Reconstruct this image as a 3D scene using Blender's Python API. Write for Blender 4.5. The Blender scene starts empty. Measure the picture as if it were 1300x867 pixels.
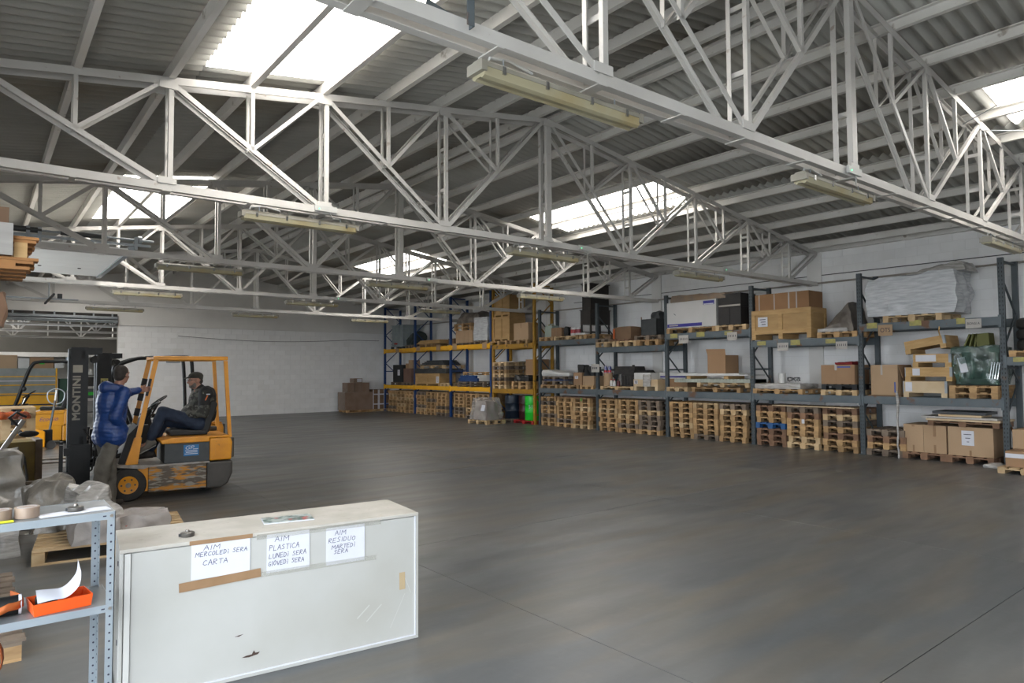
import bpy, bmesh, math, random
from mathutils import Vector, Matrix, noise
random.seed(7)
scene = bpy.context.scene
COL = scene.collection
R = math.radians

# ------------------------------------------------------------------ camera
cam_d = bpy.data.cameras.new('camera')
cam_d.sensor_width = 36.0
cam_d.lens = 854.47 / 1300 * 36.0
cam_d.clip_end = 300
cam = bpy.data.objects.new('camera', cam_d)
COL.objects.link(cam)
YAW, PITCH, ROLL = 0.6711, 0.0433, -0.0061
_f = Vector((math.sin(YAW) * math.cos(PITCH), math.cos(YAW) * math.cos(PITCH), math.sin(PITCH)))
_r = Vector((math.cos(YAW), -math.sin(YAW), 0))
_u = _r.cross(_f)
_r2 = _r * math.cos(ROLL) + _u * math.sin(ROLL)
_u2 = -_r * math.sin(ROLL) + _u * math.cos(ROLL)
cam.matrix_world = Matrix(((_r2.x, _u2.x, -_f.x, 0), (_r2.y, _u2.y, -_f.y, 0), (_r2.z, _u2.z, -_f.z, 1.75), (0, 0, 0, 1)))
scene.camera = cam

# ------------------------------------------------------------------ world: bright overcast sky
SKY = 10.5            # sky radiance outside
SKYLIGHT = 9.0       # daylight glowing through the translucent roof sheets
world = bpy.data.worlds.new('overcast_sky')
scene.world = world
world.use_nodes = True
wn = world.node_tree
bgn = wn.nodes['Background']
bgn.inputs['Color'].default_value = (0.86, 0.93, 1.0, 1)
bgn.inputs['Strength'].default_value = SKY
scene.view_settings.view_transform = 'Standard'
scene.view_settings.look = 'None'
scene.view_settings.gamma = 1.0
scene.view_settings.use_curve_mapping = False
scene.view_settings.exposure = 0.0
scene.cycles.max_bounces = 8
scene.cycles.diffuse_bounces = 5
scene.cycles.glossy_bounces = 3
scene.cycles.transparent_max_bounces = 8
scene.cycles.caustics_reflective = False
scene.cycles.caustics_refractive = False
scene.cycles.sample_clamp_indirect = 6.0
try:
    scene.cycles.use_denoising = True
except Exception:
    pass

def portal(loc, rot, sx, sy):
    """light portal in a wall opening: guides the sampling of the sky, gives off no light itself"""
    d = bpy.data.lights.new('daylight_portal', 'AREA')
    d.shape = 'RECTANGLE'; d.size = sx; d.size_y = sy
    d.cycles.is_portal = True
    o = bpy.data.objects.new('daylight_portal', d)
    o.location = loc; o.rotation_euler = rot
    COL.objects.link(o)
portal((3.0, -8.95, 1.3), (R(90), 0, 0), 2.0, 2.6)
portal((-1.38, 15.6, 1.75), (R(90), 0, R(-90)), 5.4, 3.5)
portal((-1.38, -1.8, 2.0), (R(90), 0, R(-90)), 12.4, 4.0)

# ------------------------------------------------------------------ materials
MATS = {}
GOODS = 0.72         # overall reflectance of everything that is not painted or paper white
BRIGHT = {'white_block_paint', 'white_plaster', 'translucent_roof_sheet', 'green_led', 'white_melamine', 'dusty_melamine', 'white_paper', 'bounce_yard_concrete', 'white_truss_paint', 'purlin_paint', 'fibre_cement_sheet', 'orange_plastic', 'forklift_yellow', 'rack_yellow', 'green_drum_paint', 'block_joint', 'door_white'}
def mat(name, c1, rough=0.6, c2=None, scale=4.0, metal=0.0, bump=0.0, bscale=30.0, stretch=(1, 1, 1), rand=0.0, spec=0.5,
        trans=0.0, c3=None, scale3=1.5, lo3=0.55, hi3=0.62, emit=0.0, alpha=1.0, coords='Object', detail=4.0, lo=0.35, hi=0.65, roughvar=0.0, transl=0.0):
    if name in MATS: return MATS[name]
    if name not in BRIGHT:
        c1, c2, c3 = (None if c is None else tuple(q * GOODS for q in c) for c in (c1, c2, c3))
    m = bpy.data.materials.new(name); m.use_nodes = True
    nt = m.node_tree; N = nt.nodes; L = nt.links
    b = N['Principled BSDF']
    b.inputs['Base Color'].default_value = (*c1, 1)
    b.inputs['Roughness'].default_value = rough
    b.inputs['Metallic'].default_value = metal
    b.inputs['Specular IOR Level'].default_value = spec
    if trans: b.inputs['Transmission Weight'].default_value = trans
    if alpha < 1: b.inputs['Alpha'].default_value = alpha
    tc = N.new('ShaderNodeTexCoord'); mp = N.new('ShaderNodeMapping')
    mp.inputs['Scale'].default_value = stretch
    L.new(tc.outputs[coords], mp.inputs['Vector'])
    vec = mp.outputs['Vector']
    col = None
    if rand > 0:      # shift the pattern from one copy to the next
        oi = N.new('ShaderNodeObjectInfo')
        ad = N.new('ShaderNodeVectorMath'); ad.operation = 'ADD'
        ml = N.new('ShaderNodeMath'); ml.operation = 'MULTIPLY'; ml.inputs[1].default_value = 37.0
        L.new(oi.outputs['Random'], ml.inputs[0]); L.new(vec, ad.inputs[0]); L.new(ml.outputs[0], ad.inputs[1])
        vec = ad.outputs[0]
    def ramp_mix(base, c, sc, lo_, hi_, det):
        nz = N.new('ShaderNodeTexNoise'); nz.inputs['Scale'].default_value = sc; nz.inputs['Detail'].default_value = det
        L.new(vec, nz.inputs['Vector'])
        rp = N.new('ShaderNodeMapRange'); rp.inputs['From Min'].default_value = lo_; rp.inputs['From Max'].default_value = hi_
        L.new(nz.outputs['Fac'], rp.inputs['Value'])
        mx = N.new('ShaderNodeMix'); mx.data_type = 'RGBA'
        L.new(rp.outputs['Result'], mx.inputs['Factor'])
        if base is None: mx.inputs['A'].default_value = (*c1, 1)
        else: L.new(base, mx.inputs['A'])
        mx.inputs['B'].default_value = (*c, 1)
        return mx.outputs['Result'], rp.outputs['Result']
    fac = None
    if c2 is not None: col, fac = ramp_mix(None, c2, scale, lo, hi, detail)
    if c3 is not None: col, f3 = ramp_mix(col, c3, scale3, lo3, hi3, 6.0)
    if rand > 0:
        hs = N.new('ShaderNodeHueSaturation')
        mr = N.new('ShaderNodeMapRange'); mr.inputs['To Min'].default_value = 1 - rand; mr.inputs['To Max'].default_value = 1 + rand
        L.new(oi.outputs['Random'], mr.inputs['Value']); L.new(mr.outputs['Result'], hs.inputs['Value'])
        if col is None: hs.inputs['Color'].default_value = (*c1, 1)
        else: L.new(col, hs.inputs['Color'])
        col = hs.outputs['Color']
    if col is not None: L.new(col, b.inputs['Base Color'])
    if roughvar and fac is not None:
        rr = N.new('ShaderNodeMapRange'); rr.inputs['To Min'].default_value = rough - roughvar; rr.inputs['To Max'].default_value = rough + roughvar
        L.new(fac, rr.inputs['Value']); L.new(rr.outputs['Result'], b.inputs['Roughness'])
    if bump > 0:
        nb = N.new('ShaderNodeTexNoise'); nb.inputs['Scale'].default_value = bscale; nb.inputs['Detail'].default_value = 3.0
        L.new(vec, nb.inputs['Vector'])
        bp = N.new('ShaderNodeBump'); bp.inputs['Strength'].default_value = bump; bp.inputs['Distance'].default_value = 0.02
        L.new(nb.outputs['Fac'], bp.inputs['Height']); L.new(bp.outputs['Normal'], b.inputs['Normal'])
    if emit:
        b.inputs['Emission Color'].default_value = (*c1, 1); b.inputs['Emission Strength'].default_value = emit
    if transl:
        tl = N.new('ShaderNodeBsdfTranslucent'); tl.inputs['Color'].default_value = (*c1, 1)
        ms = N.new('ShaderNodeMixShader'); ms.inputs['Fac'].default_value = transl
        L.new(b.outputs['BSDF'], ms.inputs[1]); L.new(tl.outputs['BSDF'], ms.inputs[2])
        L.new(ms.outputs['Shader'], N['Material Output'].inputs['Surface'])
    MATS[name] = m
    return m

M_PAINT = mat('white_truss_paint', (0.56, 0.545, 0.52), 0.45, c2=(0.48, 0.465, 0.44), scale=1.6, c3=(0.36, 0.31, 0.27), scale3=9, lo3=0.66, hi3=0.72)
M_PURLIN = mat('purlin_paint', (0.72, 0.70, 0.67), 0.5, c2=(0.63, 0.61, 0.57), scale=1.3, c3=(0.36, 0.32, 0.28), scale3=5, lo3=0.64, hi3=0.7)
M_SHEET = mat('fibre_cement_sheet', (0.42, 0.415, 0.385), 0.85, c2=(0.35, 0.345, 0.315), scale=0.9, c3=(0.31, 0.285, 0.235), scale3=0.5, lo3=0.56, hi3=0.7, bump=0.1, bscale=60)
M_SKYL = mat('translucent_roof_sheet', (1.0, 0.965, 0.915), 0.4, emit=SKYLIGHT)
M_SKYLROD = mat('skylight_seam', (0.62, 0.56, 0.5), 0.5)
M_WALL = mat('white_block_paint', (0.82, 0.82, 0.82), 0.75, c2=(0.77, 0.77, 0.77), scale=2.2, c3=(0.74, 0.735, 0.72), scale3=0.7, lo3=0.56, hi3=0.7, bump=0.12, bscale=50, rand=0.015)
M_MORTAR = mat('block_joint', (0.68, 0.67, 0.66), 0.9, bump=0.1)
M_PLASTER = mat('white_plaster', (0.72, 0.71, 0.69), 0.8, c2=(0.64, 0.63, 0.61), scale=0.8, bump=0.05)
M_GREYSTEEL = mat('galvanised_grey', (0.42, 0.46, 0.49), 0.42, c2=(0.34, 0.38, 0.41), scale=6, metal=0.35)
M_DARKSTEEL = mat('dark_grey_steel', (0.045, 0.05, 0.055), 0.5, c2=(0.07, 0.075, 0.075), scale=5, metal=0.2)
M_BLACK = mat('black_paint', (0.008, 0.009, 0.010), 0.45, c2=(0.016, 0.016, 0.016), scale=6, spec=0.3)
M_RUBBER = mat('black_rubber', (0.016, 0.016, 0.016), 0.75, c2=(0.045, 0.04, 0.035), scale=5, bump=0.2, bscale=40)
M_RACKGREY = mat('rack_blue_grey', (0.10, 0.13, 0.148), 0.5, c2=(0.135, 0.16, 0.175), scale=3, c3=(0.16, 0.075, 0.035), scale3=3.2, lo3=0.6, hi3=0.66)
M_RACKPOST = mat('rack_post_grey', (0.05, 0.066, 0.075), 0.5, c2=(0.075, 0.092, 0.102), scale=3, c3=(0.15, 0.08, 0.04), scale3=2.2, lo3=0.62, hi3=0.68)
M_RACKBLUE = mat('rack_blue', (0.012, 0.05, 0.19), 0.45, c2=(0.02, 0.07, 0.22), scale=3)
M_RACKYEL = mat('rack_yellow', (0.80, 0.42, 0.012), 0.45, c2=(0.7, 0.35, 0.015), scale=3)
M_RACKOCHRE = mat('rack_ochre', (0.50, 0.26, 0.02), 0.5, c2=(0.38, 0.2, 0.02), scale=3, c3=(0.12, 0.07, 0.03), scale3=6, lo3=0.6, hi3=0.66)
M_WOOD = mat('pallet_wood', (0.56, 0.36, 0.17), 0.8, c2=(0.42, 0.25, 0.115), scale=5, stretch=(1, 1, 4), rand=0.26, bump=0.08)
M_WOODPALE = mat('pale_pallet_wood', (0.68, 0.50, 0.29), 0.8, c2=(0.55, 0.37, 0.19), scale=5, rand=0.14, bump=0.08)
M_WOODGREY = mat('weathered_pallet_wood', (0.26, 0.20, 0.15), 0.85, c2=(0.17, 0.125, 0.09), scale=5, rand=0.2, bump=0.1)
M_WOODRED = mat('reddish_pallet_wood', (0.30, 0.17, 0.10), 0.85, c2=(0.2, 0.11, 0.065), scale=5, rand=0.15)
M_PALBLUE = mat('blue_pallet_paint', (0.02, 0.13, 0.36), 0.6, c2=(0.02, 0.09, 0.26), scale=4)
M_PALRED = mat('red_pallet_paint', (0.42, 0.02, 0.02), 0.5, c2=(0.3, 0.015, 0.015), scale=4)
M_PLY = mat('plywood', (0.56, 0.36, 0.155), 0.7, c2=(0.46, 0.28, 0.115), scale=2.2, stretch=(1, 1, 3), bump=0.04)
M_PINE = mat('pine_board', (0.62, 0.40, 0.17), 0.65, c2=(0.50, 0.30, 0.115), scale=3, stretch=(1, 1, 5))
M_PINEPALE = mat('pale_pine_board', (0.72, 0.56, 0.36), 0.65, c2=(0.62, 0.45, 0.26), scale=3)
M_CARD = mat('brown_cardboard', (0.40, 0.245, 0.135), 0.8, c2=(0.36, 0.215, 0.115), scale=1.5, rand=0.06)
M_CARDTAN = mat('tan_cardboard', (0.52, 0.355, 0.215), 0.8, c2=(0.47, 0.315, 0.185), scale=1.2, rand=0.04)
M_CARDDARK = mat('dark_cardboard', (0.25, 0.15, 0.085), 0.8, c2=(0.2, 0.12, 0.07), scale=2)
M_TAPE = mat('brown_packing_tape', (0.36, 0.22, 0.12), 0.3, c2=(0.31, 0.185, 0.095), scale=8)
M_TAPEGREY = mat('grey_packing_tape', (0.46, 0.42, 0.37), 0.3)
M_PAPER = mat('white_paper', (0.55, 0.56, 0.61), 0.85, c2=(0.52, 0.53, 0.575), scale=7)
M_PAPERYEL = mat('yellow_sticker', (0.52, 0.46, 0.14), 0.7, c2=(0.36, 0.33, 0.13), scale=14)
M_PAPERGREY = mat('grey_card_paper', (0.56, 0.53, 0.49), 0.8, c2=(0.5, 0.47, 0.43), scale=6)
M_INK = mat('ink', (0.03, 0.03, 0.06), 0.8)
M_INKBLUE = mat('blue_pen_ink', (0.045, 0.045, 0.13), 0.8)
M_FILM = mat('stretch_film', (0.56, 0.54, 0.51), 0.22, c2=(0.36, 0.34, 0.32), scale=5, stretch=(1, 1, 6), bump=0.5, bscale=14, spec=0.7)
M_FILMWHITE = mat('white_stretch_film', (0.72, 0.74, 0.76), 0.25, c2=(0.54, 0.56, 0.58), scale=4, stretch=(1, 1, 7), bump=0.5, bscale=12, spec=0.7)
M_FILMBROWN = mat('brown_tinted_film', (0.22, 0.19, 0.16), 0.3, c2=(0.13, 0.11, 0.095), scale=6, bump=0.5, bscale=16, spec=0.6)
M_FILMCLEAR = mat('clear_film', (0.75, 0.74, 0.72), 0.18, alpha=0.38, bump=0.6, bscale=14, spec=0.9, c2=(0.5, 0.48, 0.45), scale=6)
M_PLASTIC_W = mat('white_plastic', (0.72, 0.72, 0.70), 0.4, c2=(0.65, 0.65, 0.62), scale=3)
M_FORKYEL = mat('forklift_yellow', (0.66, 0.27, 0.006), 0.38, c2=(0.52, 0.2, 0.006), scale=4, c3=(0.13, 0.07, 0.03), scale3=5, lo3=0.68, hi3=0.74)
M_FORKWORN = mat('worn_forklift_side', (0.60, 0.24, 0.008), 0.5, c2=(0.11, 0.085, 0.06), scale=2.6, stretch=(1, 1, 4.5), lo=0.43, hi=0.50, c3=(0.30, 0.28, 0.24), scale3=7, lo3=0.52, hi3=0.58, detail=8)
M_COUNTERW = mat('scuffed_counterweight', (0.045, 0.04, 0.034), 0.5, c2=(0.08, 0.07, 0.06), scale=4, c3=(0.5, 0.2, 0.01), scale3=4, lo3=0.62, hi3=0.66)
M_STEELEDGE = mat('bare_steel', (0.42, 0.40, 0.38), 0.32, metal=0.8, c2=(0.3, 0.24, 0.18), scale=9)
M_CHROME = mat('chrome', (0.75, 0.76, 0.78), 0.12, metal=1.0)
M_SKIN = mat('skin', (0.50, 0.27, 0.19), 0.55, c2=(0.44, 0.22, 0.15), scale=14)
M_LED = mat('green_led', (0.1, 1.0, 0.35), 0.4, emit=3.0)
M_LETTER = mat('pale_lettering', (0.52, 0.48, 0.40), 0.7)

# ------------------------------------------------------------------ mesh helpers
class MB:
    def __init__(s): s.v = []; s.f = []
    def add(s, vs, fs):
        o = len(s.v); s.v += [tuple(p) for p in vs]; s.f += [tuple(i + o for i in q) for q in fs]; return s
    def hexa(s, p):
        return s.add(p, [(0, 3, 2, 1), (4, 5, 6, 7), (0, 1, 5, 4), (1, 2, 6, 5), (2, 3, 7, 6), (3, 0, 4, 7)])
    def box(s, x0, x1, y0, y1, z0, z1):
        return s.hexa([(x0, y0, z0), (x1, y0, z0), (x1, y1, z0), (x0, y1, z0), (x0, y0, z1), (x1, y0, z1), (x1, y1, z1), (x0, y1, z1)])
    def obox(s, c, size, m=None):
        hx, hy, hz = (q / 2 for q in size); m = m or Matrix.Identity(3); c = Vector(c)
        return s.hexa([c + m @ Vector(q) for q in [(-hx, -hy, -hz), (hx, -hy, -hz), (hx, hy, -hz), (-hx, hy, -hz), (-hx, -hy, hz), (hx, -hy, hz), (hx, hy, hz), (-hx, hy, hz)]])
    def prism(s, poly, f0, f1):
        n = len(poly); vs = [f0(a, b) for a, b in poly] + [f1(a, b) for a, b in poly]
        return s.add(vs, [tuple(reversed(range(n))), tuple(range(n, 2 * n))] + [(i, (i + 1) % n, n + (i + 1) % n, n + i) for i in range(n)])
    def prism_y(s, poly, y0, y1):      # polygon in x,z (counter-clockwise seen from -y)
        return s.prism(poly, lambda a, b: (a, y0, b), lambda a, b: (a, y1, b))
    def cyl(s, p0, p1, r0, r1=None, n=12):
        r1 = r0 if r1 is None else r1
        p0 = Vector(p0); p1 = Vector(p1); d = (p1 - p0).normalized()
        a = d.orthogonal().normalized(); b = d.cross(a)
        vs = []
        for p, r in ((p0, r0), (p1, r1)):
            for i in range(n):
                t = 2 * math.pi * i / n; vs.append(p + a * (r * math.cos(t)) + b * (r * math.sin(t)))
        return s.add(vs, [tuple(reversed(range(n))), tuple(range(n, 2 * n))] + [(i, (i + 1) % n, n + (i + 1) % n, n + i) for i in range(n)])
    def tube(s, pts, r, n=8, closed=False):
        pts = [Vector(p) for p in pts]; m = len(pts); vs = []; a = None
        for k, p in enumerate(pts):
            if closed: d = (pts[(k + 1) % m] - pts[k - 1]).normalized()
            else: d = (pts[min(k + 1, m - 1)] - pts[max(k - 1, 0)]).normalized()
            if a is None: a = d.orthogonal().normalized()
            else:
                a = a - d * a.dot(d); a = a.normalized() if a.length > 1e-6 else d.orthogonal().normalized()
            b = d.cross(a)
            for i in range(n):
                t = 2 * math.pi * i / n; vs.append(p + a * (r * math.cos(t)) + b * (r * math.sin(t)))
        fs = []
        for k in range(m if closed else m - 1):
            k2 = (k + 1) % m
            fs += [(k * n + i, k * n + (i + 1) % n, k2 * n + (i + 1) % n, k2 * n + i) for i in range(n)]
        if not closed: fs += [tuple(reversed(range(n))), tuple(range((m - 1) * n, m * n))]
        return s.add(vs, fs)
    def lathe(s, prof, c, n=20, axis='z'):
        c = Vector(c); vs = []
        for r, h in prof:
            for i in range(n):
                t = 2 * math.pi * i / n; q = (r * math.cos(t), r * math.sin(t), h)
                if axis == 'y': q = (q[0], q[2], q[1])
                if axis == 'x': q = (q[2], q[0], q[1])
                vs.append(c + Vector(q))
        m = len(prof); fs = []
        for k in range(m - 1):
            fs += [(k * n + i, k * n + (i + 1) % n, (k + 1) * n + (i + 1) % n, (k + 1) * n + i) for i in range(n)]
        fs += [tuple(reversed(range(n))), tuple(range((m - 1) * n, m * n))]
        return s.add(vs, fs)
    def ell(s, c, rad, n=14, m=9, rot=None):
        c = Vector(c); rot = rot or Matrix.Identity(3); vs = []; fs = []
        for j in range(1, m):
            ph = math.pi * j / m
            for i in range(n):
                t = 2 * math.pi * i / n
                vs.append(c + rot @ Vector((rad[0] * math.sin(ph) * math.cos(t), rad[1] * math.sin(ph) * math.sin(t), rad[2] * math.cos(ph))))
        top = len(vs); vs += [c + rot @ Vector((0, 0, rad[2])), c + rot @ Vector((0, 0, -rad[2]))]
        for j in range(m - 2):
            fs += [(j * n + i, (j + 1) * n + i, (j + 1) * n + (i + 1) % n, j * n + (i + 1) % n) for i in range(n)]
        fs += [(top, i, (i + 1) % n) for i in range(n)]
        fs += [(top + 1, (m - 2) * n + (i + 1) % n, (m - 2) * n + i) for i in range(n)]
        return s.add(vs, fs)
    def capsule(s, p0, p1, r0, r1, n=12):
        s.cyl(p0, p1, r0, r1, n); s.ell(p0, (r0,) * 3, n, 8); s.ell(p1, (r1,) * 3, n, 8); return s
    def angle(s, p0, p1, w, t, up=Vector((0, 1, 0)), flip=1, leg=None):
        """steel angle (L section) from p0 to p1; one leg lies in the plane of the truss, one stands off along up"""
        p0 = Vector(p0); p1 = Vector(p1); d = (p1 - p0).normalized()
        b = up.normalized(); a = d.cross(b).normalized() * flip
        poly = [(-w / 2, 0), (w / 2, 0), (w / 2, t), (-w / 2 + t, t), (-w / 2 + t, leg or w), (-w / 2, leg or w)]
        return s.prism(poly, lambda x, y: p0 + a * x + b * y, lambda x, y: p1 + a * x + b * y)
    def grid(s, fn, nu, nv):
        vs = [fn(i / nu, j / nv) for j in range(nv + 1) for i in range(nu + 1)]
        fs = [(j * (nu + 1) + i, j * (nu + 1) + i + 1, (j + 1) * (nu + 1) + i + 1, (j + 1) * (nu + 1) + i) for j in range(nv) for i in range(nu)]
        return s.add(vs, fs)
    def mesh(s, name, m, smooth=False, fix=True):
        me = bpy.data.meshes.new(name); me.from_pydata(s.v, [], s.f)
        if fix:
            bm = bmesh.new(); bm.from_mesh(me); bmesh.ops.recalc_face_normals(bm, faces=bm.faces); bm.to_mesh(me); bm.free()
        if smooth:
            me.shade_smooth()
            try: me.set_sharp_from_angle(angle=R(38))
            except Exception: pass
        if m: me.materials.append(m)
        me.update(); return me
    def build(s, name, m, parent=None, smooth=False, loc=None, rotz=None, bevel=0.0, fix=True):
        o = link(name, s.mesh(name, m, smooth, fix), parent)
        if loc is not None: o.location = loc
        if rotz is not None: o.rotation_euler = (0, 0, rotz)
        if bevel:
            bv = o.modifiers.new('bevel', 'BEVEL'); bv.width = bevel; bv.segments = 2; bv.limit_method = 'ANGLE'
        return o
def link(name, data, parent=None):
    o = bpy.data.objects.new(name, data); COL.objects.link(o)
    if parent is not None: o.parent = parent
    return o
def tag(o, label, cat, group=None, kind=None):
    o['label'] = label; o['category'] = cat
    if group: o['group'] = group
    if kind: o['kind'] = kind
    return o
def thing(name, label, cat, loc=(0, 0, 0), rotz=0.0, group=None):
    o = link(name, None); o.empty_display_size = 0.1
    o.location = loc; o.rotation_euler = (0, 0, rotz)
    return tag(o, label, cat, group)
def struct(o): o['kind'] = 'structure'; return o
def copy_tree(o, parent=None):
    c = o.copy(); COL.objects.link(c)
    if parent is not None: c.parent = parent
    for ch in o.children: copy_tree(ch, c)
    return c
def text(name, body, size, m, parent, loc, rot, shear=0.0, ext=0.001, align='CENTER', space=1.0, sx=1.0, bold=0.0):
    d = bpy.data.curves.new(name, 'FONT'); d.body = body; d.size = size; d.extrude = ext; d.shear = shear
    d.offset = bold; d.align_x = align; d.align_y = 'CENTER'; d.space_character = space
    d.materials.append(m)
    src = link(name + '_source', d)          # turn the lettering into a plain mesh
    dg = bpy.context.evaluated_depsgraph_get()
    me = bpy.data.meshes.new_from_object(src.evaluated_get(dg)); me.name = name
    bpy.data.objects.remove(src, do_unlink=True)
    if not me.materials: me.materials.append(m)
    o = link(name, me, parent); o.location = loc; o.rotation_euler = rot; o.scale = (sx, 1, 1)
    return o
def lump(x0, x1, y0, y1, z0, z1, amp=0.04, n=10, nz=8, seed=0, freq=4.0, rnd=0.08, taper=0.0, flat=True, topfn=None):
    """soft wrapped or sagging volume: a rounded box with folds"""
    mb = MB(); cx, cy, cz = (x0 + x1) / 2, (y0 + y1) / 2, (z0 + z1) / 2
    hx, hy, hz = (x1 - x0) / 2, (y1 - y0) / 2, (z1 - z0) / 2
    bm = bmesh.new(); bmesh.ops.create_cube(bm, size=2.0)
    bmesh.ops.subdivide_edges(bm, edges=bm.edges[:], cuts=n, use_grid_fill=True)
    off = Vector((seed * 7.31, seed * 3.7, seed * 1.9))
    for v in bm.verts:
        p = v.co.copy()
        k = max(abs(p.x), abs(p.y), abs(p.z)); l = p.length
        q = p * (1 - rnd + rnd * (k / l) * 1.25) if l > 0 else p
        t = (p.z + 1) / 2
        sc = 1 - taper * t
        w = Vector((cx + q.x * hx * sc, cy + q.y * hy * sc, cz + q.z * hz))
        if topfn and p.z > -0.99: w.z = z0 + (w.z - z0) * topfn((p.x + 1) / 2, (p.y + 1) / 2)
        d = noise.noise_vector(w * freq + off) * amp
        if flat and p.z < -0.98: d.z = 0; w.z = z0
        w += d
        if w.z < z0: w.z = z0
        v.co = w
    vs = [v.co.copy() for v in bm.verts]; bm.verts.index_update(); fs = [[v.index for v in f.verts] for f in bm.faces]; bm.free()
    mb.add(vs, fs); return mb
def cloth_blob(name, parts, m, parent, voxel=0.014, smooth=6, wrinkle=0.0, wfreq=18.0, wdir=None):
    """fuse capsules and ellipsoids into one continuous skin"""
    mb = MB()
    for q in parts:
        if q[0] == 'c': mb.capsule(q[1], q[2], q[3], q[4], 14)
        else: mb.ell(q[1], q[2], 16, 11, q[3] if len(q) > 3 else None)
    me = mb.mesh(name, m)
    o = link(name + '_source', me)
    rm = o.modifiers.new('fuse', 'REMESH'); rm.mode = 'VOXEL'; rm.voxel_size = voxel
    sm = o.modifiers.new('soften', 'SMOOTH'); sm.factor = 0.5; sm.iterations = smooth
    dg = bpy.context.evaluated_depsgraph_get()
    me2 = bpy.data.meshes.new_from_object(o.evaluated_get(dg))
    bpy.data.objects.remove(o, do_unlink=True)
    me2.name = name
    if wrinkle:
        me2.update()
        nr = [v.normal.copy() for v in me2.vertices]
        for v, nn in zip(me2.vertices, nr):
            c = v.co
            if wdir is not None: w = wdir(c)
            else: w = noise.noise(c * wfreq)
            v.co = c + nn * (w * wrinkle)
    me2.shade_smooth()
    if not me2.materials: me2.materials.append(m)
    return link(name, me2, parent)
ORD = ['first', 'second', 'third', 'fourth', 'fifth', 'sixth', 'seventh', 'eighth', 'ninth', 'tenth', 'eleventh', 'twelfth', 'thirteenth', 'fourteenth', 'fifteenth', 'sixteenth', 'seventeenth', 'eighteenth', 'nineteenth', 'twentieth', 'twenty-first', 'twenty-second']
# ================================================================== the hall
XW, YB, YF, XL, RX = 15.35, 28.2, -9.0, -1.45, 6.91     # right wall, back wall, front wall, left wall, ridge line
def zroof(x): return 5.86 - 0.15 * abs(x - RX)
def ztop(x): return 5.70 - 0.148 * abs(x - RX)
# ---- floor: concrete slabs with open joints
def floor_material():
    m = bpy.data.materials.new('polished_concrete'); m.use_nodes = True
    nt = m.node_tree; N = nt.nodes; L = nt.links; b = N['Principled BSDF']
    g = N.new('ShaderNodeNewGeometry'); mp = N.new('ShaderNodeMapping')
    mp.inputs['Rotation'].default_value = (0, 0, R(28)); mp.inputs['Scale'].default_value = (0.55, 2.6, 1)
    L.new(g.outputs['Position'], mp.inputs['Vector'])
    def nz(vec, sc, det, dist=0.0):
        n = N.new('ShaderNodeTexNoise'); n.inputs['Scale'].default_value = sc; n.inputs['Detail'].default_value = det; n.inputs['Distortion'].default_value = dist
        L.new(vec, n.inputs['Vector']); return n.outputs['Fac']
    def mr(v, a, c, lo=0.0, hi=1.0):
        q = N.new('ShaderNodeMapRange'); q.inputs['From Min'].default_value = a; q.inputs['From Max'].default_value = c
        q.inputs['To Min'].default_value = lo; q.inputs['To Max'].default_value = hi; L.new(v, q.inputs['Value']); return q.outputs['Result']
    def mix(f, a, c):
        x = N.new('ShaderNodeMix'); x.data_type = 'RGBA'; L.new(f, x.inputs['Factor'])
        if isinstance(a, tuple): x.inputs['A'].default_value = (*a, 1)
        else: L.new(a, x.inputs['A'])
        if isinstance(c, tuple): x.inputs['B'].default_value = (*c, 1)
        else: L.new(c, x.inputs['B'])
        return x.outputs['Result']
    c = mix(mr(nz(g.outputs['Position'], 0.35, 4, 0.4), 0.4, 0.62), (0.083, 0.090, 0.095), (0.116, 0.117, 0.113))
    c = mix(mr(nz(mp.outputs['Vector'], 0.7, 6, 0.8), 0.46, 0.70, 0, 0.75), c, (0.126, 0.105, 0.074))
    c = mix(mr(nz(mp.outputs['Vector'], 3.0, 5, 0.2), 0.35, 0.75, 0, 0.4), c, (0.058, 0.059, 0.061))
    c = mix(mr(nz(g.outputs['Position'], 9.0, 8, 0.2), 0.55, 0.9, 0, 0.35), c, (0.155, 0.15, 0.138))
    mp2 = N.new('ShaderNodeMapping'); mp2.inputs['Rotation'].default_value = (0, 0, R(-62)); mp2.inputs['Scale'].default_value = (0.25, 5.0, 1)
    L.new(g.outputs['Position'], mp2.inputs['Vector'])
    c = mix(mr(nz(mp2.outputs['Vector'], 1.1, 3, 0.3), 0.45, 0.8, 0, 0.25), c, (0.052, 0.052, 0.052))
    L.new(c, b.inputs['Base Color'])
    L.new(mr(nz(mp.outputs['Vector'], 1.3, 5), 0.3, 0.7, 0.30, 0.46), b.inputs['Roughness'])
    b.inputs['Specular IOR Level'].default_value = 0.55
    bp = N.new('ShaderNodeBump'); bp.inputs['Strength'].default_value = 0.06; bp.inputs['Distance'].default_value = 0.01
    L.new(nz(g.outputs['Position'], 22, 5), bp.inputs['Height']); L.new(bp.outputs['Normal'], b.inputs['Normal'])
    return m
M_FLOOR = floor_material()
M_JOINT = mat('floor_joint', (0.05, 0.048, 0.045), 0.9)
struct(MB().box(-40, -1.7, -40, 50, -0.15, -0.03).box(-1.7, 40, -40, -9.25, -0.15, -0.03).build('ground', mat('bounce_yard_concrete', (0.46, 0.45, 0.43), 0.9, c2=(0.38, 0.37, 0.35), scale=0.5)))  # unseen pale yard, added to bounce daylight up onto the roof
floor = struct(MB().box(-1.7, 16, -9.25, 52, -0.12, -0.012).build('floor', M_JOINT))
xs = [-1.7, -1.03, 3.17, 7.37, 11.57, 16]; ys = [-9.25, -6.7, -2.5, 1.73, 5.95, 10.15, 14.35, 18.55, 22.75, 28.2, 34, 40, 46, 52]
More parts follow.
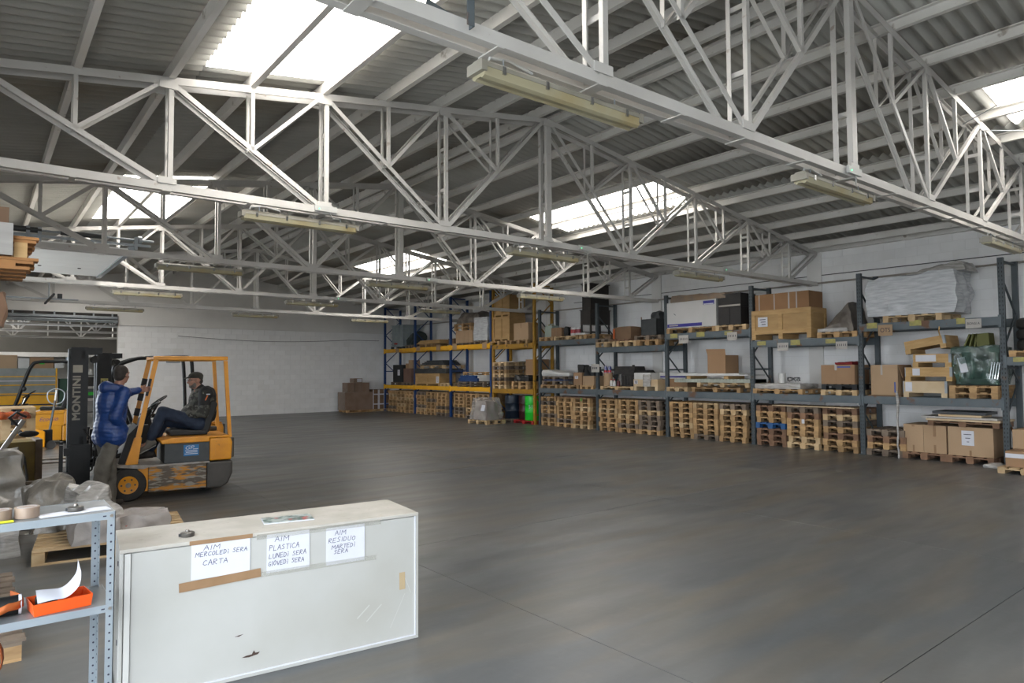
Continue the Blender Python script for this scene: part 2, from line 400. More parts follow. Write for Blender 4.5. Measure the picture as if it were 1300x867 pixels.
for i in range(len(xs) - 1):
    for j in range(len(ys) - 1):
        g = 0.003
        MB().box(xs[i] + g, xs[i + 1] - g, ys[j] + g, ys[j + 1] - g, -0.1, 0.0).build('slab', M_FLOOR, floor)

# ---- walls
def gable(mb, y0, y1, x0, x1, zb):
    poly = [(x0, zb), (x1, zb), (x1, zroof(x1) - 0.03)] + ([(RX, zroof(RX) - 0.03)] if x0 < RX < x1 else []) + [(x0, zroof(x0) - 0.03)]
    mb.prism_y(poly, y0, y1)
wall_right = struct(MB().box(XW, XW + 0.25, YF, YB + 0.3, 0, 4.62).build('wall_right', M_MORTAR))
mb = MB(); gable(mb, YB + 0.006, YB + 0.25, 4.0, XW, 0); wall_back = struct(mb.build('wall_back', M_MORTAR))
mb = MB(); gable(mb, YB - 0.05, YB + 0.25, 4.0, XW, 3.5)
mb.build('plaster_band', M_PLASTER, wall_back)
mb = MB(); gable(mb, YB - 0.05, YB + 0.25, XL, 4.0, 3.83); mb.build('lintel_wall', M_PLASTER, wall_back)
mb = MB(); mb.box(XL, -0.6, YB - 0.05, YB + 0.25, 0, 3.83); mb.build('door_pier', M_PLASTER, wall_back)
# left wall with two open loading doors, front wall with an open door behind the camera
mb = MB(); mb.box(XL - 0.25, XL, YF, -8.0, 0, 4.6); mb.box(XL - 0.25, XL, -8.0, 4.4, 4.0, 4.6); mb.box(XL - 0.25, XL, 4.4, 12.9, 0, 4.6); mb.box(XL - 0.25, XL, 18.3, YB + 0.25, 0, 4.6); mb.box(XL - 0.25, XL, 12.9, 18.3, 3.5, 4.6)
struct(mb.build('wall_left', M_PLASTER))
mb = MB(); gable(mb, YF - 0.25, YF, XL, XW, 2.6); mb.box(XL, 2.0, YF - 0.25, YF, 0, 2.6); mb.box(4.0, XW, YF - 0.25, YF, 0, 2.6)
struct(mb.build('wall_front', M_PLASTER))
# painted concrete blocks, laid in running bond; the ones that show largest are pieces of their own
BW, BH, JT = 0.44, 0.205, 0.005
def block_mesh(w, nm='block'):
    return MB().box(-0.006, 0, JT / 2, w - JT / 2, JT / 2, BH - JT / 2).mesh(nm, M_WALL)
full = block_mesh(BW)
single, rest = [], MB()
rows = int(4.6 / BH)
cand = []
for r_ in range(rows + 1):
    z = r_ * BH
    h = min(BH, 4.62 - z)
    if h < 0.05: continue
    y = -4.0 - (BW / 2 if r_ % 2 else 0)
    while y < YB:
        cand.append((y, z, h)); y += BW
vis = [c for c in cand if 1.7 < c[0] < 9.6 and c[2] == BH and (c[1] > 2.4 or (c[1] > 0.7 and c[0] < 6.3))]
vis.sort(key=lambda c: c[0]); vis = set(vis[:300])
for (y, z, h) in cand:
    if (y, z, h) in vis:
        o = link('block', full, wall_right); o.location = (XW, y, z)
    else: rest.box(XW - 0.006, XW, y + JT / 2, min(y + BW - JT / 2, YB), z + JT / 2, z + h - JT / 2)
o = rest.build('block_courses', M_WALL, wall_right, fix=False); o['kind'] = 'stuff'
full2 = MB().box(JT / 2, BW - JT / 2, -0.006, 0, JT / 2, BH - JT / 2).mesh('block', M_WALL)
rest = MB(); n = 0
for r_ in range(17):
    z = r_ * BH; x = 4.0 - (BW / 2 if r_ % 2 else 0)
    while x < XW:
        if x >= 4.0 and x < 13.0 and n < 300 and z > 0.15 * (x > 11) and z + BH <= 3.5:
            o = link('block', full2, wall_back); o.location = (x, YB, z); n += 1
        else: rest.box(max(x + JT / 2, 4.0), min(x + BW - JT / 2, XW), YB - 0.006, YB + 0.006, z + JT / 2, min(z + BH, 3.5) - JT / 2)
        x += BW
o = rest.build('block_courses', M_WALL, wall_back, fix=False); o['kind'] = 'stuff'
TY = [3.21, 7.88, 12.56, 17.22, 21.9]          # centre planes of the trusses
for y in TY + [26.5, -1.46]:
    MB().box(XW - 0.05, XW + 0.01, y - 0.17, y + 0.17, 0, 4.58).build('pilaster', M_PLASTER, wall_right)
# wall plate under the eaves and conduits along the right wall
MB().box(XW - 0.12, XW, YF, YB, 4.46, 4.60).build('eaves_beam', M_PURLIN, wall_right)
MB().tube([(XW - 0.06, YF, 3.70), (XW - 0.06, 7.75, 3.74), (XW - 0.06, YB, 3.80)], 0.022, 8).build('conduit', M_TAPEGREY, wall_right, smooth=True)
MB().tube([(XW - 0.03, YF, 3.86), (XW - 0.03, 7.8, 3.92), (XW - 0.03, 16, 3.96)], 0.009, 6).build('cable', M_DARKSTEEL, wall_right, smooth=True)
MB().tube([(6 + i * 0.5, YB - 0.07, 3.16 - 0.14 * math.sin(math.pi * min(1, i / 14)) if i < 15 else 3.16) for i in range(18)], 0.009, 6).build('cable', M_DARKSTEEL, wall_back, smooth=True)

# ---- roof: purlins, corrugated sheets and translucent skylight sheets
ceiling = link('ceiling', None); struct(ceiling)
PUR_L = [-0.99, -0.14, 0.71, 1.56, 2.41, 3.27, 4.12, 4.97, 5.82, 6.72]
PUR_R = [7.10, 7.98, 8.90, 9.80, 10.70, 11.55, 12.4, 13.25, 14.1, 14.9]
YS, YE = -12.0, YB
def purlin_mesh(side):
    s_ = 1 if side == 'L' else -1
    poly = [(-0.03, 0), (0.035, 0), (0.035, 0.012), (-0.018, 0.012), (-0.018, 0.125), (0.035, 0.125), (0.035, 0.138), (-0.03, 0.138)]
    return MB().prism([(a * s_, b) for a, b in poly], lambda a, b: (a, YF + 0.01, b), lambda a, b: (a, YE - 0.06, b)).mesh('purlin', M_PURLIN)
pl, pr_ = purlin_mesh('L'), purlin_mesh('R')
for x in PUR_L: o = link('purlin', pl, ceiling); o.location = (x, 0, zroof(x) - 0.165)
for x in PUR_R: o = link('purlin', pr_, ceiling); o.location = (x, 0, zroof(x) - 0.165)
PITCH_C, AMP = 0.155, 0.031
def sheet(x0, x1, y0, y1, name, m, seg=8, lift=0.0, parent=None):
    ny = max(4, int(round((y1 - y0) / PITCH_C * seg)))
    mb = MB()
    for dz in (0.0,):
        mb.grid(lambda u, v: (x0 + (x1 - x0) * v, y0 + (y1 - y0) * u,
                zroof(x0 + (x1 - x0) * v) + lift + AMP * math.cos(2 * math.pi * (y0 + (y1 - y0) * u) / PITCH_C)), ny, 2)
    o = mb.build(name, m, parent or ceiling, smooth=True, fix=False)
    so = o.modifiers.new('thickness', 'SOLIDIFY'); so.thickness = 0.007
    return o
SKL = (1.87, 3.36); SKR = (9.98, 11.35)
LROWS = [(XL - 0.3, SKL[0]), (SKL[0], SKL[1]), (SKL[1], RX + 0.02)]
RROWS = [(RX - 0.02, SKR[0]), (SKR[0], SKR[1]), (SKR[1], XW + 0.2)]
BAYS = [-9.2, -6.1, -1.46] + TY + [26.5, YB + 0.1]
SKY_L = [(-5.8, -1.8), (3.55, 7.72), (12.86, 16.85), (22.2, 26.2)]
SKY_R = [(-1.3, 2.93), (8.13, 12.05), (17.45, 21.45)]
wi = 0
for rows_, sk, hole in ((LROWS, SKY_L, 1), (RROWS, SKY_R, 1)):
    for k, (a, b) in enumerate(rows_):
        cuts = sorted(set([BAYS[0], BAYS[-1]] + ([y for s_ in sk for y in s_] if k == hole else BAYS)))
        for y0, y1 in zip(cuts[:-1], cuts[1:]):
            if k == hole and any(abs(y0 - s_[0]) < 0.01 for s_ in sk):
                wi += 1
                w = link('window_%d' % wi, None); struct(w)
                nsh = 4
                for q in range(nsh):
                    ya = y0 + (y1 - y0) * q / nsh; yb = y0 + (y1 - y0) * (q + 1) / nsh
                    sheet(a, b, ya, yb, 'skylight_sheet', M_SKYL, parent=w)
                    if q: MB().box(min(a, b), max(a, b), ya - 0.006, ya + 0.006, -0.004, 0.004).build('sheet_seam', M_SKYLROD, w, loc=(0, 0, 0))
                for o in w.children:
                    if o.name.startswith('sheet_seam'):
                        for v in o.data.vertices: v.co.z += zroof(v.co.x) - 0.04
            else: sheet(a, b, y0 - 0.02, y1 + 0.02, 'roof_sheet', M_SHEET, lift=0.0)
MB().prism_y([(RX - 0.3, zroof(RX) - 0.01), (RX, zroof(RX) + 0.06), (RX + 0.3, zroof(RX) - 0.01), (RX, zroof(RX) + 0.075)], YF - 0.2, YB).build('ridge_cap', M_SHEET, ceiling)
MB().tube([(9.0, 0.0, 5.28), (9.2, 1.2, 5.25), (10.3, 3.2, 5.02)], 0.006, 5).build('bracing_wire', M_GREYSTEEL, ceiling)
MB().tube([(10.6, 3.2, 5.0), (11.7, 2.2, 4.95), (14, -1, 4.7)], 0.006, 5).build('bracing_wire', M_GREYSTEEL, ceiling)

# ---- trusses: paired steel angles with battens
NODE = [-1.39, -0.15, 1.53, 3.27, 5.01, 6.91, 8.88, 10.72, 12.50, 14.10, 15.28]
ZB = 3.72
DUMMY = {}
def member(kind, key, mbf):
    k = (kind, key)
    if k not in DUMMY: DUMMY[k] = mbf().mesh(kind, M_PAINT)
    return DUMMY[k]
def truss(y, label):
    t = thing('roof_truss', label, 'roof truss', (0, y, 0), 0, 'white steel roof trusses of the hall')
    for s_ in (-1, 1):
        up = Vector((0, -s_, 0)); yo = 0.10 * s_
        ends = 0.095
        def mem(kind, p0, p1, w=0.05, th=0.007, flip=1, leg=0.04):
            key = (s_, tuple(round(q, 3) for q in p0 + p1), w)
            me = member(kind, key, lambda: MB().angle((p0[0], yo, p0[1]), (p1[0], yo, p1[1]), w, th, up, flip * s_, leg))
            link(kind, me, t)
        mem('bottom_chord', (NODE[0], ZB), (NODE[-1], ZB), 0.085, 0.009, -1, 0.065)
        mem('top_chord', (NODE[0], ztop(NODE[0]) - 0.04), (RX, ztop(RX) - 0.04), 0.08, 0.009, 1)
        mem('top_chord', (RX, ztop(RX) - 0.04), (NODE[-1], ztop(NODE[-1]) - 0.04), 0.08, 0.009, 1)
        for k in range(1, len(NODE) - 1):
            x = NODE[k]
            mem('post', (x + (0.03 if k < 6 else -0.03), ZB + 0.02), (x + (0.03 if k < 6 else -0.03), ztop(x) - 0.06), 0.10 if k == 5 else 0.05, 0.008, 1, 0.055 if k == 5 else 0.04)
        for k in range(len(NODE) - 1):
            a, b = NODE[k], NODE[k + 1]
            left = k < 5
            rise = (k == 4) if left else (k >= 6)
            za, zb_ = ztop(a) - 0.07, ztop(b) - 0.07
            if left and k != 4: p0, p1 = (a + 0.05, za), (b - 0.03, ZB + 0.03)
            elif k == 4: p0, p1 = (a + 0.05, ZB + 0.03), (b - 0.08, zb_)
            elif k == 5: p0, p1 = (a + 0.08, za), (b - 0.05, ZB + 0.03)
            else: p0, p1 = (a + 0.03, ZB + 0.03), (b - 0.05, zb_)
            mem('diagonal', p0, p1, 0.052)
            xm, zm = (p0[0] + p1[0]) / 2, (p0[1] + p1[1]) / 2
            if 0 < k < 9:
                mem('hanger', (xm, zm), (xm, ztop(xm) - 0.06), 0.04, 0.006)
                if k == 4 or k >= 6: q = (a + 0.06, za)
                else: q = (b - 0.06, zb_)
                mem('sub_diagonal', (xm, zm), q, 0.04, 0.006)
    # battens tie the two planes together, gussets at the nodes
    def bat(x, z, w=0.05, h=0.008):
        me = member('batten', (w, h), lambda: MB().box(-w / 2, w / 2, -0.10, 0.10, -h / 2, h / 2))
        o = link('batten', me, t); o.location = (x, 0, z)
    for k in range(1, len(NODE) - 1):
        x = NODE[k]; bat(x, ZB - 0.045, 0.09)
        if k < 9: bat((x + NODE[k + 1]) / 2, ZB - 0.045, 0.05)
        for q in (0.33, 0.67):
            me = member('batten_upright', 0, lambda: MB().box(-0.004, 0.004, -0.095, 0.095, -0.022, 0.022))
            o = link('batten', me, t); o.location = (x + (0.045 if k < 6 else -0.045), 0, ZB + (ztop(x) - ZB) * q)
        me = member('gusset', 0, lambda: MB().box(-0.09, 0.09, -0.004, 0.004, 0.03, 0.10))
        for yy in (-0.106, 0.106):
            o = link('gusset', me, t); o.location = (x, yy, ZB)
            o = link('gusset', me, t); o.location = (x, yy, ztop(x) - 0.16)
    return t
TL = ['nearest white steel truss with long chord sweeping over the right foreground', 'second white steel truss from the viewer, spanning above the forklift to the long wall',
      'third white steel truss from the viewer, middle one of five', 'fourth white steel truss from the viewer, second from the far wall', 'farthest white steel truss, closest to the back wall']
for y, l in zip(TY, TL): truss(y, l)
# ---- hall seen through the doorway in the back wall
struct(MB().box(-1.7, 14, 50, 50.3, 0, 6).build('wall_far', M_PLASTER))
struct(MB().box(-1.9, -1.7, YB + 0.3, 50, 0, 6).build('wall_far_left', M_PLASTER))
struct(MB().box(14, 14.2, YB + 0.3, 50, 0, 6).build('wall_far_right', M_PLASTER))
MB().box(-1.7, 14, 47.5, 47.9, 2.72, 2.98).build('trim_1', M_PLASTER)['kind'] = 'structure'
MB().box(-1.7, 14, 47.6, 47.8, 2.98, 5.9).build('wall_backdrop', mat('dim_backdrop', (0.17, 0.16, 0.14), 0.8, c2=(0.12, 0.115, 0.1), scale=0.6))['kind'] = 'structure'  # dark backdrop sheet added to read as the far hall's dim ceiling
c2 = struct(MB().prism_y([(-1.9, 5.2), (4, 5.9), (14.2, 4.7), (14.2, 4.8), (4, 6.0), (-1.9, 5.3)], YB + 0.26, 50.2).build('ceiling_far', M_SHEET))
for i, (x, y) in enumerate([(0.5, 35), (6.5, 41), (1.0, 44.5)]):  # unseen glowing panels added to brighten the far hall
    s_ = 1 if x < 4 else -1
    z = 5.9 - abs(x - 4) * 0.1176 - 0.03
    MB().hexa([(x - 0.8, y - 2, z - 0.094 * s_ - 0.012), (x + 0.8, y - 2, z + 0.094 * s_ - 0.012), (x + 0.8, y + 2, z + 0.094 * s_ - 0.012), (x - 0.8, y + 2, z - 0.094 * s_ - 0.012),
               (x - 0.8, y - 2, z - 0.094 * s_), (x + 0.8, y - 2, z + 0.094 * s_), (x + 0.8, y + 2, z + 0.094 * s_), (x - 0.8, y + 2, z - 0.094 * s_)]).build('window_%d' % (10 + i), M_SKYL)['kind'] = 'structure'
def far_truss(y, label):
    t = thing('roof_truss', label, 'roof truss', (0, y, 0), 0, 'white trusses of the hall behind the doorway')
    up = Vector((0, -1, 0)); xs_ = [-1.6 + 1.5 * i for i in range(7)]
    def mem(kind, p0, p1, w=0.06):
        key = ('far', tuple(round(q, 3) for q in p0 + p1), w)
        link(kind, member(kind, key, lambda: MB().angle((p0[0], 0, p0[1]), (p1[0], 0, p1[1]), w, 0.01, up)), t)
    mem('bottom_chord', (xs_[0], 3.7), (xs_[-1], 3.7), 0.1); mem('top_chord', (xs_[0], 4.9), (4, 5.6), 0.1); mem('top_chord', (4, 5.6), (xs_[-1], 5.3), 0.1)
    for i, x in enumerate(xs_):
        zt = 5.6 - abs(x - 4) * 0.117
        mem('post', (x, 3.7), (x, zt))
        if i < 6: mem('diagonal', (x, zt if i % 2 else 3.7), (xs_[i + 1], 3.7 if i % 2 else 5.6 - abs(xs_[i + 1] - 4) * 0.117))
far_truss(32.5, 'nearest white truss seen through the doorway in the back wall')
far_truss(37.5, 'middle white truss seen through the doorway in the back wall')
far_truss(43.5, 'farthest white truss seen through the doorway in the back wall')
# ================================================================== pallet racking along the right wall
RXF = 14.20
def rack(name, label, posts, bays, m_post, m_beam, height, slots=()):
    t = thing(name, label, 'pallet rack', (RXF, 0, 0))
    post = MB().prism([(0, 0), (0.075, 0), (0.075, 0.02), (0.012, 0.02), (0.012, 0.07), (0.075, 0.07), (0.075, 0.09), (0, 0.09)],
                      lambda a, b: (a, b, 0.0), lambda a, b: (a, b, height)).mesh('post', m_post)
    foot = MB().box(-0.02, 0.10, -0.02, 0.11, 0, 0.012).mesh('foot_plate', m_post)
    for y in posts:
        for x in (0.0, 0.77):
            o = link('post', post, t); o.location = (x, y - 0.045, 0)
            o = link('foot_plate', foot, t); o.location = (x, y - 0.045, 0)
        zs = [0.25]; 
        while zs[-1] + 0.62 < height: zs.append(zs[-1] + 0.62)
        for i in range(len(zs) - 1):
            a, b = (0.07, 0.78) if i % 2 else (0.78, 0.07)
            MB().cyl((a, y, zs[i]), (b, y, zs[i + 1]), 0.02, n=6).build('brace', m_post, t)
        for z in (height - 0.06, 1.75, 0.3):
            MB().box(0.07, 0.78, y - 0.015, y + 0.015, z - 0.02, z + 0.02).build('brace', m_post, t)
    for (y0, y1, levels) in bays:
        for zt in levels:
            for x in (-0.02, 0.80):
                MB().box(x, x + 0.05, y0 + 0.045, y1 - 0.045, zt - 0.135, zt).box(x + 0.012, x + 0.05, y0 + 0.045, y1 - 0.045, zt - 0.155, zt - 0.135).build('beam', m_beam, t)
            for ya, yb in ((y0 + 0.004, y0 + 0.052), (y1 - 0.052, y1 - 0.004)):
                MB().box(-0.028, 0.03, ya, yb, zt - 0.19, zt + 0.03).build('beam_connector', m_beam, t)
    if slots:
        mb = MB()
        for y in slots:
            for k in range(int(height / 0.075) - 1):
                for dy in (-0.022, 0.022): mb.box(-0.0015, 0.0, y + dy - 0.006, y + dy + 0.006, 0.06 + k * 0.075, 0.095 + k * 0.075)
        o = mb.build('punched_slots', M_BLACK, t); o['kind'] = 'stuff'
    return t
BP = [27.05, 24.41, 21.72, 19.12]
rack('blue_pallet_rack', 'blue pallet rack with bright yellow beams in the far corner', BP, [(BP[i + 1], BP[i], (1.16, 2.72)) for i in range(3)], M_RACKBLUE, M_RACKYEL, 4.6)
rack('ochre_pallet_rack', 'narrow ochre pallet rack between the blue and the grey racks', [18.98, 16.75], [(16.75, 18.98, (1.13, 2.65))], M_RACKOCHRE, M_RACKOCHRE, 4.60)
GP = [16.48, 13.90, 11.36, 8.86, 6.38, 3.92, 1.45]
GL2 = [2.69, 2.41, 2.69, 2.41, 2.66, 1.94]
rack('grey_pallet_rack', 'long blue-grey pallet rack with rust-stained beams along the right wall', GP,
     [(GP[i + 1], GP[i], ((1.19, GL2[i]) if i < 5 else (GL2[i],))) for i in range(6)], M_RACKPOST, M_RACKGREY, 3.71, slots=(6.38, 3.92, 8.86))
# ---- pallets
PW, PL, PH = 0.72, 1.0, 0.131
def pallet_mb(W=PW, L=PL, H=PH):
    mb = MB(); t = 0.019; hb = H - 3 * t
    for i in range(3):
        y = -W / 2 + 0.0 + i * (W - 0.1) / 2
        mb.box(-L / 2, L / 2, y, y + 0.1, 0, t)                      # bottom runners
        for j in range(3):
            x = -L / 2 + j * (L - 0.13) / 2
            mb.box(x, x + 0.13, y - (0.012 if i == 1 else 0), y + 0.1 + (0.012 if i == 1 else 0), t, t + hb)   # blocks
    for j in range(3):
        x = -L / 2 + j * (L - 0.13) / 2
        mb.box(x, x + 0.13, -W / 2, W / 2, t + hb, 2 * t + hb)
    n = 5; w = 0.11
    for i in range(n):
        y = -W / 2 + i * (W - w) / (n - 1); mb.box(-L / 2, L / 2, y, y + w, 2 * t + hb, H)
    return mb
PM = {}
def pallet(x, y, z, label, m=None, W=PW, L=PL, H=PH, rotz=0.0, group=None, name='pallet', cat='pallet', tilt=None):
    m = m or M_WOOD
    key = (m.name, W, L, H)
    if key not in PM: PM[key] = pallet_mb(W, L, H).mesh('pallet', m)
    o = link(name, PM[key]); o.location = (x, y, z); o.rotation_euler = (0, tilt or 0, rotz)
    return tag(o, label, cat, group)
STACKS = [5.95, 6.85, 7.66, 8.43, 9.42, 10.19, 10.93, 11.98, 12.74, 13.48, 14.58, 15.32, 16.06, 19.56, 20.34, 21.16, 22.37, 23.15, 23.92, 24.84, 25.58, 26.32]
random.seed(11)
for si, y in enumerate(STACKS):
    n = 4 if si == 0 else 7
    for k in range(n):
        r_ = random.random()
        m = M_WOOD
        if r_ < 0.16: m = M_WOODPALE
        elif r_ < 0.26: m = M_WOODGREY
        if si == 0: m = [M_WOODGREY, M_WOOD, M_WOODRED, M_WOODGREY][k]
        if si == 7: m = [M_WOOD, M_WOODGREY, M_WOODGREY, M_WOODGREY, M_WOODPALE, M_WOODGREY, M_WOODGREY][k]
        if si == 3: m = [M_WOODRED, M_WOODRED, M_WOODRED, M_PALBLUE, M_WOOD, M_WOOD, M_WOODRED][k]
        if si == 1: m = [M_WOOD, M_WOOD, M_WOODRED, M_WOOD, M_WOODGREY, M_WOODPALE, M_WOODRED][k]
        if si == 2: m = [M_WOODPALE, M_WOODPALE, M_WOOD, M_WOOD, M_WOOD, M_WOODRED, M_WOODGREY][k]
        colr = {'pallet_wood': 'brown wooden', 'pale_pallet_wood': 'pale wooden', 'weathered_pallet_wood': 'weathered grey wooden', 'reddish_pallet_wood': 'dark reddish wooden', 'blue_pallet_paint': 'blue-painted'}[m.name]
        pallet(RXF + 0.52 + random.uniform(-0.02, 0.02), y + random.uniform(-0.015, 0.015), k * PH,
               '%s pallet, %s from the floor in the %s floor stack from the right' % (colr, ORD[k], ORD[si]), m, group='pallets stacked on the floor under the racks', rotz=random.uniform(-0.012, 0.012))
# planks lying on stack tops
def plank(name, label, x0, x1, y0, y1, z, m, h=0.025, cat='plank'):
    return tag(MB().box(x0 - (x0 + x1) / 2, x1 - (x0 + x1) / 2, y0 - (y0 + y1) / 2, y1 - (y0 + y1) / 2, 0, h).build(name, m, loc=((x0 + x1) / 2, (y0 + y1) / 2, z)), label, cat)
plank('plank', 'long pale board lying on the pallet stacks beside the blue pallet', 14.17, 14.55, 6.52, 8.35, 7 * PH + 0.001, M_PINEPALE, 0.02)
plank('plank', 'reddish board lying on pallet stacks under the white sack', 14.17, 14.8, 14.35, 15.75, 7 * PH + 0.001, M_WOODRED, 0.02)
tag(MB().box(-0.001, 0, -0.02, 0.02, -0.045, 0.045).build('green_tag', mat('fluorescent_green', (0.03, 0.6, 0.04), 0.6), loc=(RXF + 0.0, 14.56, 0.87)), 'small fluorescent green tag on a pallet stack', 'tag')
tag(MB().box(-0.001, 0, -0.032, 0.032, -0.045, 0.045).build('paper_note', M_PAPER, loc=(RXF - 0.005, 7.64, 0.60)), 'small white paper stapled to a floor pallet stack', 'paper')

# ---- boxes, crates and other goods
def cbox(name, label, cat, x0, x1, y0, y1, z0, z1, m, tape=None, paper=None, flapseam=True, group=None, rotz=0.0, straps=0, strap_m=None, bevel=0.004):
    cx, cy = (x0 + x1) / 2, (y0 + y1) / 2; hx, hy = (x1 - x0) / 2, (y1 - y0) / 2; h = z1 - z0
    mb = MB().box(-hx, hx, -hy, hy, 0, h - 0.004)
    if flapseam: mb.box(-hx, -0.003, -hy, hy, h - 0.004, h); mb.box(0.003, hx, -hy, hy, h - 0.004, h)
    else: mb.box(-hx, hx, -hy, hy, h - 0.004, h)
    o = mb.build(name, m, loc=(cx, cy, z0), rotz=rotz)
    tag(o, label, cat, group)
    if tape is not None:      # tape strips on the front face: list of (centre y fraction, width, z0 frac, z1 frac)
        for (fy, w, a, b) in tape:
            yy = hy - fy * 2 * hy
            MB().box(-hx - 0.002, -hx, yy - w / 2, yy + w / 2, a * h, b * h).build('tape', strap_m or M_TAPE, o)
    if paper is not None:     # (centre y fraction, centre z fraction, width, height)
        fy, fz, w, hh = paper
        yy = hy - fy * 2 * hy
        p = MB().box(-hx - 0.004, -hx - 0.001, yy - w / 2, yy + w / 2, fz * h - hh / 2, fz * h + hh / 2).build('paper_label', M_PAPER, o)
        for q in range(3):
            MB().box(-hx - 0.0055, -hx - 0.004, yy - w * 0.3 + q * 0.02, yy + w * 0.32 - q * w * 0.12, fz * h + hh * (0.25 - 0.25 * q) - 0.006, fz * h + hh * (0.25 - 0.25 * q) + 0.006).build('print_line', M_INK, p)
    return o
def wrapped(name, label, cat, x0, x1, y0, y1, z0, z1, m, amp=0.04, seed=1, n=12, freq=4.0, rnd=0.1, taper=0.0, topfn=None, group=None, loc=None):
    cx, cy = (x0 + x1) / 2, (y0 + y1) / 2
    return tag(lump(x0 - cx, x1 - cx, y0 - cy, y1 - cy, 0, z1 - z0, amp, n, 8, seed, freq, rnd, taper, True, topfn).build(name, m, smooth=True, loc=(cx, cy, z0)), label, cat, group)
def crate(name, label, x0, x1, y0, y1, z0, z1, m_panel, m_frame, bar=0.07, paper=None, feet=0.07):
    t = thing(name, label, 'crate', ((x0 + x1) / 2, (y0 + y1) / 2, z0)); hx, hy, h = (x1 - x0) / 2, (y1 - y0) / 2, z1 - z0
    MB().box(-hx + 0.02, hx - 0.02, -hy + 0.02, hy - 0.02, feet, h - 0.012).build('panel_box', m_panel, t)
    MB().box(-hx, hx, -hy, hy, h - 0.02, h).build('lid', m_panel, t)
    for zz in (feet, h - bar - 0.02): MB().box(-hx, -hx + 0.022, -hy, hy, zz, zz + bar).build('frame_rail', m_frame, t); MB().box(-hx, hx, -hy, -hy + 0.022, zz, zz + bar).build('frame_rail', m_frame, t)
    for yy in (-hy, -bar / 2, hy - bar): MB().box(-hx - 0.001, -hx + 0.022, yy, yy + bar, feet, h - 0.02).build('frame_post', m_frame, t)
    for xx in (-hx, hx - bar): MB().box(xx, xx + bar, -hy - 0.001, -hy + 0.022, feet, h - 0.02).build('frame_post', m_frame, t)
    for yy in (-hy, -0.05, hy - 0.1):
        MB().box(-hx, hx, yy, yy + 0.1, 0, feet).build('skid', m_frame, t)
    if paper:
        fy, fz, w, hh = paper; yy = hy - fy * 2 * hy
        p = MB().box(-hx - 0.004, -hx - 0.001, yy - w / 2, yy + w / 2, fz * h - hh / 2, fz * h + hh / 2).build('paper_label', M_PAPER, t)
        for q in range(3): MB().box(-hx - 0.0055, -hx - 0.004, yy - w * 0.3, yy + w * (0.32 - 0.1 * q), fz * h + hh * (0.25 - 0.25 * q) - 0.008, fz * h + hh * (0.25 - 0.25 * q) + 0.008).build('print_line', M_INK, p)
    return t
F = RXF - 0.02   # front edge of the goods
# --- blue rack, upper level
z2 = 2.72
def ibc():
    t = thing('ibc_tote', 'caged translucent liquid tote on the far top shelf', 'tank', (14.65, 25.9, z2))
    lump(-0.42, 0.42, -0.5, 0.5, 0.14, 1.02, 0.012, 8, 8, 3, 3, 0.06).build('tank', mat('milky_plastic', (0.36, 0.42, 0.41), 0.35, c2=(0.28, 0.34, 0.34), scale=3), t, smooth=True)
    MB().cyl((0, 0, 1.0), (0, 0, 1.07), 0.09, n=16).build('lid', M_BLACK, t)
    MB().box(-0.45, 0.45, -0.53, 0.53, 0.09, 0.13).build('base_plate', M_GREYSTEEL, t)
    for x in (-0.4, 0, 0.4):
        for y in (-0.48, 0, 0.48): MB().box(x - 0.05, x + 0.05, y - 0.05, y + 0.05, 0, 0.09).build('foot', M_DARKSTEEL, t)
    for i in range(6): 
        z = 0.2 + i * 0.165
        MB().tube([(-0.45, -0.53, z), (0.45, -0.53, z), (0.45, 0.53, z), (-0.45, 0.53, z)], 0.009, 5, True).build('cage_bar', M_GREYSTEEL, t)
    for i in range(7):
        y = -0.53 + i * 1.06 / 6
        MB().cyl((-0.45, y, 0.12), (-0.45, y, 1.04), 0.009, n=5).build('cage_bar', M_GREYSTEEL, t)
    for i in range(1, 6):
        x = -0.45 + i * 0.9 / 6
        MB().cyl((x, -0.53, 0.12), (x, -0.53, 1.04), 0.009, n=5).build('cage_bar', M_GREYSTEEL, t)
    MB().cyl((-0.44, 0, 0.22), (-0.56, 0, 0.22), 0.04, n=10).build('valve', mat('red_plastic', (0.45, 0.03, 0.02), 0.4), t)
ibc()
pallet(14.7, 24.86, z2, 'small pallet under a dark tarpaulin beside the liquid tote', M_WOODGREY, W=0.6)
wrapped('tarpaulin_heap', 'dark green tarpaulin heap beside the liquid tote on the top shelf', 'tarpaulin', 14.25, 15.0, 24.5, 25.2, z2 + PH + 0.002, 3.38, mat('dark_green_tarp', (0.02, 0.035, 0.032), 0.6, c2=(0.05, 0.06, 0.055), scale=7), 0.12, 5, 12, 4, 0.2, 0.35)
pallet(14.7, 23.5, z2, 'pallet carrying brown planks on the yellow-beamed top shelf', M_WOOD, W=1.0)
for i in range(4): plank('plank', '%s of four stacked brown planks on the far top shelf' % ['lowest', 'second lowest', 'second highest', 'highest'][i], 14.2 + 0.03 * i, 14.9, 22.45 + 0.05 * i, 24.25 - 0.04 * i, z2 + PH + 0.002 + i * 0.038, M_PINE if i % 2 else M_PLY, 0.037)
cbox('cardboard_box', 'dark flat box behind the third blue post on the top shelf', 'box', 14.5, 15.0, 21.85, 22.3, z2 + 0.002, 3.02, M_CARDDARK)
pallet(14.66, 20.83, z2, 'greenish pallet under small cartons on the top shelf', M_WOODGREY, W=1.1, H=0.08)
for i in range(2):
    for j in range(4):
        cbox('carton', '%s carton of the %s row under the empty pallets, top shelf' % (['leftmost', 'second', 'third', 'rightmost'][j], ['lower', 'upper'][i]), 'carton', F + 0.05, 14.9, 21.37 - 0.28 * (j + 1), 21.37 - 0.28 * j - 0.01, z2 + 0.082 + 0.23 * i, z2 + 0.082 + 0.23 * i + 0.229, M_CARDTAN, group='small cartons on the far top shelf')
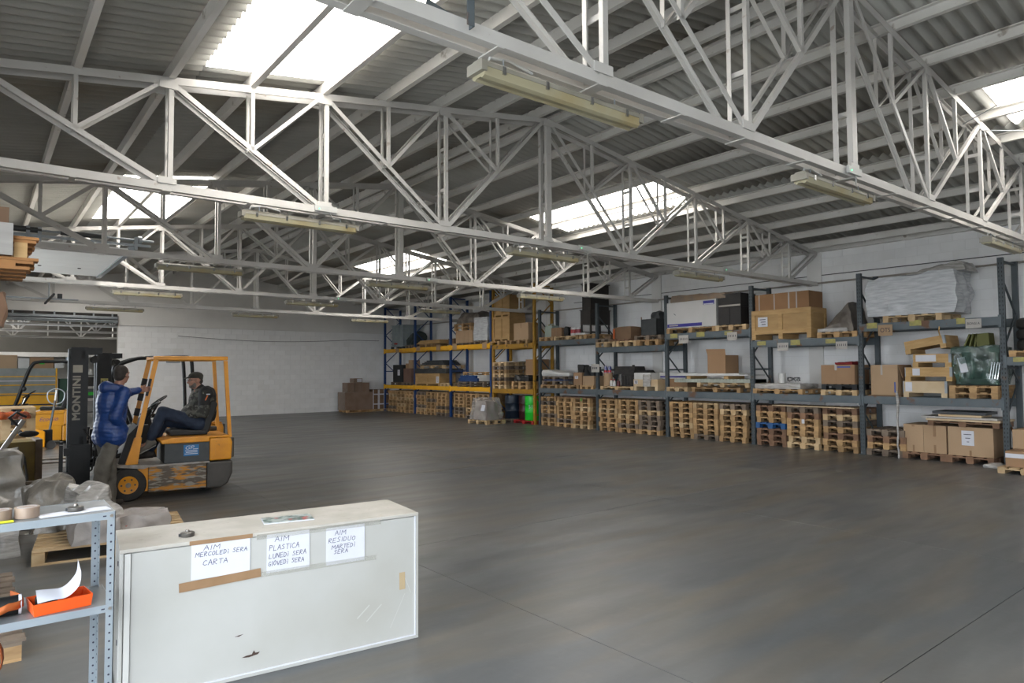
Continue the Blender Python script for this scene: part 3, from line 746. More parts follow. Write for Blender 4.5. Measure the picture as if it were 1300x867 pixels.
for i in range(2): pallet(14.68, 20.85, 3.265 + i * PH, '%s of two empty pallets stacked on cartons on the top shelf' % ['lower', 'upper'][i], M_WOOD, W=1.1)
wrapped('film_bundle', 'grey film-covered bundle on top of stacked pallets beside the white wrapped load', 'bundle', 14.3, 15.0, 19.95, 21.4, 3.53, 3.93, M_FILMBROWN, 0.07, 8, 12, 5, 0.15, 0.2)
pallet(14.66, 19.65, z2, 'pallet under the white film-wrapped load on the top shelf', M_WOODGREY, W=0.85)
wrapped('wrapped_load', 'white film-wrapped load on the yellow-beamed top shelf beside the plywood crates', 'wrapped load', 14.15, 15.0, 19.22, 20.1, z2 + PH + 0.001, 3.68, M_FILMWHITE, 0.035, 9, 14, 6, 0.1, 0.05)
# --- blue rack, lower level
z1 = 1.16
pallet(14.66, 25.85, z1, 'pallet under the black case on the yellow-beamed lower shelf', M_WOODGREY, W=1.0)
o = cbox('black_case', 'black case with white paper on the far lower shelf', 'case', F, 14.8, 25.35, 26.2, z1 + PH, 2.03, mat('black_fabric', (0.012, 0.014, 0.015), 0.7), paper=(0.6, 0.55, 0.2, 0.24), flapseam=False)
pallet(14.66, 24.98, z1, 'pallet under the reddish box on the far lower shelf', M_WOODGREY, W=0.68)
cbox('cardboard_box', 'large reddish-brown box beside the black case', 'box', F, 14.8, 24.62, 25.28, z1 + PH, 1.87, mat('reddish_cardboard', (0.22, 0.125, 0.09), 0.8, c2=(0.18, 0.1, 0.075), scale=3))
cbox('cardboard_box', 'narrow tan box standing on the reddish box, far lower shelf', 'box', F + 0.04, 14.6, 24.63, 24.92, 1.872, 2.22, M_CARDTAN)
cbox('cardboard_box', 'small brown box standing on the reddish box, left of the tan one', 'box', F + 0.06, 14.6, 24.96, 25.2, 1.872, 2.08, M_CARD)
t = crate('plywood_crate', 'long low plywood crate with dark blanket on the lower shelf', F, 14.95, 22.45, 24.3, z1, 1.66, M_PLY, M_PINE, paper=(0.93, 0.5, 0.2, 0.26), feet=0.08)
wrapped('blanket', 'dark grey blanket draped over the long plywood crate', 'blanket', 14.15, 14.98, 21.95, 24.32, 1.663, 1.85, mat('grey_blanket', (0.045, 0.048, 0.05), 0.9, c2=(0.07, 0.072, 0.07), scale=5), 0.03, 4, 12, 4, 0.06)
pallet(14.66, 23.0, 1.852, 'pallet lying on the dark blanket, lower shelf', M_WOODPALE, W=1.75)
for i in range(4): plank('sheet_panel', '%s dark grey sheet of the pile on the blanket' % ['lowest', 'second', 'third', 'topmost'][i], 14.17 + 0.03 * i, 14.95, 22.1 + 0.09 * i, 23.9 - 0.12 * i, 1.852 + PH + 0.002 + i * 0.05, M_DARKSTEEL, 0.045, 'panel')
pallet(14.66, 22.05, z1, 'pale empty pallet at the right end of the plywood crate', M_WOODPALE, W=0.62)
for i in range(2): pallet(14.66, 20.3, z1 + i * 0.1, '%s of two dark pallets on the lower shelf beside the ochre rack' % ['lower', 'upper'][i], M_WOODGREY, W=1.7, H=0.1)
plank('blue_beam', 'lower blue steel beam lying on dark pallets', 14.18, 14.26, 19.9, 21.1, 1.362, M_RACKBLUE, 0.12, 'beam')
plank('blue_beam', 'upper blue steel beam lying on dark pallets', 14.18, 14.27, 20.0, 21.0, 1.483, M_RACKBLUE, 0.1, 'beam')
pallet(14.62, 20.0, 1.60, 'tilted pallet lying on the blue steel beams', M_WOOD, W=1.45, H=0.11)
# --- ochre rack
z2 = 2.65; z1 = 1.13
for i, y in enumerate((18.6, 17.5)): pallet(14.66, y, z2, 'pallet under the %s on the ochre rack' % ['plywood crates', 'tan carton'][i], M_WOOD, W=0.95)
crate('plywood_crate', 'lower of two stacked plywood crates on the ochre rack', F, 14.9, 18.0, 18.92, z2 + PH, 3.62, M_PLY, M_PLY, 0.05, feet=0.06)
crate('plywood_crate', 'upper of two stacked plywood crates on the ochre rack', F + 0.03, 14.9, 18.02, 18.9, 3.622, 4.36, M_PLY, M_PLY, 0.05, feet=0.06)
cbox('carton', 'square tan carton beside the plywood crates on the ochre rack', 'carton', F, 14.75, 17.0, 17.75, z2 + PH, 3.34, M_CARDTAN, tape=[(0.5, 0.06, 0.7, 1.0)])
for k in range(7): pallet(14.66, 18.55, z1 + k * PH, 'wooden pallet, %s from the bottom of the stack on the ochre lower shelf' % ORD[k], [M_WOODPALE, M_WOOD, M_WOODGREY][k % 3], W=0.76, group='pallets stacked on the ochre shelf')
plank('sheet_panel', 'pale thin sheet lying on the pallet stack on the ochre shelf', 14.3, 15.0, 17.6, 18.7, z1 + 7 * PH + 0.002, M_FILM, 0.02, 'panel')
for i in range(2): pallet(14.66, 17.45, z1 + i * PH, '%s of two empty pallets on the ochre lower shelf' % ['lower', 'upper'][i], M_WOOD, W=0.85)
wrapped('black_sheeting', 'black plastic sheeting heaped on pallets on the ochre shelf', 'sheeting', 14.2, 14.95, 17.02, 17.82, z1 + 2 * PH + 0.001, 1.59, mat('black_sheeting', (0.012, 0.013, 0.014), 0.5), 0.05, 6, 10, 7, 0.15, 0.1)
cbox('carton', 'tall brown carton standing on the black sheeting', 'carton', 14.4, 14.95, 16.85, 17.4, 1.60, 2.12, M_CARD)
# --- floor in front of the ochre rack: drums and film-wrapped load
def drum(x, y, z, m, label, scribble=None):
    t = thing('steel_drum', label, 'drum', (x, y, z)); r_, h = 0.26, 0.80
    prof = [(r_ * 0.97, 0), (r_, 0.012), (r_, h * 0.33 - 0.02), (r_ + 0.012, h * 0.33), (r_, h * 0.33 + 0.02), (r_, h * 0.66 - 0.02), (r_ + 0.012, h * 0.66), (r_, h * 0.66 + 0.02), (r_, h - 0.01), (r_ + 0.008, h), (r_ - 0.015, h), (r_ - 0.02, h - 0.02)]
    MB().lathe(prof, (0, 0, 0), 28).build('drum_shell', m, t, smooth=True)
    MB().cyl((0.12, 0, h - 0.02), (0.12, 0, h + 0.005), 0.03, n=10).build('bung', M_DARKSTEEL, t)
    if scribble:
        a = R(215); 
        o = text('lettering', scribble, 0.16, M_PAPER, t, (math.cos(a) * (r_ + 0.004), math.sin(a) * (r_ + 0.004), 0.45), (R(90), 0, a + R(90)), ext=0.002)
    return t
M_DRUMG = mat('green_drum_paint', (0.015, 0.50, 0.03), 0.35, c2=(0.012, 0.42, 0.025), scale=3)
drum(14.46, 17.12, 0.11, M_DRUMG, 'bright green steel drum on a red pallet', '51')
drum(14.66, 17.68, 0.11, mat('maroon_drum_paint', (0.055, 0.012, 0.012), 0.4), 'dark red steel drum between the green and navy drums')
drum(14.50, 18.25, 0.11, mat('navy_drum_paint', (0.012, 0.025, 0.05), 0.4, c2=(0.02, 0.035, 0.06), scale=3), 'navy blue steel drum behind the film-wrapped sacks')
pallet(14.55, 17.25, 0, 'red-painted pallet under the green drum', M_PALRED, W=1.0, L=0.8, H=0.108)
pallet(14.6, 18.35, 0, 'dark pallet under the navy drum', M_WOODGREY, W=0.9, L=0.8, H=0.108)
pallet(13.35, 18.2, 0, 'pale pallet on the floor under the film-wrapped sacks', M_WOODPALE, W=1.0, L=0.8, rotz=0.05)
t = thing('wrapped_sacks', 'clear-film-wrapped sacks with a white paper, standing on the open floor by the drums', 'wrapped load', (13.35, 18.2, PH))
lump(-0.28, 0.28, -0.36, 0.36, 0.002, 0.62, 0.05, 10, 8, 11, 4, 0.25, 0.12).build('sacks', mat('beige_sacks', (0.42, 0.36, 0.31), 0.8, c2=(0.36, 0.27, 0.25), scale=3), t, smooth=True)
lump(-0.38, 0.38, -0.47, 0.47, 0.004, 0.72, 0.06, 14, 8, 12, 5, 0.16, 0.25).build('film', M_FILMCLEAR, t, smooth=True)
MB().obox((-0.33, -0.25, 0.40), (0.004, 0.21, 0.2), Matrix.Rotation(R(12), 3, 'Y')).build('paper_label', M_PAPER, t)
# --- grey rack, bay 1 (left): upper and lower shelf
z1 = 1.19
z2 = GL2[0]
pallet(14.66, 16.1, z2, 'small pallet under the jerrycan on the grey rack', M_WOOD, W=0.66, H=0.12)
pallet(14.66, 15.1, z2, 'wide pallet under cans, left of the black cabinet', M_WOODPALE, W=1.25, H=0.12)
t = thing('jerrycan', 'pale green plastic jerrycan at the left end of the grey top shelf', 'jerrycan', (14.5, 16.18, z2 + 0.12))
lump(-0.16, 0.16, -0.19, 0.19, 0.0, 0.38, 0.006, 8, 8, 2, 4, 0.1, 0.08).build('can_body', mat('pale_green_plastic', (0.42, 0.50, 0.44), 0.35), t, smooth=True)
MB().tube([(0, -0.1, 0.36), (0, -0.08, 0.43), (0, 0.06, 0.43), (0, 0.08, 0.36)], 0.018, 8).build('handle', MATS['pale_green_plastic'], t, smooth=True)
MB().cyl((0, 0.13, 0.37), (0, 0.13, 0.42), 0.035, n=12).build('cap', M_PAPERYEL, t)
cbox('cardboard_box', 'small brown box beside the jerrycan', 'box', F + 0.06, 14.6, 15.45, 15.93, z2 + 0.122, 3.09, M_CARD, tape=[(0.5, 0.05, 0, 1)])
wrapped('dark_sack', 'small black sack between the brown box and red can', 'sack', F + 0.1, 14.5, 15.19, 15.42, z2 + 0.122, 3.10, M_BLACK, 0.03, 3, 8, 7, 0.25, 0.3)
for i, (y, lab, m) in enumerate(((15.06, 'red and white paint can, left one of two near the black cabinet', mat('red_label', (0.42, 0.03, 0.04), 0.4)), (14.85, 'red-labelled paint can, right one of two near the black cabinet', mat('red_label2', (0.35, 0.03, 0.05), 0.4)))):
    t = thing('paint_can', lab, 'can', (14.4, y, z2 + 0.122)); MB().lathe([(0.1, 0), (0.1, 0.24), (0.094, 0.245), (0.09, 0.25)], (0, 0, 0), 18).build('can_shell', M_PLASTIC_W, t, smooth=True)
    MB().lathe([(0.102, 0.08), (0.102, 0.19)], (0, 0, 0), 18).build('label_band', m, t, smooth=True)
plank('polystyrene_sheet', 'white foam sheet lying in front of the black cabinet', 14.2, 14.8, 14.37, 14.73, z2 + 0.122, M_PLASTIC_W, 0.06, 'sheet')
def cabinet_black():
    t = thing('black_cabinet', 'tall black two-tier cabinet on thin legs atop the grey rack', 'cabinet', (14.65, 14.33, z2 + 0.13))
    m = mat('black_brown_wood', (0.018, 0.014, 0.012), 0.5, c2=(0.028, 0.02, 0.016), scale=4)
    MB().box(-0.42, 0.42, -0.16, 0.26, 0.30, 0.72).build('lower_case', m, t); MB().box(-0.44, 0.44, -0.18, 0.28, 0.72, 0.74).build('ledge', m, t)
    MB().box(-0.38, 0.40, -0.14, 0.22, 0.74, 1.50).build('upper_case', m, t); MB().box(-0.41, 0.43, -0.17, 0.25, 1.50, 1.53).build('cornice', m, t)
    for x in (-0.39, 0.39):
        for y in (-0.14, 0.24): MB().box(x - 0.022, x + 0.022, y - 0.022, y + 0.022, 0, 0.3).build('leg', m, t)
    for y in (-0.14, 0.24): MB().box(-0.39, 0.39, y - 0.012, y + 0.012, 0.06, 0.09).build('stretcher', m, t)
    for y in (0.05,): MB().box(-0.424, -0.42, y - 0.12, y + 0.12, 0.34, 0.68).build('door', m, t)
    MB().box(-0.384, -0.38, -0.10, 0.18, 0.80, 1.45).build('door', m, t)
cabinet_black()
pallet(14.66, 14.33, z2, 'pallet under the black cabinet', M_WOOD, W=0.8, H=0.128)
for i, y in enumerate((15.98, 15.05, 14.3)): pallet(14.66, y, z1, 'low pallet, %s of three on the grey lower shelf by the white sack' % ['leftmost', 'middle', 'rightmost'][i], M_WOOD, W=[0.78, 0.85, 0.56][i], H=0.11)
pallet(14.66, 15.75, z1 + 0.112, 'dark pallet under the white sack', M_WOODGREY, W=1.1, H=0.13); plank('blue_sheet', 'dark blue sheet on the dark pallet under the white sack', 14.2, 14.9, 15.25, 16.25, 1.434, M_RACKBLUE, 0.03, 'sheet')
pallet(14.66, 15.75, 1.466, 'thin second pallet directly beneath the white sack', M_WOODGREY, W=1.05, H=0.1)
wrapped('white_sack', 'limp white sack lying on dark pallets on the grey lower shelf', 'sack', 14.18, 14.8, 15.05, 16.38, 1.568, 1.78, M_PLASTIC_W, 0.03, 7, 12, 3, 0.3, 0.0, lambda u, v: 0.45 + 0.55 * v)
cbox('carton', 'brown carton with white label, left of the grey post sign', 'carton', F, 14.6, 14.50, 14.86, 1.302, 1.68, M_CARD, paper=(0.35, 0.62, 0.14, 0.09))
cbox('carton', 'lower tan carton under black bags beside the post sign', 'carton', F, 14.6, 14.0, 14.46, 1.302, 1.58, M_CARDTAN, tape=[(0.1, 0.03, 0, 0.4)])
wrapped('black_bag', 'black bag lying on cartons beside the white post sign', 'bag', F, 14.6, 14.02, 14.46, 1.582, 1.86, M_BLACK, 0.05, 2, 9, 6, 0.2, 0.2)
wrapped('black_bag', 'rounded black bag on the labelled carton', 'bag', F + 0.05, 14.6, 14.5, 14.80, 1.682, 1.9, M_RUBBER, 0.05, 3, 9, 6, 0.25, 0.25)
o = tag(MB().box(-0.003, 0, -0.165, 0.165, 0, 0.235).build('post_sign', M_PAPERGREY, loc=(RXF - 0.03, 13.93, 1.69)), 'grey handwritten card fixed to the grey post below the black cabinet', 'sign')
for q in range(4): MB().box(-0.005, -0.003, 0.09 - q * 0.055, 0.12 - q * 0.055, 0.09, 0.15).build('pen_stroke', M_INK, o)
# --- grey rack, bay 2
z2 = GL2[1]
for i, y in enumerate((13.45, 12.66, 11.9)): pallet(14.62, y, z2 + 0.001, 'pallet, %s of three in a row on the upper shelf beneath the metal bin' % ['leftmost', 'middle', 'rightmost'][i], M_WOODPALE if i < 2 else M_WOOD, W=0.74, L=1.06, H=0.15)
pallet(14.66, 13.6, z2 + 0.153, 'small dark pallet with clutter, left of the rounded brown box', M_WOODGREY, W=0.6, H=0.1)
wrapped('clutter_bag', 'small reddish bag on the dark pallet beside the rounded box', 'bag', 14.3, 14.6, 13.4, 13.75, z2 + 0.255, z2 + 0.33, M_CARDDARK, 0.03, 3, 7, 8, 0.2, 0.3)
o = wrapped('cardboard_box', 'sagging rounded brown box with orange tape on the upper grey shelf', 'box', F + 0.05, 14.8, 12.6, 13.28, z2 + 0.205, 2.97, M_CARDDARK, 0.02, 5, 9, 3, 0.2, 0.05)
pallet(14.62, 12.95, z2 + 0.153, 'thin reddish pallet under the sagging brown box', M_WOODRED, W=0.72, H=0.05)
MB().box(-0.335, -0.32, 0.22, 0.29, 0.02, 0.3).build('orange_tape', mat('orange_tape', (0.6, 0.12, 0.02), 0.5), o)
pallet(14.62, 11.92, z2 + 0.153, 'dark pallet under the grey metal bin', M_WOODGREY, W=0.92, H=0.12)
t = thing('metal_bin', 'open grey sheet-metal bin on pallets, upper grey shelf', 'bin', (14.6, 11.95, z2 + 0.275))
mb = MB(); w, d, h = 0.27, 0.38, 0.44
mb.box(-d, d, -w, w, 0, 0.012); mb.box(-d, -d + 0.012, -w, w, 0, h); mb.box(d - 0.012, d, -w, w, 0, h); mb.box(-d, d, -w, -w + 0.012, 0, h); mb.box(-d, d, w - 0.012, w, 0, h)
mb.build('bin_shell', M_DARKSTEEL, t)
MB().box(-d, -d + 0.02, w - 0.02, w, h, h + 0.07).build('corner_peg', M_WOODRED, t)
wrapped('scrap_heap', 'grey scrap piled in the metal bin', 'scrap', 14.4, 14.9, 11.72, 12.12, z2 + 0.30, 3.33, M_DARKSTEEL, 0.06, 9, 9, 7, 0.2, 0.35)
pallet(14.66, 13.1, z1, 'low pallet under the cardboard tube and bottles', M_WOODPALE, W=1.25, H=0.1)
t = thing('cardboard_tube', 'wide brown cardboard tube standing on the lower shelf', 'tube', (14.36, 13.6, z1 + 0.101))
MB().lathe([(0.13, 0), (0.13, 0.37), (0.12, 0.37), (0.12, 0.01)], (0, 0, 0), 20).build('tube_wall', M_CARDTAN, t, smooth=True)
MB().cyl((0, 0, 0.35), (0, 0, 0.372), 0.119, n=18).build('plug', M_CARD, t)
for i, (y, x) in enumerate(((13.66, 14.32), (13.54, 14.36))):
    t = thing('spray_can', '%s blue and red can standing on the cardboard tube' % ['left', 'right'][i], 'can', (x, y, z1 + 0.475))
    MB().lathe([(0.05, 0), (0.05, 0.18), (0.03, 0.2), (0.03, 0.215)], (0, 0, 0), 14).build('can_shell', mat('blue_white_can', (0.06, 0.08, 0.3), 0.35, c2=(0.5, 0.5, 0.55), scale=9), t, smooth=True)
    MB().lathe([(0.051, 0.02), (0.051, 0.08)], (0, 0, 0), 14).build('label_band', mat('red_band', (0.6, 0.02, 0.03), 0.4), t, smooth=True)
def bottle(x, y, z, m, mc, label):
    t = thing('bottle', label, 'bottle', (x, y, z)); MB().lathe([(0.045, 0), (0.048, 0.02), (0.048, 0.13), (0.02, 0.165), (0.02, 0.175)], (0, 0, 0), 14).build('bottle_body', m, t, smooth=True)
    MB().cyl((0, 0, 0.17), (0, 0, 0.2), 0.024, n=12).build('cap', mc, t)
M_REDCAP = mat('red_cap', (0.55, 0.02, 0.02), 0.4)
bottle(14.26, 13.38, z1 + 0.101, M_PLASTIC_W, M_REDCAP, 'left white bottle with red cap beside the cardboard tube'); bottle(14.26, 13.27, z1 + 0.101, M_PLASTIC_W, M_REDCAP, 'right white bottle with red cap beside the cardboard tube')
bottle(14.28, 13.13, z1 + 0.101, mat('dark_red_bottle', (0.10, 0.01, 0.015), 0.3), M_BLACK, 'dark red bottle beside the white bottles')
def engine_block():
    t = thing('black_machine', 'black ribbed machine on the lower shelf behind the bottles', 'machine', (14.65, 12.85, z1 + 0.102)); m = M_RUBBER
    MB().box(-0.3, 0.3, -0.55, 0.25, 0, 0.34).build('housing', m, t, bevel=0.02); MB().prism_y([(-0.28, 0.34), (0.28, 0.34), (0.2, 0.56), (-0.2, 0.56)], -0.2, 0.55).build('cowl', m, t)
    MB().prism_y([(-0.25, 0.34), (0.25, 0.34), (0.1, 0.45), (-0.1, 0.45)], -0.6, -0.2).build('cowl', m, t)
    for i in range(7): MB().box(-0.315, -0.3, -0.5 + 0.11 * i, -0.44 + 0.11 * i, 0.04, 0.3).build('rib', m, t)
    MB().cyl((-0.1, -0.05, 0.5), (-0.1, -0.05, 0.60), 0.04, n=10).build('filler_cap', m, t)
engine_block()
crate('wooden_crate', 'pale low wooden crate with plastic on top, lower shelf', F - 0.02, 14.85, 11.62, 12.46, z1, 1.49, M_PINEPALE, M_PINEPALE, 0.05, paper=(0.1, 0.75, 0.13, 0.1), feet=0.11)
cbox('white_box', 'flat white box lying on the pale crate', 'box', F, 14.7, 11.88, 12.45, 1.492, 1.67, M_PLASTIC_W, flapseam=False)
wrapped('plastic_bag', 'crumpled clear plastic hanging over the pale crate', 'plastic', F - 0.05, F - 0.01, 11.85, 12.1, 1.3, 1.62, M_FILM, 0.04, 4, 7, 9, 0.1)
cbox('carton', 'brown carton beneath the flat blue-striped box', 'carton', F + 0.35, 14.95, 10.95, 11.58, z1 + 0.03, 1.51, M_CARD)
o = cbox('flat_box', 'flat white box with blue stripe behind the grey post', 'box', F + 0.33, 14.95, 10.98, 11.84, 1.512, 1.67, M_PLASTIC_W, flapseam=False); MB().box(-0.23, -0.225, -0.42, 0.40, 0.03, 0.07).build('blue_stripe', mat('violet_blue_print', (0.035, 0.03, 0.30), 0.5), o)
# --- grey rack, bay 3
z2 = GL2[2]
pallet(14.66, 10.55, z2, 'pallet under the big white carton', M_WOOD, W=1.5); pallet(14.66, 9.38, z2, 'pallet under the black boxes on the top shelf', M_WOODPALE, W=0.84)
o = cbox('white_carton', 'large white carton with violet-blue bars on the upper grey shelf', 'carton', F, 14.75, 9.79, 11.29, z2 + PH, 3.49, mat('white_carton', (0.66, 0.65, 0.64), 0.6, c2=(0.6, 0.6, 0.59), scale=2), flapseam=False)
MB().box(-0.292, -0.285, -0.33, 0.74, 0.03, 0.11).build('blue_bar', MATS['violet_blue_print'], o); MB().box(-0.292, -0.285, -0.70, -0.38, 0.54, 0.64).build('blue_panel', MATS['violet_blue_print'], o)
MB().box(-0.2935, -0.292, -0.68, -0.4, 0.545, 0.57).build('white_print', M_PAPER, o); MB().box(-0.2935, -0.292, 0.4, 0.68, 0.055, 0.085).build('white_print', M_PAPERGREY, o)
MB().obox((-0.29, 0.5, 0.36), (0.004, 0.07, 0.012), Matrix.Rotation(R(35), 3, 'X')).build('scuff', M_INK, o)
wrapped('film_bundle', 'brown film and cardboard bundle on the big white carton', 'bundle', F, 14.8, 9.5, 11.2, 3.492, 3.68, mat('film_over_card', (0.30, 0.20, 0.12), 0.3, c2=(0.2, 0.16, 0.13), scale=5, bump=0.4, bscale=14), 0.03, 6, 12, 5, 0.1, 0.05, lambda u, v: 0.75 + 0.25 * v)
M_BB = mat('black_box', (0.02, 0.017, 0.016), 0.6, c2=(0.03, 0.025, 0.023), scale=4)
for i, (a, b, zz0, zz1) in enumerate(((9.43, 9.74, 2.83, 3.25), (9.12, 9.42, 2.83, 3.25), (9.12, 9.74, 3.255, 3.58))): cbox('black_box', ['left lower black box', 'right lower black box', 'wide upper black box with pale strap'][i] + ' beside the big white carton', 'box', F + 0.02, 14.85, a, b, zz0, zz1, M_BB, flapseam=False, tape=[(0.5, 0.6, 0.05, 0.17)] if i == 2 else None, strap_m=M_TAPEGREY)
pallet(14.66, 11.0, z1, 'empty pallet at the left of the ribbed panel, lower shelf', M_WOODPALE, W=0.66, H=0.11); pallet(14.66, 9.85, z1, 'long lower pallet under the ribbed panel', M_WOOD, W=1.4, H=0.12); pallet(14.66, 9.65, z1 + 0.122, 'long upper pallet under the ribbed panel', M_WOODPALE, W=1.45, H=0.11)
mb = MB()
for i in range(24): mb.box(-0.35, 0.35, -1.1 + i * 0.092, -1.1 + i * 0.092 + 0.062, 0, 0.09)
mb.box(-0.343, 0.343, -1.1, 1.1, 0.002, 0.083)
tag(mb.build('ribbed_panel', mat('pale_green_grey', (0.40, 0.43, 0.37), 0.6), loc=(14.56, 10.02, z1 + 0.235)), 'pale greenish ribbed panel lying on pallets, lower shelf', 'panel')
for i, y in enumerate((9.5, 10.6)): plank('spacer_block', '%s wooden spacer on the ribbed panel' % ['right', 'left'][i], 14.2, 14.9, y, y + 0.12, 1.517, M_PINE, 0.075, 'spacer')
for i in range(2): plank('white_sheet', '%s white sheet lying below the open carton' % ['lower', 'upper'][i], 14.17 + 0.1 * i, 14.9, 8.95 + 0.3 * i, 11.1 - 0.1 * i, 1.594 + 0.03 * i, M_PLASTIC_W, 0.028, 'sheet')
def open_box(x0, x1, y0, y1, z0, z1, label, m, name='open_carton'):
    t = thing(name, label, 'carton', ((x0 + x1) / 2, (y0 + y1) / 2, z0)); hx, hy, h = (x1 - x0) / 2, (y1 - y0) / 2, z1 - z0; e = 0.006
    mb = MB(); mb.box(-hx, hx, -hy, hy, 0, e); mb.box(-hx, -hx + e, -hy, hy, e, h); mb.box(hx - e, hx, -hy, hy, e, h); mb.box(-hx, hx, -hy, -hy + e, e, h); mb.box(-hx, hx, hy - e, hy, e, h)
    mb.build('carton_body', m, t); return t, hx, hy, h
t, hx, hy, h = open_box(F + 0.12, 14.85, 9.63, 10.15, 1.652, 2.1, 'brown carton with raised flap standing open on white sheets', M_CARD)
MB().hexa([(-hx, -hy, h), (-hx + 0.006, -hy, h), (-hx + 0.006, hy, h), (-hx, hy, h), (-hx + 0.05, -hy + 0.05, h + 0.15), (-hx + 0.056, -hy + 0.05, h + 0.15), (-hx + 0.056, hy + 0.08, h + 0.16), (-hx + 0.05, hy + 0.08, h + 0.16)]).build('flap', M_CARD, t)
MB().box(-hx - 0.002, -hx, -0.02, 0.02, 0, 0.07).build('tape', M_TAPE, t)
# --- grey rack, bay 4
z2 = GL2[3]
crate('wooden_crate', 'large pale pine crate with paper label on the upper grey shelf', F - 0.03, 14.85, 7.38, 8.81, z2 + 0.02, 3.10, M_PLY, M_PINE, 0.09, paper=(0.2, 0.6, 0.24, 0.22), feet=0.12)
o = cbox('long_carton', 'long brown strapped carton on top of the pine crate', 'carton', F + 0.02, 14.8, 7.44, 8.74, 3.102, 3.47, mat('orange_brown_card', (0.36, 0.19, 0.085), 0.75, c2=(0.31, 0.16, 0.07), scale=2), tape=[(0.08, 0.025, 0, 1), (0.37, 0.025, 0, 1), (0.64, 0.035, 0, 1), (0.78, 0.03, 0, 1)], strap_m=M_TAPEGREY)
pallet(14.66, 6.84, z2, 'pallet under the brown film-wrapped heap', M_WOOD, W=0.84, H=0.12)
wrapped('wrapped_heap', 'brown film-wrapped pointed heap beside the pine crate', 'wrapped load', F, 15.0, 6.50, 7.24, z2 + 0.121, 3.15, M_FILMBROWN, 0.05, 13, 14, 4, 0.15, 0.35, lambda u, v: 1.0 - 0.75 * v)
wrapped('film_skirt', 'crumpled pale film in front of the brown wrapped heap', 'film', F - 0.02, 14.35, 6.6, 7.26, z2 + 0.122, z2 + 0.2, M_FILM, 0.025, 3, 9, 8, 0.2)
pallet(14.66, 8.22, z1, 'pallet under the flat film sheets, lower grey shelf', M_WOOD, W=1.2, H=0.11)
wrapped('film_sheets', 'flat film-wrapped white sheets on the lower grey shelf', 'sheets', F, 14.95, 7.66, 8.80, z1 + 0.112, 1.42, M_FILM, 0.02, 5, 12, 6, 0.1)
t = thing('film_roll', 'small white roll standing on the flat film sheets', 'roll', (14.5, 8.28, 1.43)); MB().lathe([(0.08, 0), (0.08, 0.22), (0.03, 0.22), (0.03, 0.18)], (0, 0, 0), 16).build('roll_body', M_PLASTIC_W, t, smooth=True)
tag(MB().tube([(14.5 + 0.15 * math.cos(a) * (0.6 + 0.4 * math.sin(3 * a)), 8.0 + 0.14 * math.sin(a), 1.46 + 0.1 * abs(math.sin(1.7 * a))) for a in [i * 0.35 for i in range(36)]], 0.007, 5).build('wire_coil', M_DARKSTEEL, smooth=True), 'tangled dark wire beside the white roll', 'wire')
pallet(14.66, 6.83, z1, 'wooden pallet under the black plastic pallet, lower grey shelf', M_WOODPALE, W=0.76, H=0.115)
pallet(14.66, 6.82, z1 + 0.117, 'black plastic pallet under the brown carton', M_BLACK, W=0.74, H=0.115)
o = cbox('carton', 'brown carton with blue print on the black plastic pallet', 'carton', F, 14.85, 6.5, 7.20, z1 + 0.234, 1.83, M_CARD, tape=[(0.45, 0.045, 0.72, 1.0)], strap_m=M_TAPEGREY)
M_BLUEPRINT = mat('blue_print', (0.05, 0.11, 0.42), 0.6)
MB().box(-0.34, -0.333, -0.27, 0.0, 0.345, 0.375).build('blue_print', M_BLUEPRINT, o); MB().box(-0.335, -0.333, 0.032, 0.036, 0, 0.40).build('edge_seam', M_CARDDARK, o)
wrapped('red_cloth', 'red cloth bundle lying on the brown carton', 'cloth', 14.3, 14.7, 6.6, 6.95, 1.832, 1.89, mat('red_cloth', (0.22, 0.01, 0.012), 0.8), 0.03, 3, 8, 8, 0.2)
# --- grey rack, bay 5
z2 = GL2[4]
pallet(14.66, 5.38, z2, 'pallet under the long white wrapped load', M_WOODPALE, W=1.05)
wrapped('wrapped_load', 'long grey-white film-wrapped load on the upper grey shelf, nearest the camera', 'wrapped load', F - 0.02, 15.1, 4.62, 6.22, z2 + PH + 0.001, 3.62, M_FILMWHITE, 0.06, 21, 22, 4.2, 0.12, -0.03, lambda u, v: 1.0 - 0.10 * v)
wrapped('film_sheet', 'loose grey film flaring over the right end of the long wrapped load', 'film', F + 0.05, 15.0, 4.47, 5.5, 3.57, 3.75, M_FILM, 0.05, 22, 14, 6, 0.12, 0.1, lambda u, v: 1.0 - 0.7 * v)
t, hx, hy, h = open_box(F, 14.8, 5.66, 6.18, z1 + 0.03, 1.82, 'open tan carton with blue print beside stacked wooden crates', M_CARDTAN)
MB().hexa([(-hx + 0.02, -hy, h), (hx, -hy, h), (hx, -hy - 0.006, h), (-hx + 0.02, -hy - 0.006, h), (-hx + 0.02, -hy - 0.07, h - 0.26), (hx, -hy - 0.07, h - 0.26), (hx, -hy - 0.076, h - 0.26), (-hx + 0.02, -hy - 0.076, h - 0.26)]).build('flap', M_CARD, t)
MB().box(-hx - 0.003, -hx, 0.03, 0.065, h - 0.2, h).build('tape', M_TAPEGREY, t); MB().box(-hx - 0.003, -hx, -hy + 0.05, -hy + 0.075, 0.05, 0.26).build('blue_print', M_BLUEPRINT, t)
plank('tray_board', 'thin board under the open tan carton', 14.2, 15.0, 5.62, 6.25, z1 + 0.001, M_CARDDARK, 0.025)
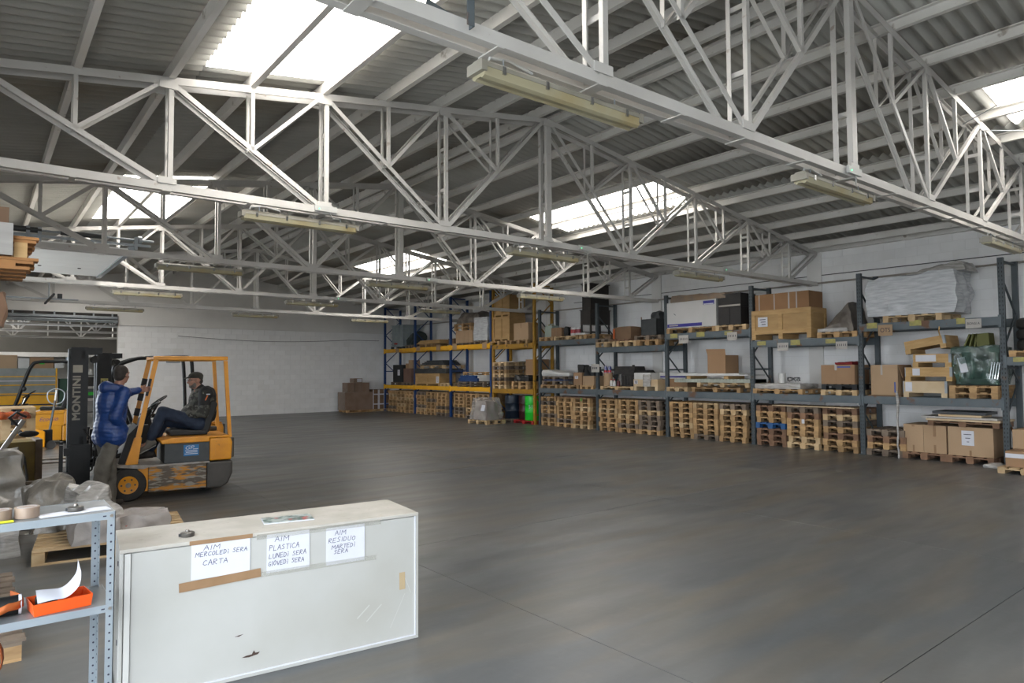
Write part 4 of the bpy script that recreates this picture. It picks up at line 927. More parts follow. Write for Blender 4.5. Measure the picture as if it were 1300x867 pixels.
def low_crate(y0, y1, z0, z1_, label, m, rot=0.0, paper=None):
    t = thing('wooden_crate', label, 'crate', (14.55, (y0 + y1) / 2, z0)); w = (y1 - y0) / 2; h = z1_ - z0
    t.rotation_euler = (rot, 0, 0)
    MB().box(-0.35, 0.35, -w, w, 0.085, h).build('panel_box', m, t)
    MB().box(-0.352, -0.30, -w - 0.003, -w + 0.04, 0.085, h).build('steel_corner', M_GREYSTEEL, t); MB().box(-0.352, -0.30, w - 0.012, w + 0.003, 0.085, h).build('steel_corner', M_GREYSTEEL, t)
    for y in (-w + 0.0, w - 0.1): MB().box(-0.35, 0.35, y, y + 0.1, 0, 0.085).build('skid', m, t)
    if paper: MB().box(-0.354, -0.350, paper[0], paper[1], 0.11, h - 0.02).build('paper_label', M_PAPER, t)
low_crate(4.82, 5.58, z1 + 0.001, 1.50, 'lowest pale crate of the stack beside the green wrapped machine', M_PINEPALE, 0, (0.22, 0.34))
low_crate(4.73, 5.54, 1.502, 1.765, 'second crate from the bottom beside the green wrapped machine', M_PINE, 0, (0.14, 0.27))
low_crate(4.74, 5.40, 1.767, 2.02, 'third crate from the bottom beside the green wrapped machine', M_PINE, 0, (-0.08, 0.27))
low_crate(4.80, 5.52, 2.075, 2.32, 'topmost crate, tilted on its stack', M_PINE, R(-9.5))
for i in range(2): pallet(14.62, 4.38, z1 + i * 0.118, '%s pallet under the green wrapped machine' % ['lower', 'upper'][i], M_WOOD, W=0.76, H=0.117)
t = thing('wrapped_machine', 'machine parts wrapped in green-tinted film on two pallets', 'wrapped load', (14.6, 4.36, z1 + 0.237))
M_GREENFILM = mat('green_film', (0.10, 0.22, 0.17), 0.15, alpha=0.55, c2=(0.03, 0.07, 0.06), scale=5, bump=0.6, bscale=12, spec=0.9)
lump(-0.36, 0.36, -0.36, 0.36, 0.02, 0.72, 0.05, 14, 8, 31, 5, 0.14, -0.05).build('film', M_GREENFILM, t, smooth=True)
for i, (y, h) in enumerate(((-0.2, 0.6), (0.05, 0.5), (0.22, 0.62))): MB().cyl((-0.1, y, 0), (-0.1, y, h), 0.07, n=14).build('column', [M_PLASTIC_W, M_RUBBER, M_DARKSTEEL][i], t, smooth=True)
MB().box(-0.2, 0.25, -0.3, 0.3, 0.0, 0.12).build('base', M_RUBBER, t)
MB().obox((-0.37, 0.2, 0.38), (0.006, 0.12, 0.28), Matrix.Rotation(R(-12), 3, 'X')).build('paper_label', M_PAPER, t)
for i in range(4): MB().cyl((-0.33, -0.2 - 0.04 * i, 0.12), (-0.3, -0.24 - 0.04 * i, 0.42), 0.008, n=6).build('rod', M_CHROME, t)
M_OLIVE = mat('olive_board', (0.12, 0.125, 0.025), 0.6)
for i in range(4):
    o = MB().obox((0, 0, 0.13), (0.3, 0.025 if i < 3 else 0.2, 0.24), Matrix.Rotation(R([22, 15, 10, -4][i]), 3, 'X')).build('olive_panel', M_OLIVE, loc=(14.5, 4.52 - 0.07 * i - (0.04 if i == 3 else 0), 2.13))
    tag(o, ['leftmost thin olive board', 'second thin olive board', 'third thin olive board', 'thick olive box'][i] + ' leaning on the green wrapped machine', 'board')
tag(MB().tube([(RXF - 0.04, 4.9, 2.53), (RXF - 0.05, 4.91, 2.45), (RXF - 0.045, 4.895, 2.37), (RXF - 0.05, 4.9, 2.31)], 0.012, 6).build('rope_hook', M_PINE, smooth=True), 'short rope hanging from the beam above the crates', 'rope')
# floor, bay 5: cartons
def floor_carton(y0, y1, z1_, label, m, paper=None, tapes=None, x0=None):
    x0 = x0 or F + 0.1
    return cbox('carton', label, 'carton', x0, x0 + 0.75, y0, y1, PH + 0.001, z1_, m, tape=tapes, paper=paper)
pallet(14.62, 5.26, 0, 'pallet under the two joined tan cartons on the floor', M_WOODRED, W=0.76, L=0.8); pallet(14.62, 4.5, 0, 'reddish pallet under the labelled tan carton', M_WOODRED, W=0.76, L=0.8)
floor_carton(5.28, 5.63, 0.66, 'left one of two joined tan cartons on the floor pallet', M_CARDTAN, None, [(0.5, 0.035, 0, 0.25), (0.5, 0.05, 0.92, 1.0)])
floor_carton(4.89, 5.275, 0.66, 'right one of two joined tan cartons on the floor pallet', M_CARDTAN, None, [(0.5, 0.04, 0, 0.3), (0.5, 0.05, 0.6, 1.0)])
floor_carton(4.14, 4.86, 0.66, 'wide tan carton with white paper sheet on the floor', M_CARDTAN, (0.45, 0.62, 0.2, 0.27), [(0.5, 0.035, 0, 0.2)])
pallet(14.62, 4.6, 0.662, 'pallet lying on the tan floor cartons', M_WOODRED, W=1.15, L=0.8, H=0.10)
for i, (a, b, x0, x1, m) in enumerate(((4.0, 5.2, 14.2, 15.0, M_PINEPALE), (4.05, 5.28, 14.22, 14.9, M_PAPERGREY), (4.3, 5.0, 14.25, 14.8, M_PINEPALE), (4.25, 5.12, 14.3, 14.95, mat('slate_sheet', (0.06, 0.065, 0.07), 0.5)))):
    plank('sheet_panel', ['lowest pale sheet', 'wide grey sheet', 'short pale sheet', 'topmost slate-grey sheet'][i] + ' of the pile over the floor cartons', x0, x1, a, b, 0.764 + 0.04 * i, m, 0.035 if i < 3 else 0.05, 'panel')
wrapped('film_twist', 'twisted strip of clear film hanging beside the tan cartons', 'film', 14.12, 14.15, 5.655, 5.69, 0.0, 1.3, M_FILM, 0.03, 3, 10, 7, 0.2)
wrapped('film_scraps', 'clear film scraps crumpled on the floor by the nearest post', 'film', 13.9, 14.15, 3.85, 4.2, 0.0, 0.06, M_FILM, 0.05, 5, 8, 12, 0.3)
pallet(14.55, 3.35, 0, 'pallet under the tan carton at the right edge', M_WOODRED, W=0.95, L=0.8)
cbox('carton', 'tall tan carton at the right edge behind the small wrapped carton', 'carton', F + 0.02, 14.9, 2.95, 3.83, PH + 0.001, 0.67, M_CARDTAN)
pallet(13.75, 3.45, 0, 'pale pallet at the right edge under the small film-wrapped carton', M_WOODPALE, W=0.75, L=0.8, H=0.10)
o = cbox('small_carton', 'small film-wrapped carton with white band at the right edge', 'carton', 13.5, 14.0, 3.1, 3.75, 0.102, 0.36, M_CARD, flapseam=False); MB().box(-0.254, -0.25, -0.325, 0.325, 0.15, 0.22).build('white_band', M_PAPER, o)
pallet(14.66, 3.35, 1.94, 'pallet under the stacked black tyres at the right edge', M_WOOD, W=0.95, H=0.11)
for k in range(3):
    t = thing('tyre', '%s black tyre of the stack at the right edge' % ['lowest', 'middle', 'topmost'][k], 'tyre', (14.62, 3.4, 2.052 + k * 0.19), group='tyres stacked at the right edge')
    MB().lathe([(0.24, 0.0), (0.36, 0.0), (0.41, 0.03), (0.42, 0.095), (0.41, 0.16), (0.36, 0.19), (0.24, 0.19), (0.22, 0.095), (0.24, 0.0)], (0, 0, 0), 26).build('tread', M_RUBBER, t, smooth=True)
# --- cards and stickers on the beams
def beam_card(y0, y1, z0, z1_, m, label, name='shelf_card', cat='card', ink=True, body=None):
    o = tag(MB().box(-0.003, 0, -(y1 - y0) / 2, (y1 - y0) / 2, 0, z1_ - z0).build(name, m, loc=(RXF - (0.031 if cat == 'sticker' else 0.038), (y0 + y1) / 2, z0)), label, cat)
    w = y1 - y0; h = z1_ - z0
    if body: text('lettering', body, h * (0.55 if len(body) < 5 else 0.36), M_INK, o, (-0.005, 0, h * 0.5), (R(90), 0, R(-90)), ext=0.0005, sx=0.85)
    elif ink:
        for q in range(5): MB().box(-0.0045, -0.003, w * 0.36 - q * w * 0.17 - w * 0.05, w * 0.36 - q * w * 0.17, h * 0.4, h * 0.68).build('pen_stroke', M_INK, o)
cards = [(25.63, 25.92, 2.56, 2.73, 'first'), (23.90, 24.18, 2.59, 2.76, 'second'), (22.35, 22.65, 2.56, 2.79, 'third'), (21.20, 21.48, 2.56, 2.79, 'fourth'), (19.29, 19.55, 2.54, 2.77, 'fifth')]
for a, b, c, d, n_ in cards: beam_card(a, b, c, d, M_CARDTAN, '%s tan card from the left on the upper yellow beam' % n_, ink=False)
for a, b, c, d, l in [(10.61, 10.91, 2.42, 2.63, 'grey handwritten card under the left half of the white carton'), (9.21, 9.48, 2.45, 2.64, 'tilted grey handwritten card under the black boxes'), (7.92, 8.18, 2.16, 2.34, 'grey handwritten card under the pine crate'), (6.62, 6.86, 2.16, 2.32, 'grey handwritten card under the brown wrapped heap')]:
    beam_card(a, b, c, d, M_PAPERGREY, l)
beam_card(5.73, 6.00, 2.40, 2.62, M_CARDTAN, 'tan card lettered OTS hanging from the upper beam', body='OTS'); beam_card(4.22, 4.47, 2.47, 2.64, M_PAPERGREY, 'grey card lettered BONSI at the right end of the upper beam', body='BONSI A')
for i, (a, b, c, d) in enumerate([(10.96, 11.19, 2.57, 2.68), (10.13, 10.37, 2.57, 2.69), (9.34, 9.56, 2.58, 2.67), (8.47, 8.69, 2.30, 2.39), (7.65, 7.87, 2.28, 2.39), (6.87, 7.08, 2.29, 2.38), (6.02, 6.22, 2.56, 2.67), (5.21, 5.42, 2.57, 2.68), (4.48, 4.62, 2.56, 2.67), (3.55, 3.77, 1.85, 1.93)]):
    beam_card(a, b, c, d, M_PAPERYEL, '%s yellow beam sticker from the left on the grey upper beams' % ORD[i], 'beam_sticker', 'sticker', ink=False)
# --- far corner: cartons by the back wall
pallet(12.95, 27.3, 0, 'pallet under the film-wrapped cartons in the far corner', M_WOOD, W=0.8, L=1.2, H=0.1)
cbox('film_carton', 'wide film-wrapped carton block on the pallet in the far corner', 'carton', 12.3, 13.6, 26.95, 27.7, 0.102, 0.86, mat('film_on_card', (0.25, 0.165, 0.115), 0.3, c2=(0.3, 0.22, 0.17), scale=3), flapseam=False)
for i in range(3): cbox('film_carton', '%s carton of the upper row in the far corner' % ['left', 'middle', 'right'][i], 'carton', 12.42 + 0.35 * i, 12.74 + 0.35 * i, 26.98, 27.5, 0.862, 1.27, MATS['film_on_card'], flapseam=False)
cbox('film_carton', 'small topmost carton with white label in the far corner', 'carton', 12.72, 13.12, 27.0, 27.4, 1.272, 1.46, MATS['film_on_card'], flapseam=False)
tag(MB().box(-0.11, 0.11, -0.003, 0, -0.07, 0.07).build('paper_label', M_PAPER, loc=(12.98, 26.998, 1.37)), 'white paper on the small topmost carton in the far corner', 'paper')
pallet(14.05, 27.35, 0, 'pallet under the white-taped boxes in the far corner', M_WOODPALE, W=0.7, L=0.95, H=0.1)
for i in range(3):
    for j in range(2):
        o = cbox('taped_box', '%s white-taped box in the %s row, far corner' % (['left', 'middle', 'right'][i], ['lower', 'upper'][j]), 'box', 13.64 + 0.29 * i, 13.92 + 0.29 * i, 27.05, 27.6, 0.102 + 0.43 * j, 0.102 + 0.43 * j + 0.425, M_CARDDARK, flapseam=False, group='white-taped boxes in the far corner')
        for q in (-0.13, 0.11): MB().box(q, q + 0.04, -0.277, -0.274, 0, 0.425).build('tape', M_PAPER, o)
        MB().box(-0.14, 0.14, -0.279, -0.277, 0.19, 0.24).build('tape', M_PAPER, o)
# ================================================================== fluorescent fittings under the trusses (switched off)
M_FITTING = mat('fitting_housing', (0.40, 0.38, 0.32), 0.5, c2=(0.30, 0.28, 0.23), scale=5)
M_DIFFUSER = mat('yellowed_diffuser', (0.55, 0.50, 0.33), 0.3, c2=(0.50, 0.40, 0.20), scale=2.5, stretch=(1, 1, 1), lo=0.5, hi=0.7, alpha=0.85)
M_TUBE = mat('lamp_tube', (0.75, 0.74, 0.68), 0.4)
def fitting_parts():
    root = link('fluorescent_lamp', None)
    L = 0.70
    MB().prism([(-0.075, 0.0), (0.075, 0.0), (0.075, 0.025), (0.04, 0.055), (-0.04, 0.055), (-0.075, 0.025)], lambda a, b: (-L, a, b), lambda a, b: (L, a, b)).build('housing', M_FITTING, root)
    MB().prism([(-0.07, 0.0), (-0.06, -0.05), (-0.035, -0.062), (-0.02, -0.05), (0.02, -0.05), (0.035, -0.062), (0.06, -0.05), (0.07, 0.0)], lambda a, b: (-L + 0.01, a, b), lambda a, b: (L - 0.01, a, b)).build('diffuser', M_DIFFUSER, root)
    for y in (-0.032, 0.032): MB().cyl((-L + 0.06, y, -0.028), (L - 0.06, y, -0.028), 0.014, n=10).build('tube', M_TUBE, root, smooth=True)
    for x in (-0.55, -0.2, 0.2, 0.55):
        for s_ in (-1, 1): MB().box(x - 0.012, x + 0.012, 0.07 * s_ - 0.008, 0.07 * s_ + 0.008, -0.02, 0.03).build('clip', M_CHROME, root)
    for s_ in (-1, 1): MB().box(L * s_ - 0.02, L * s_ + 0.02, -0.078, 0.078, -0.03, 0.035).build('end_cap', M_FITTING, root)
    for x in (-0.5, 0.5): MB().cyl((x, 0, 0.05), (x, 0, 0.115), 0.006, n=6).build('hanger', M_GREYSTEEL, root)
    MB().tube([(-0.62, 0, 0.05), (-0.6, 0.01, 0.1), (-0.45, 0.02, 0.13), (-0.25, 0.02, 0.10)], 0.01, 6).build('flex', M_PLASTIC_W, root, smooth=True)
    return root
proto = fitting_parts(); first = True
tn = ['nearest truss', 'second truss', 'third truss', 'fourth truss', 'farthest truss']
for ti, y in enumerate(TY):
    for xi, x in enumerate((3.03, 6.93, 10.92) if ti != 0 else (3.01, 6.75, 11.85)):
        o = proto if first else copy_tree(proto); first = False
        o.location = (x, y + 0.02, ZB - 0.045 - 0.115)
        tag(o, 'unlit yellowed fluorescent fitting under the %s, %s' % (tn[ti], ['left one', 'middle one', 'one nearest the racks'][xi]), 'lamp', 'fluorescent fittings under the trusses')
        if ti in (1, 2, 3) or (ti == 0 and xi == 1):
            sx = x + (0.25 if xi == 0 else 0.75 if ti else 0.1)
            if xi == 2 and ti != 1: continue
            if ti == 2 and xi != 1 or ti == 3 and xi == 0: continue
            e = thing('emergency_light', 'small white emergency box with green light on the %s, by the %s fitting' % (tn[ti], ['left', 'middle', 'right'][xi]), 'emergency light', (sx, y - 0.11, ZB))
            MB().box(-0.14, 0.14, -0.03, 0.0, -0.03, 0.045).build('case', M_PLASTIC_W, e, bevel=0.005)
            MB().cyl((-0.09, -0.031, 0.0), (-0.09, -0.036, 0.0), 0.007, n=8).build('indicator', M_LED, e)
            MB().tube([(0.05, -0.01, -0.03), (0.1, 0.02, -0.09), (0.2, 0.06, -0.08)], 0.007, 6).build('flex', M_PLASTIC_W, e, smooth=True)
# grey steel angle brackets hanging from the nearest truss
b_ = thing('steel_bracket', 'blue-grey slotted bracket hanging on the nearest truss at the top edge', 'bracket', (2.12, 3.02, 3.80))
MB().angle((0, 0, -0.12), (0, 0, 0.35), 0.05, 0.006, Vector((0, 1, 0))).build('hanger', M_RACKGREY, b_)
MB().angle((0.0, 0.0, 0.14), (0.55, 0.0, 0.42), 0.05, 0.006, Vector((0, 1, 0))).build('arm', M_RACKGREY, b_)
b_ = thing('steel_rail', 'blue-grey slotted rail crossing behind the nearest truss at the top edge', 'rail', (2.68, 3.6, 3.97))
MB().angle((-0.5, 0, 0.12), (0.1, 0, -0.02), 0.06, 0.006, Vector((0, 1, 0))).build('rail_angle', M_RACKGREY, b_)

# ================================================================== open overhead door and its gear, left rear
t = thing('overhead_door', 'white sectional door raised flat below the trusses, with grey rails', 'overhead door', (0, 12.95, 3.85))
for k in range(7):
    MB().box(-1.2, 2.0, 0.12 + k * 0.56, 0.12 + k * 0.56 + 0.552, 0.0, 0.035).build('door_section', mat('door_white', (0.82, 0.82, 0.80), 0.5), t)
MB().box(1.98, 2.06, 0.0, 4.1, -0.03, 0.06).build('side_rail', M_GREYSTEEL, t)
MB().cyl((-1.2, 0.0, 0.17), (2.35, 0.0, 0.17), 0.018, n=10).build('shaft', M_GREYSTEEL, t, smooth=True)
MB().cyl((-0.6, 0.0, 0.17), (0.75, 0.0, 0.17), 0.045, n=14).build('spring', M_DARKSTEEL, t, smooth=True)
MB().cyl((1.0, 0.0, 0.17), (1.6, 0.0, 0.17), 0.04, n=14).build('spring', M_DARKSTEEL, t, smooth=True)
MB().box(-1.2, 2.3, -0.03, 0.03, 0.06, 0.10).build('header_rail', M_GREYSTEEL, t)
for x in (0.55, 0.7, 2.05): MB().box(x, x + 0.05, -0.04, 0.04, 0.0, 0.22).build('bearing_bracket', M_GREYSTEEL, t)
MB().cyl((2.1, -0.02, 0.17), (2.16, -0.02, 0.17), 0.07, n=16).build('cable_drum', M_GREYSTEEL, t, smooth=True)
for q in (0.9, 1.55): MB().cyl((q, 2.9, 0.0), (q, 2.9, -0.012), 0.03, n=10).build('latch', M_RUBBER, t)
t = thing('door_track', 'thin grey hanging track below the raised white door', 'track', (0, 20.5, 3.62))
MB().box(-0.4, 2.0, -0.02, 0.02, 0, 0.03).build('track_bar', M_GREYSTEEL, t); MB().box(1.35, 1.39, -1.5, 1.2, -0.03, 0.01).build('track_bar', M_DARKSTEEL, t)
for x in (0.0, 1.37): MB().box(x - 0.015, x + 0.015, -0.02, 0.02, 0, 0.45).build('hanger', M_GREYSTEEL, t)
MB().box(1.55, 1.65, -0.06, 0.06, 0.03, 0.15).build('motor', M_DARKSTEEL, t)
# rolled-up shutter over the doorway in the back wall
t = thing('rolling_shutter', 'grey rolled shutter bundle along the top of the back doorway', 'shutter', (0, 28.05, 3.58))
for k in range(5): MB().cyl((-0.6, -0.06 - 0.035 * (k % 2), 0.0 + 0.045 * k), (3.95, -0.06 - 0.035 * (k % 2), 0.0 + 0.045 * k), 0.03, n=8).build('slat', M_GREYSTEEL if k != 2 else M_DARKSTEEL, t, smooth=True)
for k in range(8): MB().box(-0.3 + 0.58 * k, -0.25 + 0.58 * k, -0.05, 0.0, 0.18, 0.32).build('bracket', M_GREYSTEEL, t)
MB().box(-0.6, 3.95, -0.02, 0.0, 0.20, 0.31).build('back_board', M_RUBBER, t)

# ================================================================== high shelf corner at the upper left
t = thing('storage_rack', 'grey rack at the left edge carrying overhanging pallets', 'pallet rack', (-1.38, 6.2, 0))
for x in (0.0, 0.95):
    for y in (-0.9, 0.75): MB().box(x, x + 0.07, y, y + 0.07, 0, 2.5).build('post', M_RACKPOST, t)
for y in (-0.88, 0.77): MB().box(0.0, 1.02, y, y + 0.05, 2.36, 2.47).build('beam', M_RACKGREY, t)
for x in (0.0, 0.97): MB().box(x, x + 0.05, -0.9, 0.82, 2.36, 2.47).build('beam', M_RACKGREY, t)
M_ORWOOD = mat('orange_brown_wood', (0.46, 0.21, 0.06), 0.7, c2=(0.34, 0.15, 0.045), scale=4)
t = thing('overhanging_pallet', 'lower orange-brown pallet overhanging at the upper left edge', 'pallet', (0, 5.75, 2.472))
for z, xe in ((0.0, 0.27), (0.042, 0.29)): 
    for k in range(4): MB().box(-1.3, xe - 0.01 * (k % 2), 0.22 * k, 0.22 * k + 0.12, z, z + 0.02).build('slat', M_ORWOOD, t)
for k in (0, 2): MB().box(0.10, 0.19, 0.22 * k, 0.22 * k + 0.1, 0.02, 0.042).build('block', M_ORWOOD, t); MB().box(-0.6, -0.5, 0.22 * k, 0.22 * k + 0.1, 0.02, 0.042).build('block', M_ORWOOD, t)
t = thing('overhanging_pallet', 'upper orange-brown pallet with square block, overhanging at the upper left edge', 'pallet', (0, 5.75, 2.536))
for z, xe in ((0.0, 0.32), (0.124, 0.305), (0.148, 0.32)):
    for k in range(4): MB().box(-1.3, xe - 0.012 * (k % 2), 0.22 * k, 0.22 * k + 0.12, z, z + 0.02).build('slat', M_ORWOOD, t)
for k in (0, 2): MB().box(0.18, 0.255, 0.22 * k, 0.22 * k + 0.1, 0.02, 0.124).build('block', M_PINE, t); MB().box(-0.6, -0.5, 0.22 * k, 0.22 * k + 0.1, 0.02, 0.124).build('block', M_ORWOOD, t)
o = plank('grey_sheet', 'grey laminate board leaning on the pallets at the left edge', -0.5, 0.172, 5.70, 5.72, 2.56, mat('grey_laminate', (0.42, 0.40, 0.37), 0.5, c2=(0.34, 0.32, 0.3), scale=3, stretch=(1, 1, 6)), 0.22, 'board')
for i in range(2): cbox('dark_box', '%s dark box on pallets at the upper left edge' % ['lower', 'upper'][i], 'box', -0.5, 0.145 + 0.008 * i, 5.95, 6.5, 2.706 + 0.115 * i, 2.82 + 0.115 * i, M_CARDDARK, flapseam=False)
wrapped('brown_bundle', 'dark brown bundle poking in at the left edge below the pallets', 'bundle', -0.5, 0.145, 5.9, 6.3, 2.08, 2.31, M_WOODRED, 0.04, 4, 8, 6, 0.2)
plank('bundle_shelf', 'shelf board of the left edge rack holding the brown bundle', -1.3, 0.02, 5.4, 6.9, 2.05, M_WOODRED, 0.028, 'shelf')

# ================================================================== forklifts
def wheel(t, x, y, z, r_, w, m_hub, s_=-1, bolts=True):
    o = MB().lathe([(r_ * 0.55, -w / 2), (r_ * 0.92, -w / 2), (r_, -w / 2 + 0.02), (r_, w / 2 - 0.02), (r_ * 0.92, w / 2), (r_ * 0.55, w / 2)], (x, y, z), 30, 'y').build('tyre', M_RUBBER, t, smooth=True)
    h = MB().lathe([(r_ * 0.54, s_ * w * 0.503), (r_ * 0.52, s_ * w * 0.54), (r_ * 0.46, s_ * w * 0.52), (0.03, s_ * w * 0.51)], (x, y, z), 24, 'y').build('hub', m_hub, t, smooth=True)
    if bolts:
        for k in range(6):
            a = k * math.pi / 3
            MB().cyl((x + math.cos(a) * r_ * 0.36, y + s_ * w * 0.50, z + math.sin(a) * r_ * 0.36), (x + math.cos(a) * r_ * 0.36, y + s_ * w * 0.57, z + math.sin(a) * r_ * 0.36), 0.013, n=6).build('wheel_bolt', M_DARKSTEEL, h)
        MB().cyl((x, y + s_ * w * 0.50, z), (x, y + s_ * w * 0.58, z), 0.035, n=10).build('hub_cap', M_STEELEDGE, h)
def mast(t, brand=None, badge=None, ztop_=2.1):
    for y in (0.20, 0.66):
        MB().prism([(-0.66, 0), (-0.46, 0), (-0.46, 0.025), (-0.5, 0.025), (-0.5, 0.07), (-0.46, 0.07), (-0.46, 0.09), (-0.66, 0.09)], lambda a, b, y=y: (a, y + b, 0.10), lambda a, b, y=y: (a, y + b, ztop_)).build('mast_channel', M_BLACK, t)
        MB().cyl((-0.668, y + 0.03, 0.12), (-0.668, y + 0.03, ztop_ - 0.02), 0.022, n=10).build('mast_rail', M_DARKSTEEL, t, smooth=True)
        MB().box(-0.63, -0.54, y + 0.095, y + 0.13, 0.25, ztop_ - 0.05).build('inner_channel', M_BLACK, t)
        MB().box(-0.46, -0.30, y, y + 0.07, ztop_ - 0.09, ztop_ - 0.005).build('top_bracket', M_BLACK, t)
        MB().cyl((-0.38, y - 0.01, ztop_ - 0.16), (-0.38, y + 0.08, ztop_ - 0.16), 0.05, n=14).build('hose_pulley', M_RUBBER, t, smooth=True)
        MB().cyl((-0.50, y + 0.125, 0.25), (-0.50, y + 0.125, ztop_ - 0.3), 0.028, n=10).build('lift_cylinder', M_BLACK, t, smooth=True)
        MB().cyl((-0.42, y + 0.05, 0.5), (-0.05, y + 0.05, 0.62), 0.03, n=10).build('tilt_cylinder', M_BLACK, t, smooth=True)
    for z in (0.22, 0.85, ztop_ - 0.1): MB().box(-0.55, -0.50, 0.2, 0.75, z - 0.05, z + 0.05).build('cross_member', M_BLACK, t)
    for z in (0.34, 0.66): MB().box(-0.72, -0.66, 0.12, 0.84, z, z + 0.1).build('carriage_bar', M_BLACK, t)
    for y in (0.135, 0.77): MB().box(-0.66, -0.42, y, y + 0.05, 0.26, 0.80).build('carriage_bracket', M_BLACK, t)
    for y in (0.14, 0.70):
        MB().box(-0.77, -0.725, y, y + 0.10, 0.27, 0.80).build('fork_shank', M_BLACK, t)
        MB().hexa([(-1.78, y + 0.02, 0.265), (-0.73, y, 0.25), (-0.73, y + 0.1, 0.25), (-1.78, y + 0.08, 0.265), (-1.78, y + 0.02, 0.28), (-0.73, y, 0.292), (-0.73, y + 0.1, 0.292), (-1.78, y + 0.08, 0.28)]).build('fork_blade', M_STEELEDGE, t)
    MB().tube([(-0.5, 0.17, 1.0), (-0.35, 0.16, 0.75), (-0.4, 0.16, 0.45), (-0.56, 0.16, 0.36)], 0.012, 7).build('hose', M_RUBBER, t, smooth=True)
    if brand:
        rot = Matrix(((0, -1, 0), (0, 0, -1), (1, 0, 0))).to_euler()
        for dx, dz in ((-0.004, -0.004), (0.004, -0.004), (-0.004, 0.004), (0.004, 0.004)):      # heavy strokes: the letters are laid four times, slightly shifted
            text('lettering', brand, 0.122, M_LETTER, t, (-0.585 + dx, 0.1975, 1.42 + dz), rot, ext=0.001, sx=1.16)
        MB().box(-0.635, -0.525, 0.197, 0.1995, 1.76, 1.86).build('name_plate', M_LETTER, t)
    if badge:
        p = MB().box(-0.62, -0.51, 0.196, 0.1995, 1.50, 1.66).build('badge', M_PAPERYEL, t)
        text('lettering', badge, 0.12, M_INK, t, (-0.565, 0.194, 1.58), (R(90), 0, 0), ext=0.001)
def seat(t, x=0.55):
    MB().prism_y([(x, 0.84), (x + 0.5, 0.83), (x + 0.5, 0.90), (x + 0.04, 0.93), (x - 0.02, 0.90)], 0.24, 0.70).build('seat_cushion', M_BLACK, t, bevel=0.02)
    MB().prism_y([(x + 0.42, 0.88), (x + 0.52, 0.86), (x + 0.64, 1.28), (x + 0.60, 1.34), (x + 0.54, 1.32)], 0.26, 0.68).build('seat_back', M_BLACK, t, bevel=0.02)
